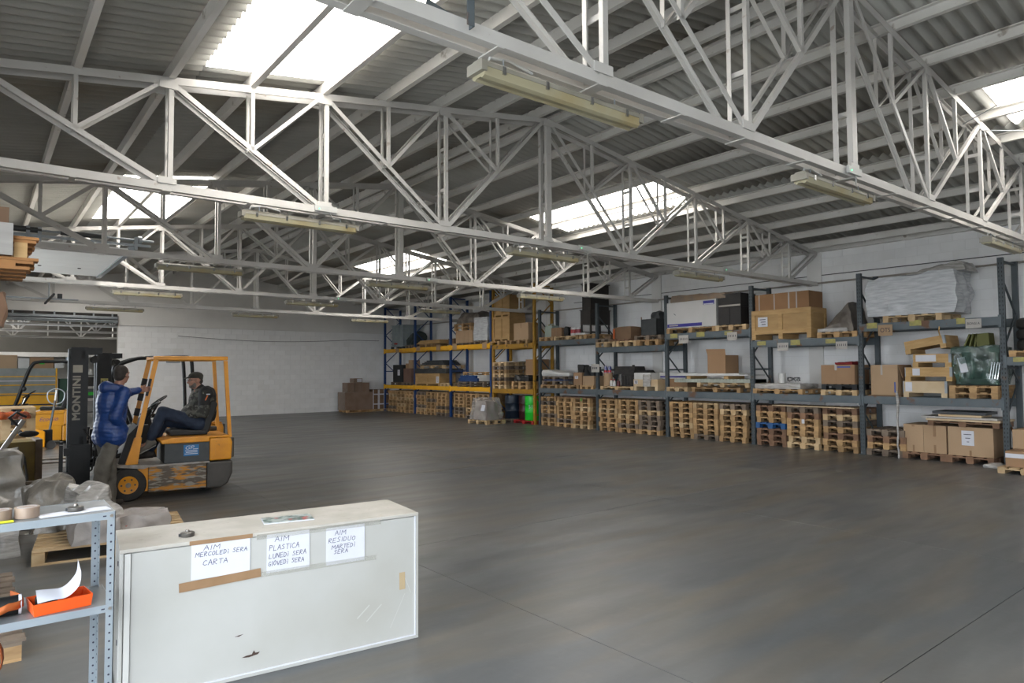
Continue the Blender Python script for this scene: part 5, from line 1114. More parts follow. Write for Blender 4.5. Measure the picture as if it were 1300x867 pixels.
def forklift(name, label, loc, rotz, guard_m, body_m=None, side_m=None, full=True, brand=None, badge=None, hoop=None):
    t = thing(name, label, 'forklift', loc, rotz, 'yellow forklifts'); W = 0.95; body_m = body_m or M_FORKYEL
    wheel(t, 0.02, 0.09, 0.225, 0.225, 0.17, body_m); wheel(t, 0.02, 0.86, 0.225, 0.225, 0.17, body_m, 1, False); wheel(t, 1.08, 0.475, 0.17, 0.17, 0.14, M_DARKSTEEL, -1, False)
    # lower hull
    MB().box(0.26, 1.0, 0.0, W, 0.10, 0.46).build('side_skirt', side_m or M_FORKWORN, t, bevel=0.012)
    MB().prism_y([(1.005, 0.075), (1.20, 0.075), (1.30, 0.13), (1.36, 0.28), (1.36, 0.46), (1.005, 0.46)], 0.01, W - 0.01).build('counterweight', M_COUNTERW if side_m is None else side_m, t, bevel=0.03)
    MB().prism_y([(-0.12, 0.475), (0.2, 0.43), (0.26, 0.45), (1.04, 0.455), (1.04, 0.475), (0.3, 0.475), (-0.12, 0.51)], -0.01, W + 0.01).build('platform', M_STEELEDGE if side_m is None else body_m, t)
    MB().box(0.14, 0.26, 0.03, W - 0.03, 0.12, 0.46).build('axle_bulkhead', body_m, t)
    MB().box(-0.14, 0.16, 0.2, W - 0.2, 0.15, 0.5).build('front_axle', M_BLACK, t)
    MB().box(0.46, 1.04, 0.03, W - 0.03, 0.477, 0.75).build('battery_panel', M_DARKSTEEL if side_m is None else body_m, t)
    MB().prism_y([(1.042, 0.475), (1.34, 0.475), (1.35, 0.72), (1.33, 0.80), (1.042, 0.80)], 0.01, W - 0.01).build('rear_cowl', body_m, t, bevel=0.02)
    MB().prism_y([(0.42, 0.752), (1.04, 0.752), (1.04, 0.802), (1.33, 0.802), (1.30, 0.835), (0.55, 0.835), (0.40, 0.80)], 0.0, W).build('battery_cover', body_m, t, bevel=0.012)
    MB().box(1.12, 1.30, 0.003, 0.01, 0.55, 0.70).build('access_hatch', body_m, t)
    MB().box(1.33, 1.385, 0.05, 0.14, 0.50, 0.79).build('rear_lamp', M_COUNTERW, t, bevel=0.015)
    # cowl, steering
    MB().prism_y([(-0.1, 0.5), (0.1, 0.5), (0.17, 0.85), (0.13, 1.02), (0.02, 0.9)], 0.12, W - 0.12).build('front_cowl', M_BLACK, t)
    MB().cyl((0.14, 0.42, 0.9), (0.31, 0.42, 1.22), 0.03, n=10).build('steering_column', M_BLACK, t, smooth=True)
    mt = Matrix.Rotation(R(-35), 3, 'Y')
    c = Vector((0.315, 0.42, 1.24))
    sw = MB().tube([c + mt @ Vector((0.15 * math.cos(a), 0.15 * math.sin(a), 0)) for a in [i * math.pi / 10 for i in range(20)]], 0.014, 8, True).build('steering_wheel', M_BLACK, t, smooth=True)
    for k in range(3):
        a = k * 2.094 + 0.4; MB().cyl(c, c + mt @ Vector((0.15 * math.cos(a), 0.15 * math.sin(a), 0)), 0.01, n=6).build('spoke', M_BLACK, sw)
    for k in range(3): MB().cyl((0.16, 0.2 + 0.06 * k, 0.95), (0.20 + 0.02 * k, 0.2 + 0.06 * k, 1.15), 0.007, n=6).build('lever', M_CHROME, t); 
    MB().box(0.18, 0.30, 0.50, 0.62, 0.93, 1.0).build('display', M_BLACK, t)
    seat(t)
    # overhead guard: welded square posts, or a bent tube hoop on each side
    if hoop is None:
        gw = 0.03
        for y in (0.03, W - 0.03):
            MB().hexa([(-0.02, y - gw, 0.5), (0.13, y - gw, 0.5), (0.13, y + gw, 0.5), (-0.02, y + gw, 0.5), (0.085, y - gw, 0.86), (0.175, y - gw, 0.86), (0.175, y + gw, 0.86), (0.085, y + gw, 0.86)]).build('post_base', body_m, t)
            MB().hexa([(0.10, y - gw * 0.8, 0.86), (0.16, y - gw * 0.8, 0.86), (0.16, y + gw * 0.8, 0.86), (0.10, y + gw * 0.8, 0.86), (0.31, y - gw * 0.8, 1.95), (0.37, y - gw * 0.8, 1.95), (0.37, y + gw * 0.8, 1.95), (0.31, y + gw * 0.8, 1.95)]).build('guard_post', guard_m, t)
            MB().hexa([(1.29, y - gw * 0.8, 0.80), (1.34, y - gw * 0.8, 0.80), (1.34, y + gw * 0.8, 0.80), (1.29, y + gw * 0.8, 0.80), (1.22, y - gw * 0.8, 1.92), (1.27, y - gw * 0.8, 1.92), (1.27, y + gw * 0.8, 1.92), (1.22, y + gw * 0.8, 1.92)]).build('guard_post', guard_m, t)
            MB().box(0.30, 1.275, y - gw * 0.9, y + gw * 0.9, 1.925, 1.985).build('guard_rail', guard_m, t, bevel=0.01)
        for x in (0.31, 0.46, 0.61, 0.76, 0.91, 1.06, 1.22): MB().box(x, x + 0.035, 0.03, W - 0.03, 1.945, 1.975).build('guard_bar', guard_m, t)
    else:
        for y in (0.05, W - 0.05):
            pts = [Vector((q[0], y, q[1])) for q in hoop]
            sm = [pts[0]]
            for i in range(1, len(pts) - 1):
                a_, b_, c_ = pts[i - 1].lerp(pts[i], 0.75), pts[i], pts[i].lerp(pts[i + 1], 0.25)
                sm += [a_.lerp(b_, k / 4).lerp(b_.lerp(c_, k / 4), k / 4) for k in range(5)]
            MB().tube(sm + [pts[-1]], 0.032, 10).build('guard_hoop', guard_m, t, smooth=True)
        xa, xb = hoop[-4][0] - 0.05, hoop[3][0] + 0.05; zt_ = hoop[3][1]
        for k in range(6): MB().box(xb + (xa - xb) * k / 5 - 0.015, xb + (xa - xb) * k / 5 + 0.015, 0.05, W - 0.05, zt_ - 0.015, zt_ + 0.015).build('guard_bar', guard_m, t)
    mast(t, brand, badge)
    return t
FX, FY, FA = 1.62, 10.47, R(-4.5)
fk = forklift('forklift', 'worn yellow forklift with yellow guard in front, one man on its seat', (FX, FY, 0), FA, M_FORKYEL, brand='MONTINI')
p = MB().box(0.70, 0.90, 0.024, 0.0295, 0.565, 0.72).build('sticker', mat('blue_sticker', (0.02, 0.19, 0.46), 0.5), fk)
text('lettering', 'GP', 0.075, M_PAPER, p, (0.77, 0.0225, 0.68), (R(90), 0, 0), shear=0.3, ext=0.001, sx=1.2)
for k, (a, b) in enumerate(((0.82, 0.89), (0.72, 0.88), (0.73, 0.88), (0.715, 0.885))): MB().box(a, b, 0.0225, 0.024, 0.655 - 0.022 * k, 0.664 - 0.022 * k).build('print_line', M_PAPER, p)
MB().obox((0.245, -0.002, 1.55), (0.035, 0.004, 0.24), Matrix.Rotation(R(11), 3, 'Y')).build('guard_decal', M_BLACK, fk)
for k in range(4): MB().obox((0.12 + 0.2 * (k * 0.22 + 0.1), 0.89, 0.95 + 0.22 * k), (0.07, 0.05, 0.11), Matrix.Rotation(R(11), 3, 'Y')).build('black_wrap', M_RUBBER, fk)
MB().obox((1.235, 0.92, 0.87), (0.12, 0.1, 0.07)).build('post_foot', M_COUNTERW, fk, bevel=0.02)
fk2 = forklift('forklift', 'second yellow forklift with black guard, parked behind the first', (2.28, 13.3, 0), R(-3), M_BLACK, badge='M',
               hoop=[(-0.12, 0.8), (-0.40, 1.62), (-0.36, 1.90), (-0.05, 2.02), (0.70, 2.04), (0.79, 2.0), (0.82, 1.5), (0.84, 0.82)])
MB().box(0.42, 0.62, 0.1, 0.4, 1.93, 2.0).build('guard_lamp', M_GREYSTEEL, fk2, bevel=0.01)
fk3 = forklift('forklift', 'yellow forklift with thin black guard at the far left, behind the pallet truck', (0.68, 20.2, 0), R(-4), M_BLACK, hoop=[(0.0, 0.85), (0.30, 1.85), (0.40, 2.02), (0.55, 2.05), (1.08, 2.05), (1.20, 2.0), (1.22, 1.3), (1.12, 0.78)], body_m=mat('bright_forklift_yellow', (0.70, 0.31, 0.008), 0.38, c2=(0.6, 0.25, 0.01), scale=3), side_m=mat('bright_forklift_yellow', (0.7, 0.31, 0.008)))
MB().cyl((1.2, 0.02, 0.66), (1.2, -0.002, 0.66), 0.07, n=18).build('round_sticker', mat('pale_blue_sticker', (0.25, 0.3, 0.5), 0.5), fk3)
text('lettering', 'EcoGiò', 0.13, mat('violet_ink', (0.15, 0.06, 0.2), 0.6), fk3, (0.72, 0.025, 0.62), (R(90), 0, 0), shear=0.4)
MB().ell((0.22, -0.06, 1.38), (0.05, 0.03, 0.06)).build('mirror', M_BLACK, fk3, smooth=True)
MB().cyl((1.1, 0.3, 2.04), (1.1, 0.3, 2.16), 0.05, n=12).build('beacon', M_GREYSTEEL, fk3, smooth=True)

# ================================================================== pallet truck, stacker and goods at the far left
t = thing('pallet_truck', 'yellow pallet truck with upright white loop handle before the far forklift', 'pallet truck', (1.12, 18.95, 0), R(5))
MB().prism_y([(-0.2, 0.06), (0.12, 0.06), (0.12, 0.42), (-0.02, 0.48), (-0.2, 0.46)], -0.16, 0.16).build('body', M_FORKYEL, t, bevel=0.02)
for y in (-0.2, 0.14): MB().box(-1.2, -0.2, y, y + 0.08, 0.07, 0.12).build('fork', M_FORKYEL, t)
for y in (-0.07, 0.07): MB().lathe([(0.05, -0.025), (0.1, -0.025), (0.1, 0.025), (0.05, 0.025)], (0.24, y, 0.1), 20, 'y').build('wheel', M_RUBBER, t, smooth=True)
MB().box(0.1, 0.28, -0.04, 0.04, 0.1, 0.45).build('hydraulic_unit', M_BLACK, t, bevel=0.01)
MB().cyl((0.22, 0, 0.4), (0.32, 0, 1.12), 0.024, n=8).build('tiller', M_RACKPOST, t, smooth=True)
MB().cyl((0.32, 0, 1.10), (0.345, 0, 1.36), 0.022, n=8).build('tiller_grip', M_PLASTIC_W, t, smooth=True)
loop = [(0.335 + 0.17 * math.sin(a), 0, 1.26 + 0.13 * math.cos(a) - (0.05 * (1 - math.cos(a)) if math.cos(a) < 0 else 0)) for a in [i * math.pi / 12 for i in range(24)]]
MB().tube(loop, 0.013, 7, True).build('loop_handle', M_GREYSTEEL, t, smooth=True)
# stack of pale pallets with clutter
for k in range(6): pallet(0.42, 15.4, k * 0.19, 'pale pallet, %s from the floor in the left-edge stack behind the stacker' % ORD[k], M_WOODPALE, W=1.0, L=0.85, H=0.189, group='pale pallets stacked at the left edge')
wrapped('orange_straps', 'orange strap tangle stuffed in the left-edge pallet stack', 'strap', 0.2, 0.75, 14.75, 14.88, 0.95, 1.07, mat('orange_webbing', (0.7, 0.13, 0.02), 0.6, c2=(0.1, 0.03, 0.02), scale=9), 0.05, 6, 9, 9, 0.2)
t = thing('stacker_truck', 'dirty yellow stacker cabinet with leaning grey tiller at the left edge', 'stacker', (0.565, 12.85, 0), R(3))
MB().box(-0.30, 0.14, -0.25, 0.3, 0.06, 0.72).build('cabinet', mat('dirty_yellow', (0.24, 0.155, 0.012), 0.5, c2=(0.12, 0.08, 0.012), scale=4), t, bevel=0.015)
MB().box(0.145, 0.235, -0.22, 0.27, 0.05, 0.74).build('mast_board', M_WOODGREY, t)
MB().cyl((-0.55, -0.35, 0.15), (-0.02, -0.32, 1.05), 0.035, n=10).build('tiller', M_TAPEGREY, t, smooth=True)
MB().tube([(-0.1, -0.34, 0.98), (-0.2, -0.4, 1.1), (-0.12, -0.45, 1.18), (0.0, -0.4, 1.1)], 0.02, 7).build('tiller_head', M_RUBBER, t, smooth=True)
MB().ell((0.05, -0.3, 0.84), (0.13, 0.07, 0.05)).build('grip', M_RUBBER, t, smooth=True)
MB().box(-0.13, 0.0, -0.254, -0.25, 0.40, 0.47).build('maker_plate', M_INK, t)
for x in (-0.25, 0.1): MB().cyl((x, -0.2, 0.06), (x, 0.2, 0.06), 0.06, n=14).build('castor', M_RUBBER, t, smooth=True)
MB().tube([(-0.35, -0.36, 0.55), (-0.2, -0.45, 0.6), (-0.02, -0.5, 0.52), (0.02, -0.55, 0.2), (0.0, -0.6, 0.02)], 0.016, 7).build('cable', M_RUBBER, t, smooth=True)
# goods in the hall beyond the doorway
t = thing('glazing_stack', 'film-wrapped grey panels with yellow bars beyond the doorway', 'wrapped load', (1.2, 31.2, 0))
MB().box(-1.3, 1.2, 0, 1.0, 0.95, 1.95).build('wrapped_panels', mat('grey_film_panels', (0.34, 0.37, 0.36), 0.3, c2=(0.26, 0.29, 0.28), scale=3), t)
for z in (0.98, 1.3, 1.62): MB().box(-1.31, 1.21, -0.015, 0.0, z, z + 0.04).build('yellow_bar', M_RACKYEL, t)
MB().box(1.16, 1.215, -0.015, 0.02, 0.95, 1.95).build('yellow_bar', M_RACKYEL, t); MB().box(-1.31, 1.21, -0.012, 0.0, 1.46, 1.5).build('white_band', M_PAPER, t)
MB().box(-1.35, 1.2, -0.05, 1.05, 0.3, 0.93).build('yellow_base', M_RACKYEL, t); MB().box(-1.35, 1.2, -0.055, -0.05, 0.55, 0.6).build('dark_slot', M_INK, t)
for x in (-1.3, 1.1): MB().box(x, x + 0.1, 0, 1.0, 0, 0.3).build('foot', M_RACKYEL, t)
xx = -0.1
for i, (w, h, m) in enumerate(((0.5, 0.42, M_CARD), (0.75, 0.5, M_CARDTAN), (0.35, 0.38, M_PLASTIC_W), (0.75, 0.42, M_CARD), (0.3, 0.3, M_PLASTIC_W))):
    o = cbox('carton', '%s carton on the wrapped panels beyond the doorway' % ['leftmost brown', 'tall tan', 'white', 'green-labelled brown', 'rightmost white'][i], 'carton', xx, xx + w, 31.4, 32.0, 1.952, 1.952 + h, m); xx += w + 0.02
    if i == 3: MB().box(-0.08, 0.08, -0.304, -0.3, 0.15, 0.28).build('green_label', MATS['fluorescent_green'], o)
def cart(x, y, label):
    t = thing('goods_shelf', label, 'shelf', (x, y, 0))
    for a in (-0.45, 0.45):
        for b in (0, 0.5): MB().box(a - 0.02, a + 0.02, b - 0.02, b + 0.02, 0, 1.7).build('post', M_DARKSTEEL, t)
    for z in (0.25, 0.8, 1.25, 1.66): MB().box(-0.47, 0.47, -0.02, 0.52, z, z + 0.03).build('shelf_board', M_DARKSTEEL, t)
cart(3.25, 30.2, 'dark steel shelf seen between the two mast columns')
for i, (z, m, l) in enumerate(((0.831, M_DARKSTEEL, 'lower dark crate with green label on the steel shelf beyond the doorway'), (1.281, M_RUBBER, 'upper dark crate on the steel shelf beyond the doorway'))):
    o = cbox('dark_crate', l, 'crate', 2.9, 3.6, 30.2, 30.65, z, z + 0.32, m, flapseam=False)
    if i == 0: MB().box(0.08, 0.25, -0.23, -0.226, 0.08, 0.2).build('green_label', MATS['fluorescent_green'], o)
cbox('white_carton', 'small white carton on top of the steel shelf beyond the doorway', 'carton', 2.95, 3.45, 30.22, 30.6, 1.692, 1.92, M_PLASTIC_W)
cbox('green_crate', 'stack of dark green crates right of the wrapped panels', 'crate', 2.5, 2.85, 31.3, 31.9, 0.0, 1.55, mat('dark_green_plastic', (0.03, 0.10, 0.06), 0.5), flapseam=False)
# ================================================================== people
def Lf(u, v, z):      # forklift frame -> person frame (both are children-free empties with the same axes)
    return Vector((u, v, z))
def hand_parts(wrist, palm_dir, side_dir, curl=0.5, s=1.0):
    """palm plus five separate bent fingers; palm_dir: wrist to knuckles, side_dir: towards the thumb"""
    d = Vector(palm_dir).normalized(); th = Vector(side_dir); th = (th - d * th.dot(d)).normalized(); nrm = d.cross(th)
    w = Vector(wrist); out = [('c', w, w + d * 0.03 * s, 0.027 * s, 0.03 * s)]
    kn = w + d * 0.085 * s
    for i, L in enumerate((0.070, 0.080, 0.075, 0.058)):
        off = th * (0.030 - 0.020 * i) * s
        k0 = w + d * 0.02 * s + off * 0.8; k1 = kn + off
        out.append(('c', k0, k1, 0.013 * s, 0.0105 * s))
        a = (d * math.cos(curl) + nrm * math.sin(curl)).normalized(); b = (d * math.cos(2.1 * curl) + nrm * math.sin(2.1 * curl)).normalized()
        k2 = k1 + a * L * 0.52 * s; k3 = k2 + b * L * 0.48 * s
        out += [('c', k1, k2, 0.0098 * s, 0.009 * s), ('c', k2, k3, 0.009 * s, 0.0075 * s)]
    t0 = w + d * 0.025 * s + th * 0.024 * s; t1 = t0 + (d * 0.7 + th * 0.8 + nrm * 0.2).normalized() * 0.04 * s; t2 = t1 + (d * 0.95 + th * 0.2 + nrm * 0.5).normalized() * 0.032 * s
    out += [('c', t0, t1, 0.0135 * s, 0.011 * s), ('c', t1, t2, 0.0105 * s, 0.0085 * s)]
    return out
def head_parts(c, fwd, up=Vector((0, 0, 1)), s=1.0):
    f = Vector(fwd).normalized(); u = (up - f * up.dot(f)).normalized(); r = f.cross(u)
    m = Matrix((f, r, u)).transposed(); c = Vector(c)
    P = lambda a, b, h: c + f * a * s + r * b * s + u * h * s
    out = [('e', P(-0.012, 0, 0.025), (0.098 * s, 0.078 * s, 0.098 * s), m), ('e', P(0.022, 0, -0.045), (0.068 * s, 0.060 * s, 0.080 * s), m), ('e', P(0.048, 0, -0.098), (0.032 * s, 0.034 * s, 0.024 * s), m),
           ('c', P(0.086, 0, 0.0), P(0.106, 0, -0.032), 0.010 * s, 0.016 * s), ('e', P(0.078, 0, -0.066), (0.012 * s, 0.026 * s, 0.009 * s), m),
           ('e', P(0.070, 0.0, 0.022), (0.022 * s, 0.058 * s, 0.012 * s), m)]
    for q in (-1, 1): out += [('e', P(-0.005, 0.080 * q, -0.015), (0.022 * s, 0.010 * s, 0.034 * s), m), ('e', P(0.05, 0.04 * q, -0.035), (0.026 * s, 0.024 * s, 0.026 * s), m)]
    return out, P, m
def face_details(t, P, m, s=1.0, glasses=False, mouth=True):
    for q in (-1, 1):
        MB().ell(P(0.079, 0.031 * q, 0.003), (0.008 * s, 0.012 * s, 0.007 * s), 10, 7, m).build('eye', M_PLASTIC_W, t, smooth=True)
        MB().ell(P(0.0855, 0.031 * q, 0.003), (0.003 * s, 0.005 * s, 0.005 * s), 8, 6, m).build('iris', M_INK, t, smooth=True)
        MB().ell(P(0.083, 0.032 * q, 0.026), (0.006 * s, 0.018 * s, 0.004 * s), 8, 6, m).build('eyebrow', M_HAIR, t, smooth=True)
    if mouth: MB().ell(P(0.088, 0, -0.066), (0.005 * s, 0.022 * s, 0.004 * s), 8, 6, m).build('mouth', mat('lip', (0.36, 0.12, 0.1), 0.5), t, smooth=True)
    if glasses:
        g = MB()
        for q in (-1, 1):
            g.tube([P(0.098, 0.033 * q + 0.024 * math.cos(a), 0.002 + 0.017 * math.sin(a)) for a in [i * math.pi / 8 for i in range(16)]], 0.0022 * s, 5, True)
            g.tube([P(0.096, 0.057 * q, 0.006), P(0.0, 0.084 * q, 0.008)], 0.002 * s, 5)
        g.tube([P(0.1, -0.009, 0.006), P(0.1, 0.009, 0.006)], 0.002 * s, 5)
        g.build('glasses', M_BLACK, t, smooth=True)
M_HAIR = mat('dark_hair', (0.035, 0.026, 0.022), 0.7, c2=(0.06, 0.048, 0.04), scale=60)
M_JACKETB = mat('blue_quilted_nylon', (0.012, 0.062, 0.26), 0.42, c2=(0.010, 0.045, 0.20), scale=9, bump=0.15, bscale=60)
M_TROUSERG = mat('grey_trousers', (0.17, 0.155, 0.13), 0.85, c2=(0.12, 0.11, 0.093), scale=9, bump=0.2, bscale=40)
M_JEANS = mat('dark_jeans', (0.012, 0.022, 0.05), 0.8, c2=(0.018, 0.034, 0.07), scale=10, bump=0.2, bscale=60)
M_CAMO = mat('camouflage_fabric', (0.10, 0.10, 0.085), 0.85, c2=(0.03, 0.03, 0.026), scale=13, lo=0.47, hi=0.53, c3=(0.19, 0.185, 0.16), scale3=15, lo3=0.60, hi3=0.62)
M_BLACKCLOTH = mat('black_cloth', (0.014, 0.014, 0.015), 0.85, c2=(0.022, 0.022, 0.022), scale=10)
M_SHOE = mat('grey_suede_shoe', (0.20, 0.18, 0.15), 0.85, c2=(0.14, 0.125, 0.105), scale=12)
M_SHOEDARK = mat('dark_boot', (0.03, 0.027, 0.024), 0.7, c2=(0.06, 0.045, 0.035), scale=12)

def man_standing():
    t = thing('person', 'standing person in blue quilted jacket and grey trousers, one hand on the forklift post', 'person', (FX, FY, 0), FA)
    fwd = Vector((0.78, 0.62, 0)); left = Vector((-0.62, 0.78, 0)); 
    B = Vector((-0.21, -0.33, 0))
    pel = B + Vector((-0.02, 0, 0.96)); hipL = pel + left * 0.095; hipR = pel - left * 0.095
    kneeR = B + Vector((-0.10, -0.09, 0.51)); kneeL = B + Vector((-0.01, 0.10, 0.52))
    ankR = B + Vector((-0.13, -0.10, 0.10)); ankL = B + Vector((0.0, 0.11, 0.10))
    chest = B + Vector((0.01, 0.0, 1.34)); neck = B + Vector((0.05, 0.02, 1.58)); head = B + Vector((0.115, 0.04, 1.735))
    shR = B + Vector((0.02, 0, 1.49)) - left * 0.17; shL = B + Vector((0.03, 0, 1.49)) + left * 0.17
    elR = B + Vector((0.03, -0.20, 1.19)); wrR = B + Vector((0.11, -0.10, 1.04))
    elL = B + Vector((0.13, 0.26, 1.46)); wrL = Vector((0.135, -0.045, 1.515))
    hd = Vector((0.68, 0.73, -0.06))
    hp, P, m = head_parts(head, hd, s=0.97)
    body = hp + [('c', neck - Vector((0, 0, 0.04)), head - Vector((0, 0, 0.05)), 0.062, 0.058), ('e', chest, (0.13, 0.17, 0.24)), ('e', pel + Vector((0, 0, 0.03)), (0.125, 0.15, 0.15)), ('c', pel, chest, 0.13, 0.13),
        ('c', hipR, kneeR, 0.088, 0.062), ('c', kneeR, ankR, 0.06, 0.042), ('c', hipL, kneeL, 0.088, 0.062), ('c', kneeL, ankL, 0.06, 0.042),
        ('c', shR, elR, 0.055, 0.045), ('c', elR, wrR, 0.043, 0.03), ('c', shL, elL, 0.055, 0.045), ('c', elL, wrL, 0.043, 0.03), ('c', chest + Vector((0, 0, 0.12)), shR, 0.07, 0.06), ('c', chest + Vector((0, 0, 0.12)), shL, 0.07, 0.06)]
    for a, k in ((ankR, -1), (ankL, 1)): body += [('c', a - Vector((0, 0, 0.05)), a + fwd * 0.13 - Vector((0, 0, 0.068)), 0.036, 0.028)]
    body += hand_parts(wrL, (0.95, 0.25, 0.12), (0, 0, 1), 0.75); body += hand_parts(wrR, (0.25, 0.75, -0.5), (0.4, 0.3, 0.8), 0.5, 0.9)
    cloth_blob('body', body, M_SKIN, t, 0.0085, 3)
    face_details(t, P, m, 0.97)
    hair = [('e', P(-0.032, 0, 0.036), (0.095, 0.084, 0.088), m), ('e', P(-0.055, 0, -0.02), (0.062, 0.074, 0.075), m), ('e', P(0.0, 0.068, 0.0), (0.03, 0.014, 0.04), m), ('e', P(0.0, -0.068, 0.0), (0.03, 0.014, 0.04), m)]
    cloth_blob('hair', hair, M_HAIR, t, 0.009, 3)
    def quilt(c):
        return -abs(math.sin((c.z + 0.02 * math.sin(9 * c.x + 6 * c.y)) * math.pi / 0.052)) ** 0.45 * -1 - 0.6 + 0.25 * noise.noise(c * 26)
    jk = [('e', chest + Vector((-0.01, 0, 0.0)), (0.175, 0.205, 0.26), Matrix.Rotation(R(-38), 3, 'Z')), ('e', pel + Vector((-0.01, 0, 0.08)), (0.175, 0.20, 0.20)), ('c', pel + Vector((0, 0, 0.02)), chest, 0.178, 0.175), ('c', pel + Vector((0, 0, -0.03)), pel + Vector((0, 0, 0.1)), 0.172, 0.175), ('c', hipR + Vector((0, 0, -0.03)), hipL + Vector((0, 0, -0.03)), 0.142, 0.142), ('c', hipR + Vector((0, 0, -0.02)), hipR + Vector((0, 0, 0.12)), 0.128, 0.12), ('c', hipL + Vector((0, 0, -0.02)), hipL + Vector((0, 0, 0.12)), 0.128, 0.12),
          ('c', chest + Vector((0, 0, 0.12)), shR, 0.095, 0.088), ('c', chest + Vector((0, 0, 0.12)), shL, 0.095, 0.088), ('c', shR, elR, 0.084, 0.072), ('c', elR, wrR + Vector((0.02, 0.03, -0.03)), 0.072, 0.066),
          ('c', shL, elL, 0.084, 0.068), ('c', elL, wrL - Vector((0.02, 0.005, 0)), 0.066, 0.046)]
    cloth_blob('jacket', jk, M_JACKETB, t, 0.011, 5, 0.0075, wdir=quilt)
    hood = [('c', neck - fwd * 0.09 + left * 0.10 - Vector((0, 0, 0.04)), neck - fwd * 0.15 - Vector((0, 0, 0.02)), 0.06, 0.09), ('c', neck - fwd * 0.15 - Vector((0, 0, 0.02)), neck - fwd * 0.09 - left * 0.10 - Vector((0, 0, 0.03)), 0.09, 0.06),
            ('c', neck + left * 0.09 + Vector((0, 0, -0.02)), neck - fwd * 0.09 + left * 0.10 - Vector((0, 0, 0.03)), 0.04, 0.055), ('c', neck - left * 0.09 + Vector((0, 0, -0.02)), neck - fwd * 0.09 - left * 0.10 - Vector((0, 0, 0.03)), 0.04, 0.055)]
    cloth_blob('hood', hood, M_JACKETB, t, 0.013, 4, 0.006, 20)
    tr = [('c', hipR.lerp(kneeR, 0.12), kneeR, 0.102, 0.092), ('c', kneeR, ankR + Vector((0, 0, -0.02)), 0.09, 0.082), ('c', hipL.lerp(kneeL, 0.12), kneeL, 0.102, 0.092), ('c', kneeL, ankL + Vector((0, 0, -0.02)), 0.09, 0.082), ('c', hipR, hipL, 0.12, 0.12)]
    cloth_blob('trousers', tr, M_TROUSERG, t, 0.012, 3, 0.016, 13)
    for nm, a in (('shoe', ankR), ('shoe', ankL)):
        cloth_blob(nm, [('c', a - fwd * 0.05 + Vector((0, 0, -0.052)), a + fwd * 0.17 + Vector((0, 0, -0.062)), 0.046, 0.038), ('c', a, a + fwd * 0.03 - Vector((0, 0, 0.05)), 0.048, 0.048)], M_SHOEDARK, t, 0.012, 3)
man_standing()

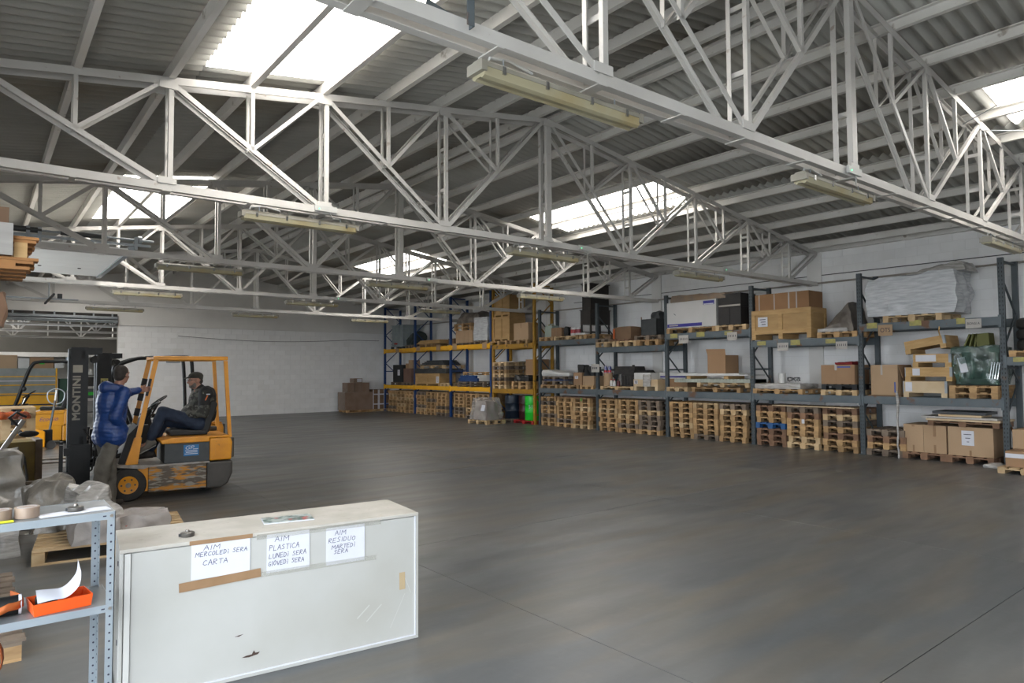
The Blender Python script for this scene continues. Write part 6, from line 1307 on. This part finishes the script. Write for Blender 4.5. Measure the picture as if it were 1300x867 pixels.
def man_seated():
    t = thing('person', 'seated person in camouflage jacket, jeans and cap, on the forklift seat', 'person', (FX, FY, 0), FA)
    v0 = 0.46; V = lambda u, dv, z: Vector((u, v0 + dv, z))
    pel = V(0.97, 0, 1.02); chest = V(1.0, 0, 1.32); neck = V(0.97, 0, 1.49); head = V(0.905, 0, 1.635)
    shN = V(1.01, -0.19, 1.44); shF = V(1.0, 0.19, 1.44); elN = V(0.99, -0.25, 1.16); wrN = V(0.76, -0.14, 1.13); elF = V(0.92, 0.25, 1.2); wrF = V(0.72, 0.04, 1.12)
    hipN = V(0.95, -0.10, 0.99); hipF = V(0.95, 0.10, 0.99); knN = V(0.46, -0.14, 1.185); knF = V(0.50, 0.14, 1.04); anN = V(0.315, -0.13, 0.80); anF = V(0.33, 0.10, 0.62)
    hp, P, m = head_parts(head, (-0.97, -0.2, -0.02), s=1.0)
    body = hp + [('c', neck - Vector((0, 0, 0.04)), head - Vector((-0.02, 0, 0.06)), 0.06, 0.057), ('e', chest, (0.13, 0.17, 0.2)), ('c', pel, chest, 0.13, 0.13), ('c', hipN, knN, 0.085, 0.062), ('c', knN, anN, 0.058, 0.042), ('c', hipF, knF, 0.085, 0.062), ('c', knF, anF, 0.058, 0.042),
            ('c', shN, elN, 0.054, 0.045), ('c', elN, wrN, 0.043, 0.03), ('c', shF, elF, 0.054, 0.045), ('c', elF, wrF, 0.043, 0.03), ('c', chest + Vector((0, 0, 0.1)), shN, 0.07, 0.06), ('c', chest + Vector((0, 0, 0.1)), shF, 0.07, 0.06)]
    for a, d in ((anN, Vector((-0.75, 0, -0.35))), (anF, Vector((-0.95, 0, -0.05)))): body.append(('c', a + Vector((0.0, 0, -0.04)), a + d.normalized() * 0.13 + Vector((0, 0, -0.04)), 0.034, 0.028))
    body += hand_parts(wrN, (-0.95, 0.15, -0.1), (0, 0.5, 0.8), 0.55); body += hand_parts(wrF, (-0.6, -0.75, 0.0), (0, 0, 1), 0.55)
    cloth_blob('body', body, M_SKIN, t, 0.0085, 3)
    face_details(t, P, m, 1.0, glasses=True)
    cloth_blob('beard', [('e', P(0.055, 0, -0.088), (0.032, 0.045, 0.034), m), ('e', P(0.03, 0.05, -0.07), (0.03, 0.018, 0.045), m), ('e', P(0.03, -0.05, -0.07), (0.03, 0.018, 0.045), m)], mat('grey_beard', (0.22, 0.19, 0.17), 0.9, c2=(0.14, 0.12, 0.1), scale=70), t, 0.008, 2)
    cloth_blob('hair', [('e', P(-0.06, 0, -0.01), (0.05, 0.072, 0.06), m)], M_HAIR, t, 0.009, 3)
    M_CAP = mat('dark_olive_cap', (0.035, 0.033, 0.024), 0.85, c2=(0.06, 0.055, 0.042), scale=14)
    cloth_blob('cap', [('e', P(-0.012, 0, 0.062), (0.106, 0.088, 0.066), m), ('e', P(-0.05, 0, 0.035), (0.062, 0.082, 0.05), m), ('e', P(0.105, 0, 0.042), (0.062, 0.066, 0.010), m @ Matrix.Rotation(R(14), 3, 'Y'))], M_CAP, t, 0.0085, 3)
    jk = [('e', chest, (0.185, 0.205, 0.23)), ('c', pel + Vector((0, 0, 0.02)), chest, 0.17, 0.175), ('e', V(0.86, 0, 1.16), (0.14, 0.17, 0.13)), ('c', chest + Vector((0, 0, 0.1)), shN, 0.09, 0.082), ('c', chest + Vector((0, 0, 0.1)), shF, 0.09, 0.082), ('c', elN.lerp(shN, 0.35), elN, 0.08, 0.078), ('c', elN, wrN + Vector((0.03, 0, 0)), 0.076, 0.05), ('c', shF, elF, 0.08, 0.07), ('c', elF, wrF + Vector((0.03, 0.03, 0)), 0.068, 0.05)]
    cloth_blob('jacket', jk, M_CAMO, t, 0.013, 4, 0.012, 14)
    ys = [('c', shN + Vector((0, 0.02, 0.02)), elN.lerp(shN, 0.35), 0.09, 0.082), ('c', chest + Vector((0.06, -0.02, 0.11)), shN + Vector((0.03, 0, 0)), 0.105, 0.09), ('c', chest + Vector((0.06, 0.02, 0.11)), shF + Vector((0.03, 0, 0)), 0.105, 0.09), ('c', chest + Vector((0.07, 0, -0.2)), chest + Vector((0.07, 0, 0.1)), 0.14, 0.13), ('c', neck - Vector((0, 0, 0.03)), neck + Vector((0.0, 0, 0.02)), 0.078, 0.074)]
    cloth_blob('jacket_yoke', ys, M_BLACKCLOTH, t, 0.013, 4, 0.008, 16)
    MB().obox((1.0, v0 - 0.284, 1.335), (0.018, 0.012, 0.17), Matrix.Rotation(R(22), 3, 'Y')).build('orange_piping', mat('orange_piping', (0.75, 0.16, 0.02), 0.6), t, bevel=0.004)
    MB().obox((1.04, v0 - 0.282, 1.43), (0.05, 0.012, 0.014)).build('white_logo', M_PAPER, t)
    MB().obox((0.895, v0 - 0.05, 1.475), (0.02, 0.06, 0.016)).build('collar_piping', MATS['orange_piping'], t, bevel=0.004)
    tr = [('c', hipN, knN, 0.112, 0.085), ('c', knN, anN + Vector((0.01, 0, 0.03)), 0.082, 0.068), ('c', hipF, knF, 0.112, 0.085), ('c', knF, anF + Vector((0.01, 0, 0.03)), 0.082, 0.066), ('c', hipN, hipF, 0.125, 0.125)]
    cloth_blob('jeans', tr, M_JEANS, t, 0.013, 4, 0.010, 15)
    for a, d, mm in ((anN, Vector((-0.75, 0, -0.45)), M_SHOE), (anF, Vector((-0.95, 0, -0.08)), M_SHOEDARK)):
        d = d.normalized(); heel = a + Vector((0.03, 0, -0.05))
        s_ = cloth_blob('shoe', [('c', heel, heel + d * 0.20, 0.048, 0.040), ('c', a + Vector((0, 0, -0.01)), heel + d * 0.08, 0.05, 0.05)], mm, t, 0.011, 3)
        n_ = d.cross(Vector((0, 1, 0))).normalized(); n_ = n_ if n_.z < 0 else -n_
        MB().capsule(heel + n_ * 0.035, heel + d * 0.20 + n_ * 0.03, 0.022, 0.02).build('sole', M_PLASTIC_W if mm is M_SHOE else M_BLACK, s_, smooth=True)
man_seated()
# ================================================================== foreground: white cabinet lying on its side
CO = Vector((0.609, 4.107, 0)); CD = Vector((1.704, -0.183, 0)); CL = CD.length; CA = math.atan2(CD.y, CD.x); CH = 0.815; CDP = 0.54
M_CAB = mat('white_melamine', (0.395, 0.395, 0.38), 0.42, c2=(0.37, 0.37, 0.35), scale=2.0, c3=(0.34, 0.335, 0.305), scale3=1.2, lo3=0.5, hi3=0.75)
M_CABTOP = mat('dusty_melamine', (0.42, 0.40, 0.365), 0.6, c2=(0.35, 0.335, 0.295), scale=5, c3=(0.31, 0.285, 0.245), scale3=22, lo3=0.62, hi3=0.75)
t = thing('white_cabinet', 'large white cabinet lying on its long side in the foreground', 'cabinet', CO, CA)
MB().box(0.012, CL - 0.012, 0.016, CDP, 0.016, CH - 0.02).build('carcass', M_CAB, t)
MB().box(0, CL, -0.002, CDP, CH - 0.02, CH).build('top_panel', M_CABTOP, t, bevel=0.003)
MB().box(0, CL, -0.002, CDP, 0, 0.02).build('bottom_panel', M_CAB, t, bevel=0.003)
MB().box(0, 0.02, -0.002, CDP, 0.02, CH - 0.02).build('end_panel', M_CAB, t, bevel=0.003); MB().box(CL - 0.02, CL, -0.002, CDP, 0.02, CH - 0.02).build('end_panel', M_CAB, t, bevel=0.003)
MB().box(0.024, 0.052, -0.004, 0.02, 0.024, CH - 0.024).build('edge_strip', M_PLASTIC_W, t)
MB().box(0.055, CL - 0.026, 0.004, 0.02, 0.025, CH - 0.026).build('front_panel', M_CAB, t)
MB().box(CL - 0.026, CL - 0.021, -0.004, 0.01, 0.022, CH - 0.022).build('edge_strip', M_PAPER, t); MB().box(0.03, CL - 0.02, -0.005, 0.006, 0.021, 0.027).build('edge_strip', M_PAPER, t)
for z in (0.72, 0.30): MB().box(-0.003, 0.0, 0.10, 0.125, z - 0.012, z + 0.012).build('hinge_hole', M_INK, t)
MB().add([(0.615, 0.002, 0.117), (0.64, 0.002, 0.124), (0.67, 0.002, 0.125), (0.682, 0.002, 0.146), (0.69, 0.002, 0.130), (0.715, 0.002, 0.131), (0.705, 0.002, 0.119), (0.655, 0.002, 0.112)], [tuple(range(8))]).build('chip', mat('chip_brown', (0.07, 0.04, 0.03), 0.8), t)
MB().add([(0.575, 0.002, 0.243), (0.60, 0.002, 0.248), (0.625, 0.002, 0.25), (0.60, 0.002, 0.240)], [(0, 1, 2, 3)]).build('chip', MATS['chip_brown'], t)
for (x0, z0, x1, z1_, w) in ((1.30, 0.20, 1.38, 0.27, 0.012), (1.36, 0.17, 1.46, 0.26, 0.01), (1.52, 0.10, 1.62, 0.30, 0.006), (1.62, 0.40, 1.66, 0.30, 0.006)):
    d = Vector((x1 - x0, 0, z1_ - z0)).normalized(); n_ = Vector((-d.z, 0, d.x)) * w / 2
    a, b = Vector((x0, 0.0025, z0)), Vector((x1, 0.0025, z1_)); MB().add([a - n_ * 0.2, b - n_ * 0.2, b + n_, a + n_], [(0, 1, 2, 3)]).build('scuff_mark', mat('pale_scuff', (0.60, 0.60, 0.575), 0.5), t)
GLYPH = {'A': [[(0, 0), (.28, 1), (.6, 0)], [(.1, .42), (.52, .4)]], 'I': [[(.1, 0), (.1, 1)]], 'M': [[(0, 0), (.06, 1), (.36, .45), (.66, 1), (.72, 0)]], 'E': [[(.5, 1), (0, .97), (0, 0), (.5, .03)], [(0, .5), (.42, .53)]],
         'R': [[(0, 0), (.02, 1), (.38, .98), (.46, .72), (.02, .5), (.52, 0)]], 'C': [[(.52, .86), (.28, 1), (.04, .68), (.02, .25), (.28, 0), (.58, .14)]], 'O': [[(.28, 1), (.04, .7), (.02, .25), (.28, 0), (.52, .3), (.52, .75), (.28, 1)]],
         'L': [[(.02, 1), (0, 0), (.5, .04)]], 'D': [[(0, 0), (.02, 1), (.36, .86), (.5, .45), (.34, .1), (0, 0)]], 'J': [[(.12, 0), (.12, .72)], [(.0, 1.12), (.16, .95)]], 'S': [[(.5, .92), (.2, 1), (.06, .74), (.42, .42), (.4, .1), (0, .06)]],
         'T': [[(0, .98), (.6, 1)], [(.3, 1), (.3, 0)]], 'P': [[(.02, 0), (0, 1), (.42, .95), (.46, .62), (0, .5)]], 'U': [[(0, 1), (.04, .15), (.28, 0), (.5, .2), (.54, 1)]], 'N': [[(0, 0), (.02, 1), (.5, 0), (.52, 1)]],
         'G': [[(.52, .88), (.28, 1), (.04, .68), (.02, .25), (.28, 0), (.52, .14), (.52, .42), (.3, .42)]], 'V': [[(0, 1), (.28, 0), (.56, 1)]], ' ': []}
GW = {'I': .2, 'M': .74, 'J': .24, ' ': .45}
def handwriting(body, parent, x0, x1, zc, hh):
    """single pen strokes, fitted between x0 and x1"""
    total = sum(GW.get(c, .56) + .2 for c in body) - .2
    sx = (x1 - x0) / total; mb = MB(); x = 0.0; rng = random.Random(body)
    for c in body:
        jz = rng.uniform(-.06, .06); js = rng.uniform(.9, 1.06)
        for st in GLYPH[c]:
            for p, q in zip(st[:-1], st[1:]):
                a = Vector((x0 + (x + p[0] + .12 * p[1]) * sx, 0, zc + ((p[1] * js) - .5 + jz) * hh)); b = Vector((x0 + (x + q[0] + .12 * q[1]) * sx, 0, zc + ((q[1] * js) - .5 + jz) * hh))
                d = (b - a).normalized(); n_ = Vector((-d.z, 0, d.x)) * 0.0014; a -= d * 0.001; b += d * 0.001
                mb.hexa([a - n_ + Vector((0, -.0016, 0)), b - n_ + Vector((0, -.0016, 0)), b - n_ + Vector((0, -.0022, 0)), a - n_ + Vector((0, -.0022, 0)), a + n_ + Vector((0, -.0016, 0)), b + n_ + Vector((0, -.0016, 0)), b + n_ + Vector((0, -.0022, 0)), a + n_ + Vector((0, -.0022, 0))])
        x += GW.get(c, .56) + .2
    mb.build('handwriting', M_INKBLUE, parent)['kind'] = 'stuff'
def note(x0, x1, z0, z1_, label, lines, tilt=0.0):
    w, h = x1 - x0, z1_ - z0
    o = MB().box(-w / 2, w / 2, -0.0015, 0, -h / 2, h / 2).build('paper_note', M_PAPER)
    o.matrix_world = Matrix.Translation(CO) @ Matrix.Rotation(CA, 4, 'Z') @ Matrix.Translation((x0 + w / 2, 0.0012, (z0 + z1_) / 2)) @ Matrix.Rotation(tilt, 4, 'Y')
    tag(o, label, 'paper note', 'handwritten notes taped on the white cabinet')
    for (body, xa, xb, dz, hh) in lines: handwriting(body, o, -w / 2 + xa * w, -w / 2 + xb * w, h / 2 - dz, hh)
note(0.345, 0.655, 0.60, 0.805, 'left paper note reading AIM MERCOLEDI SERA CARTA', [('AIM', .20, .47, 0.036, 0.026), ('MERCOLEDJ SERA', .065, .94, 0.071, 0.023), ('CARTA', .19, .60, 0.120, 0.028)])
note(0.748, 0.997, 0.573, 0.798, 'middle paper note reading AIM PLASTICA LUNEDI SERA GIOVEDI SERA', [('AIM', .18, .50, 0.033, 0.030), ('PLASTICA', .055, .74, 0.083, 0.030), ('LUNEDJ SERA', .05, .91, 0.130, 0.026), ('GIOVEDJ SERA', .035, .86, 0.172, 0.026)])
note(1.098, 1.344, 0.562, 0.788, 'right paper note reading AIM RESIDUO MARTEDI SERA', [('AIM', .22, .50, 0.035, 0.028), ('RESIDUO', .06, .74, 0.078, 0.028), ('MARTEDJ', .14, .74, 0.120, 0.025), ('SERA', .20, .55, 0.152, 0.024)])
def tape_strip(x0, z0, x1, z1_, w, label, m=M_TAPE, y=-0.0015):
    d = Vector((x1 - x0, 0, z1_ - z0)); L_ = d.length; a = math.atan2(d.z, d.x)
    o = MB().box(0, L_, -0.0008, 0, -w / 2, w / 2).build('packing_tape', m)
    o.matrix_world = Matrix.Translation(CO) @ Matrix.Rotation(CA, 4, 'Z') @ Matrix.Translation((x0, y, z0)) @ Matrix.Rotation(-a, 4, 'Y')
    tag(o, label, 'tape')
tape_strip(0.335, 0.803, 0.668, 0.803, 0.024, 'upper brown tape strip over the left note', y=-0.002)
tape_strip(0.285, 0.568, 0.715, 0.585, 0.05, 'lower brown tape strip holding the left note', y=-0.002)
tape_strip(1.60, 0.44, 1.602, 0.33, 0.04, 'short vertical brown tape piece near the right end of the cabinet', mat('faded_tape', (0.52, 0.40, 0.24), 0.4), y=0.003)
M_CLEART = mat('clear_tape', (0.62, 0.61, 0.53), 0.3, alpha=0.2)
tape_strip(0.69, 0.790, 1.45, 0.786, 0.03, 'upper clear tape strip over the notes', M_CLEART, -0.003); tape_strip(0.72, 0.572, 1.42, 0.567, 0.03, 'lower clear tape strip over the notes', M_CLEART, -0.003)
# things on the cabinet
def on_cab(x, y): return CO + Matrix.Rotation(CA, 3, 'Z') @ Vector((x, y, CH))
def tape_measure(loc, label, s=1.0):
    k = thing('metal_puck', label, 'metal disc', loc)
    MB().lathe([(0.036 * s, 0), (0.038 * s, 0.004), (0.038 * s, 0.022 * s), (0.03 * s, 0.026 * s), (0.012 * s, 0.027 * s), (0.010 * s, 0.034 * s)], (0, 0, 0), 22).build('disc_body', mat('dull_metal', (0.22, 0.21, 0.19), 0.35, metal=0.7, c2=(0.14, 0.13, 0.12), scale=20), k, smooth=True)
    MB().ell((0, 0, 0.034 * s), (0.010 * s, 0.010 * s, 0.007 * s)).build('knob', M_STEELEDGE, k, smooth=True)
    MB().box(-0.045 * s, -0.033 * s, -0.008 * s, 0.008 * s, 0.004, 0.018 * s).build('lug', M_DARKSTEEL, k)
tape_measure(on_cab(0.34, 0.14), 'small round metal disc with knob on the white cabinet')
mg = thing('magazine', 'colourful magazine lying on the white cabinet', 'magazine', on_cab(0.93, 0.26) + Vector((0, 0, 0.001)), CA + R(-6))
MB().box(-0.15, 0.15, -0.09, 0.09, 0, 0.006).build('pages', M_PAPER, mg)
MB().box(-0.148, 0.148, -0.088, 0.088, 0.006, 0.0075).build('cover', mat('printed_cover', (0.50, 0.56, 0.55), 0.35, c2=(0.10, 0.17, 0.15), scale=18, lo=0.45, hi=0.6, c3=(0.55, 0.14, 0.13), scale3=14, lo3=0.6, hi3=0.64), mg)

# ================================================================== slotted steel shelf at the lower left
SX, SY = 0.565, 3.95
t = thing('steel_shelf', 'grey slotted-angle steel shelf in the lower left corner', 'shelf', (0, 0, 0))
M_SHELF = mat('grey_shelf_paint', (0.36, 0.41, 0.45), 0.35, c2=(0.31, 0.36, 0.40), scale=4, metal=0.15)
M_SHELFTOP = mat('dark_shelf_top', (0.22, 0.24, 0.25), 0.35, c2=(0.16, 0.17, 0.17), scale=4)
def slot_post(x, y, sx, sy, label=None):
    a = 0.036; th = 0.003
    o = MB().box(x, x - sx * a, y, y + sy * th, 0, 1.052).box(x, x - sx * th, y, y + sy * a, 0, 1.052).build('post', M_SHELF, t)
    mb = MB()
    for k in range(25):
        z = 0.04 + k * 0.041
        mb.cyl((x - sx * 0.018, y - sy * 0.0008, z), (x - sx * 0.018, y + sy * 0.0038, z), 0.005, n=8)
        mb.cyl((x + sx * 0.0008, y + sy * 0.018, z + 0.02), (x - sx * 0.0038, y + sy * 0.018, z + 0.02), 0.005, n=8)
    mb.build('slot_holes', M_INK, o)['kind'] = 'stuff'
for (x, sx) in ((SX, 1), (-0.4, -1)):
    slot_post(x, SY, sx, 1); slot_post(x - 0.02 * sx if sx > 0 else x, SY + 0.40, sx, -1)
for z in (1.05, 0.59):
    MB().box(-0.4, SX - 0.003, SY + 0.003, SY + 0.40, z - 0.003, z).build('shelf_tray', M_SHELFTOP, t)
    MB().box(-0.4, SX - 0.003, SY - 0.001, SY + 0.002, z - 0.036, z + 0.001).build('tray_lip', M_SHELF, t); MB().box(SX - 0.004, SX - 0.001, SY + 0.002, SY + 0.40, z - 0.036, z + 0.001).build('tray_lip', M_SHELF, t); MB().box(-0.4, SX - 0.02, SY + 0.398, SY + 0.401, z - 0.036, z + 0.001).build('tray_lip', M_SHELF, t)
    MB().cyl((SX - 0.018, SY - 0.001, z - 0.018), (SX - 0.018, SY - 0.007, z - 0.018), 0.008, n=8).build('bolt', M_STEELEDGE, t); MB().box(SX - 0.055, SX - 0.04, SY - 0.0018, SY - 0.001, z - 0.021, z - 0.015).build('lip_slot', M_INK, t)
ZT = 1.0515
def tape_roll(x, y, label, w=0.05, r_=0.052):
    k = thing('tape_roll', label, 'tape roll', (x, y, ZT)); MB().lathe([(r_ * 0.74, 0), (r_, 0), (r_, w), (r_ * 0.78, w), (r_ * 0.74, w)], (0, 0, 0), 30).build('tape_winding', mat('beige_tape_roll', (0.42, 0.32, 0.24), 0.3, c2=(0.36, 0.265, 0.2), scale=9), k, smooth=True)
    MB().lathe([(r_ * 0.70, 0.001), (r_ * 0.755, 0.001), (r_ * 0.755, w + 0.0008), (r_ * 0.70, w + 0.0008), (r_ * 0.70, 0.001)], (0, 0, 0), 30).build('core', M_PAPER, k, smooth=True)
tape_roll(0.205, SY + 0.12, 'brown packing tape roll on the grey shelf, right one'); tape_roll(0.095, SY + 0.11, 'brown packing tape roll at the left frame edge')
pp = tag(MB().box(-0.15, 0.15, -0.05, 0.05, 0, 0.003).build('paper_sheet', M_PAPER, loc=(0.40, SY + 0.10, ZT), rotz=R(6)), 'white paper sheet under the metal disc on the grey shelf', 'paper')
tape_measure(Vector((0.405, SY + 0.12, ZT + 0.003)), 'round metal disc with knob on paper on the grey shelf', 0.95)
tag(MB().box(-0.04, 0.045, -0.008, 0.008, 0, 0.008).build('yellow_marker', mat('fluorescent_yellow', (0.7, 0.75, 0.02), 0.5), loc=(0.105, SY + 0.03, ZT)), 'fluorescent yellow strip on the shelf edge', 'marker')
# orange tray with papers on the lower shelf
ZL = 0.5915
t = thing('orange_tray', 'bright orange open tray on the lower grey shelf', 'tray', (0.345, SY + 0.11, ZL), R(7))
M_ORANGE = mat('orange_plastic', (0.78, 0.10, 0.012), 0.35, c2=(0.70, 0.085, 0.012), scale=5)
hx, hy, h = 0.125, 0.085, 0.058
MB().hexa([(-hx * 0.94, -hy * 0.94, 0), (hx * 0.94, -hy * 0.94, 0), (hx * 0.94, hy * 0.94, 0), (-hx * 0.94, hy * 0.94, 0), (-hx * 0.94, -hy * 0.94, 0.004), (hx * 0.94, -hy * 0.94, 0.004), (hx * 0.94, hy * 0.94, 0.004), (-hx * 0.94, hy * 0.94, 0.004)]).build('tray_base', M_ORANGE, t)
for (a, b) in (((-1, -1), (1, -1)), ((1, -1), (1, 1)), ((1, 1), (-1, 1)), ((-1, 1), (-1, -1))):
    p0, p1 = Vector((a[0] * hx, a[1] * hy, 0)), Vector((b[0] * hx, b[1] * hy, 0)); inn = 0.97
    MB().hexa([p0 * 0.94, p1 * 0.94, p1 * 0.91, p0 * 0.91, p0 + Vector((0, 0, h)), p1 + Vector((0, 0, h)), p1 * inn + Vector((0, 0, h)), p0 * inn + Vector((0, 0, h))]).build('tray_wall', M_ORANGE, t)
tag(MB().grid(lambda u, v: (0.250 + 0.205 * u - 0.35 * max(0, u - 0.8) ** 1.5, SY + 0.02 + 0.15 * v, ZL + 0.060 + 0.005 * math.sin(5 * u + 2 * v) + (0.0 if u < 0.45 else 0.42 * (u - 0.45) ** 2.0) + 0.022 * v), 22, 6).build('curled_paper', M_PAPER, smooth=True), 'curled white paper rising from the orange tray', 'paper')
wrapped('dark_rag', 'dark crumpled rag in the orange tray', 'rag', 0.25, 0.33, SY + 0.06, SY + 0.15, ZL + 0.005, ZL + 0.058, M_BLACKCLOTH, 0.015, 3, 8, 25, 0.2)
t = thing('black_roll', 'black tape roll with white core at the left edge of the lower shelf', 'tape roll', (0.05, SY + 0.13, ZL)); MB().cyl((0, 0, 0.045), (0.135, 0, 0.045), 0.045, n=24).build('roll_body', M_BLACK, t, smooth=True); MB().lathe([(0.046, 0), (0.046, 0.012), (0.036, 0.012), (0.036, 0.0)], (0.13, 0, 0.045), 24, 'x').build('rim', M_PAPER, t, smooth=True)
M_STRAP = mat('orange_strap', (0.55, 0.14, 0.02), 0.6, c2=(0.40, 0.09, 0.02), scale=20)
def ribbon(pts, w, side, label):
    s_ = Vector(side); mb = MB(); n_ = len(pts)
    vs = []; 
    for p_ in pts: vs += [Vector(p_) - s_ * w / 2, Vector(p_) + s_ * w / 2]
    mb.add(vs, [(2 * i, 2 * i + 1, 2 * i + 3, 2 * i + 2) for i in range(n_ - 1)])
    o = mb.build('orange_strap', M_STRAP, smooth=True); so = o.modifiers.new('thickness', 'SOLIDIFY'); so.thickness = 0.002; tag(o, label, 'strap'); return o
ribbon([(-0.02 + 0.02 * i, SY + 0.035 + 0.004 * math.sin(i), ZL + 0.03 + 0.002 * i * i * 0.25) for i in range(9)] + [(0.175, SY + 0.07, ZL + 0.055), (0.20, SY + 0.10, ZL + 0.058), (0.185, SY + 0.14, ZL + 0.075), (0.15, SY + 0.17, ZL + 0.088)], 0.035, (0, 0.25, 0.97), 'orange ratchet strap looped round the black roll')
ribbon([(0.06, SY - 0.05, 0.565), (0.10, SY - 0.06, 0.53), (0.115, SY - 0.062, 0.49), (0.118, SY - 0.064, 0.45), (0.11, SY - 0.066, 0.41), (0.085, SY - 0.068, 0.375)], 0.03, (0.35, 0.9, 0.2), 'orange strap loop hanging below the lower shelf at the left edge')
# ================================================================== floor pallet with sacks, old pallets and film at the left
t = thing('slatted_pallet', 'pale slatted pallet on the floor under two sacks, behind the shelf', 'pallet', (0.42, 7.55, 0), R(-7))
for k in range(9): MB().box(0.0, 1.30, 0.03 + k * 0.145, 0.03 + k * 0.145 + 0.10, 0.115, 0.135).build('slat', M_WOODPALE, t)
for x in (0.0, 0.6, 1.2):
    MB().box(x, x + 0.1, 0.0, 1.35, 0.095, 0.114).build('stringer', M_WOODPALE, t); MB().box(x, x + 0.1, 0.0, 1.35, 0, 0.018).build('bottom_board', M_WOODPALE, t)
    for y in (0.0, 0.62, 1.25): MB().box(x, x + 0.1, y, y + 0.1, 0.018, 0.095).build('block', M_WOODPALE, t)
MB().box(0.0, 1.3, -0.002, 0.02, 0.0, 0.018).build('bottom_board', M_WOODPALE, t)
M_SACK = mat('grey_white_sack', (0.46, 0.42, 0.40), 0.6, c2=(0.36, 0.33, 0.31), scale=6, bump=0.3, bscale=14)
o = wrapped('paper_sack', 'grey-white sack with red print lying on the slatted pallet, right one', 'sack', 1.12, 1.62, 7.75, 8.2, 0.137, 0.31, M_SACK, 0.035, 4, 14, 9, 0.25, 0.05)
MB().box(-0.17, -0.11, -0.214, -0.20, 0.06, 0.085).build('red_print', mat('red_print', (0.50, 0.16, 0.15), 0.7), o)
wrapped('paper_sack', 'grey sack on the slatted pallet, left one behind the shelf post', 'sack', 0.72, 1.14, 7.5, 8.0, 0.137, 0.36, M_SACK, 0.04, 5, 14, 8, 0.25, 0.08)
wrapped('film_heap', 'crumpled clear film heaped on the left sack', 'film', 0.72, 1.12, 7.6, 8.4, 0.36, 0.60, M_FILM, 0.11, 6, 14, 6, 0.2, 0.45)
wrapped('film_heap', 'brownish crumpled film between the shelf and the forklift forks', 'film', 0.42, 0.86, 8.3, 8.8, 0.137, 0.62, mat('dirty_film', (0.34, 0.31, 0.27), 0.3, c2=(0.22, 0.2, 0.17), scale=8, bump=0.5, bscale=16), 0.12, 7, 14, 6, 0.2, 0.4)
t = wrapped('film_roll', 'clear film bundle standing on the floor at the left end of the slatted pallet', 'film', 0.20, 0.36, 8.05, 8.22, 0.0, 0.34, M_FILM, 0.03, 8, 10, 8, 0.12, 0.1)
wrapped('film_cover', 'shiny clear film tent at the left edge behind the tape rolls', 'film', -0.1, 0.50, 9.1, 9.9, 0.0, 0.86, mat('shiny_film', (0.36, 0.33, 0.29), 0.3, c2=(0.22, 0.2, 0.17), scale=4, bump=0.5, bscale=9, spec=0.9), 0.09, 14, 16, 4, 0.12, 0.35)
t = thing('old_pallet', 'dark old pallet on the floor at the left edge', 'pallet', (-0.33, 5.15, 0))
for k in range(11): MB().box(0.0, 0.60 - 0.012 * (k % 3), k * 0.165, k * 0.165 + 0.11, 0.115, 0.135).build('slat', M_WOODGREY, t)
for x in (0.0, 0.48):
    MB().box(x, x + 0.1, 0.0, 1.75, 0.095, 0.114).build('stringer', M_WOODGREY, t); MB().box(x, x + 0.1, 0, 1.75, 0, 0.018).build('bottom_board', M_WOOD, t)
    for y in (0.0, 0.8, 1.62): MB().box(x, x + 0.1, y, y + 0.12, 0.018, 0.095).build('block', M_WOOD, t)
wrapped('film_scraps', 'pale film scraps on the old pallet at the left edge', 'film', -0.1, 0.25, 5.5, 5.9, 0.137, 0.2, M_FILM, 0.05, 5, 9, 12, 0.3)
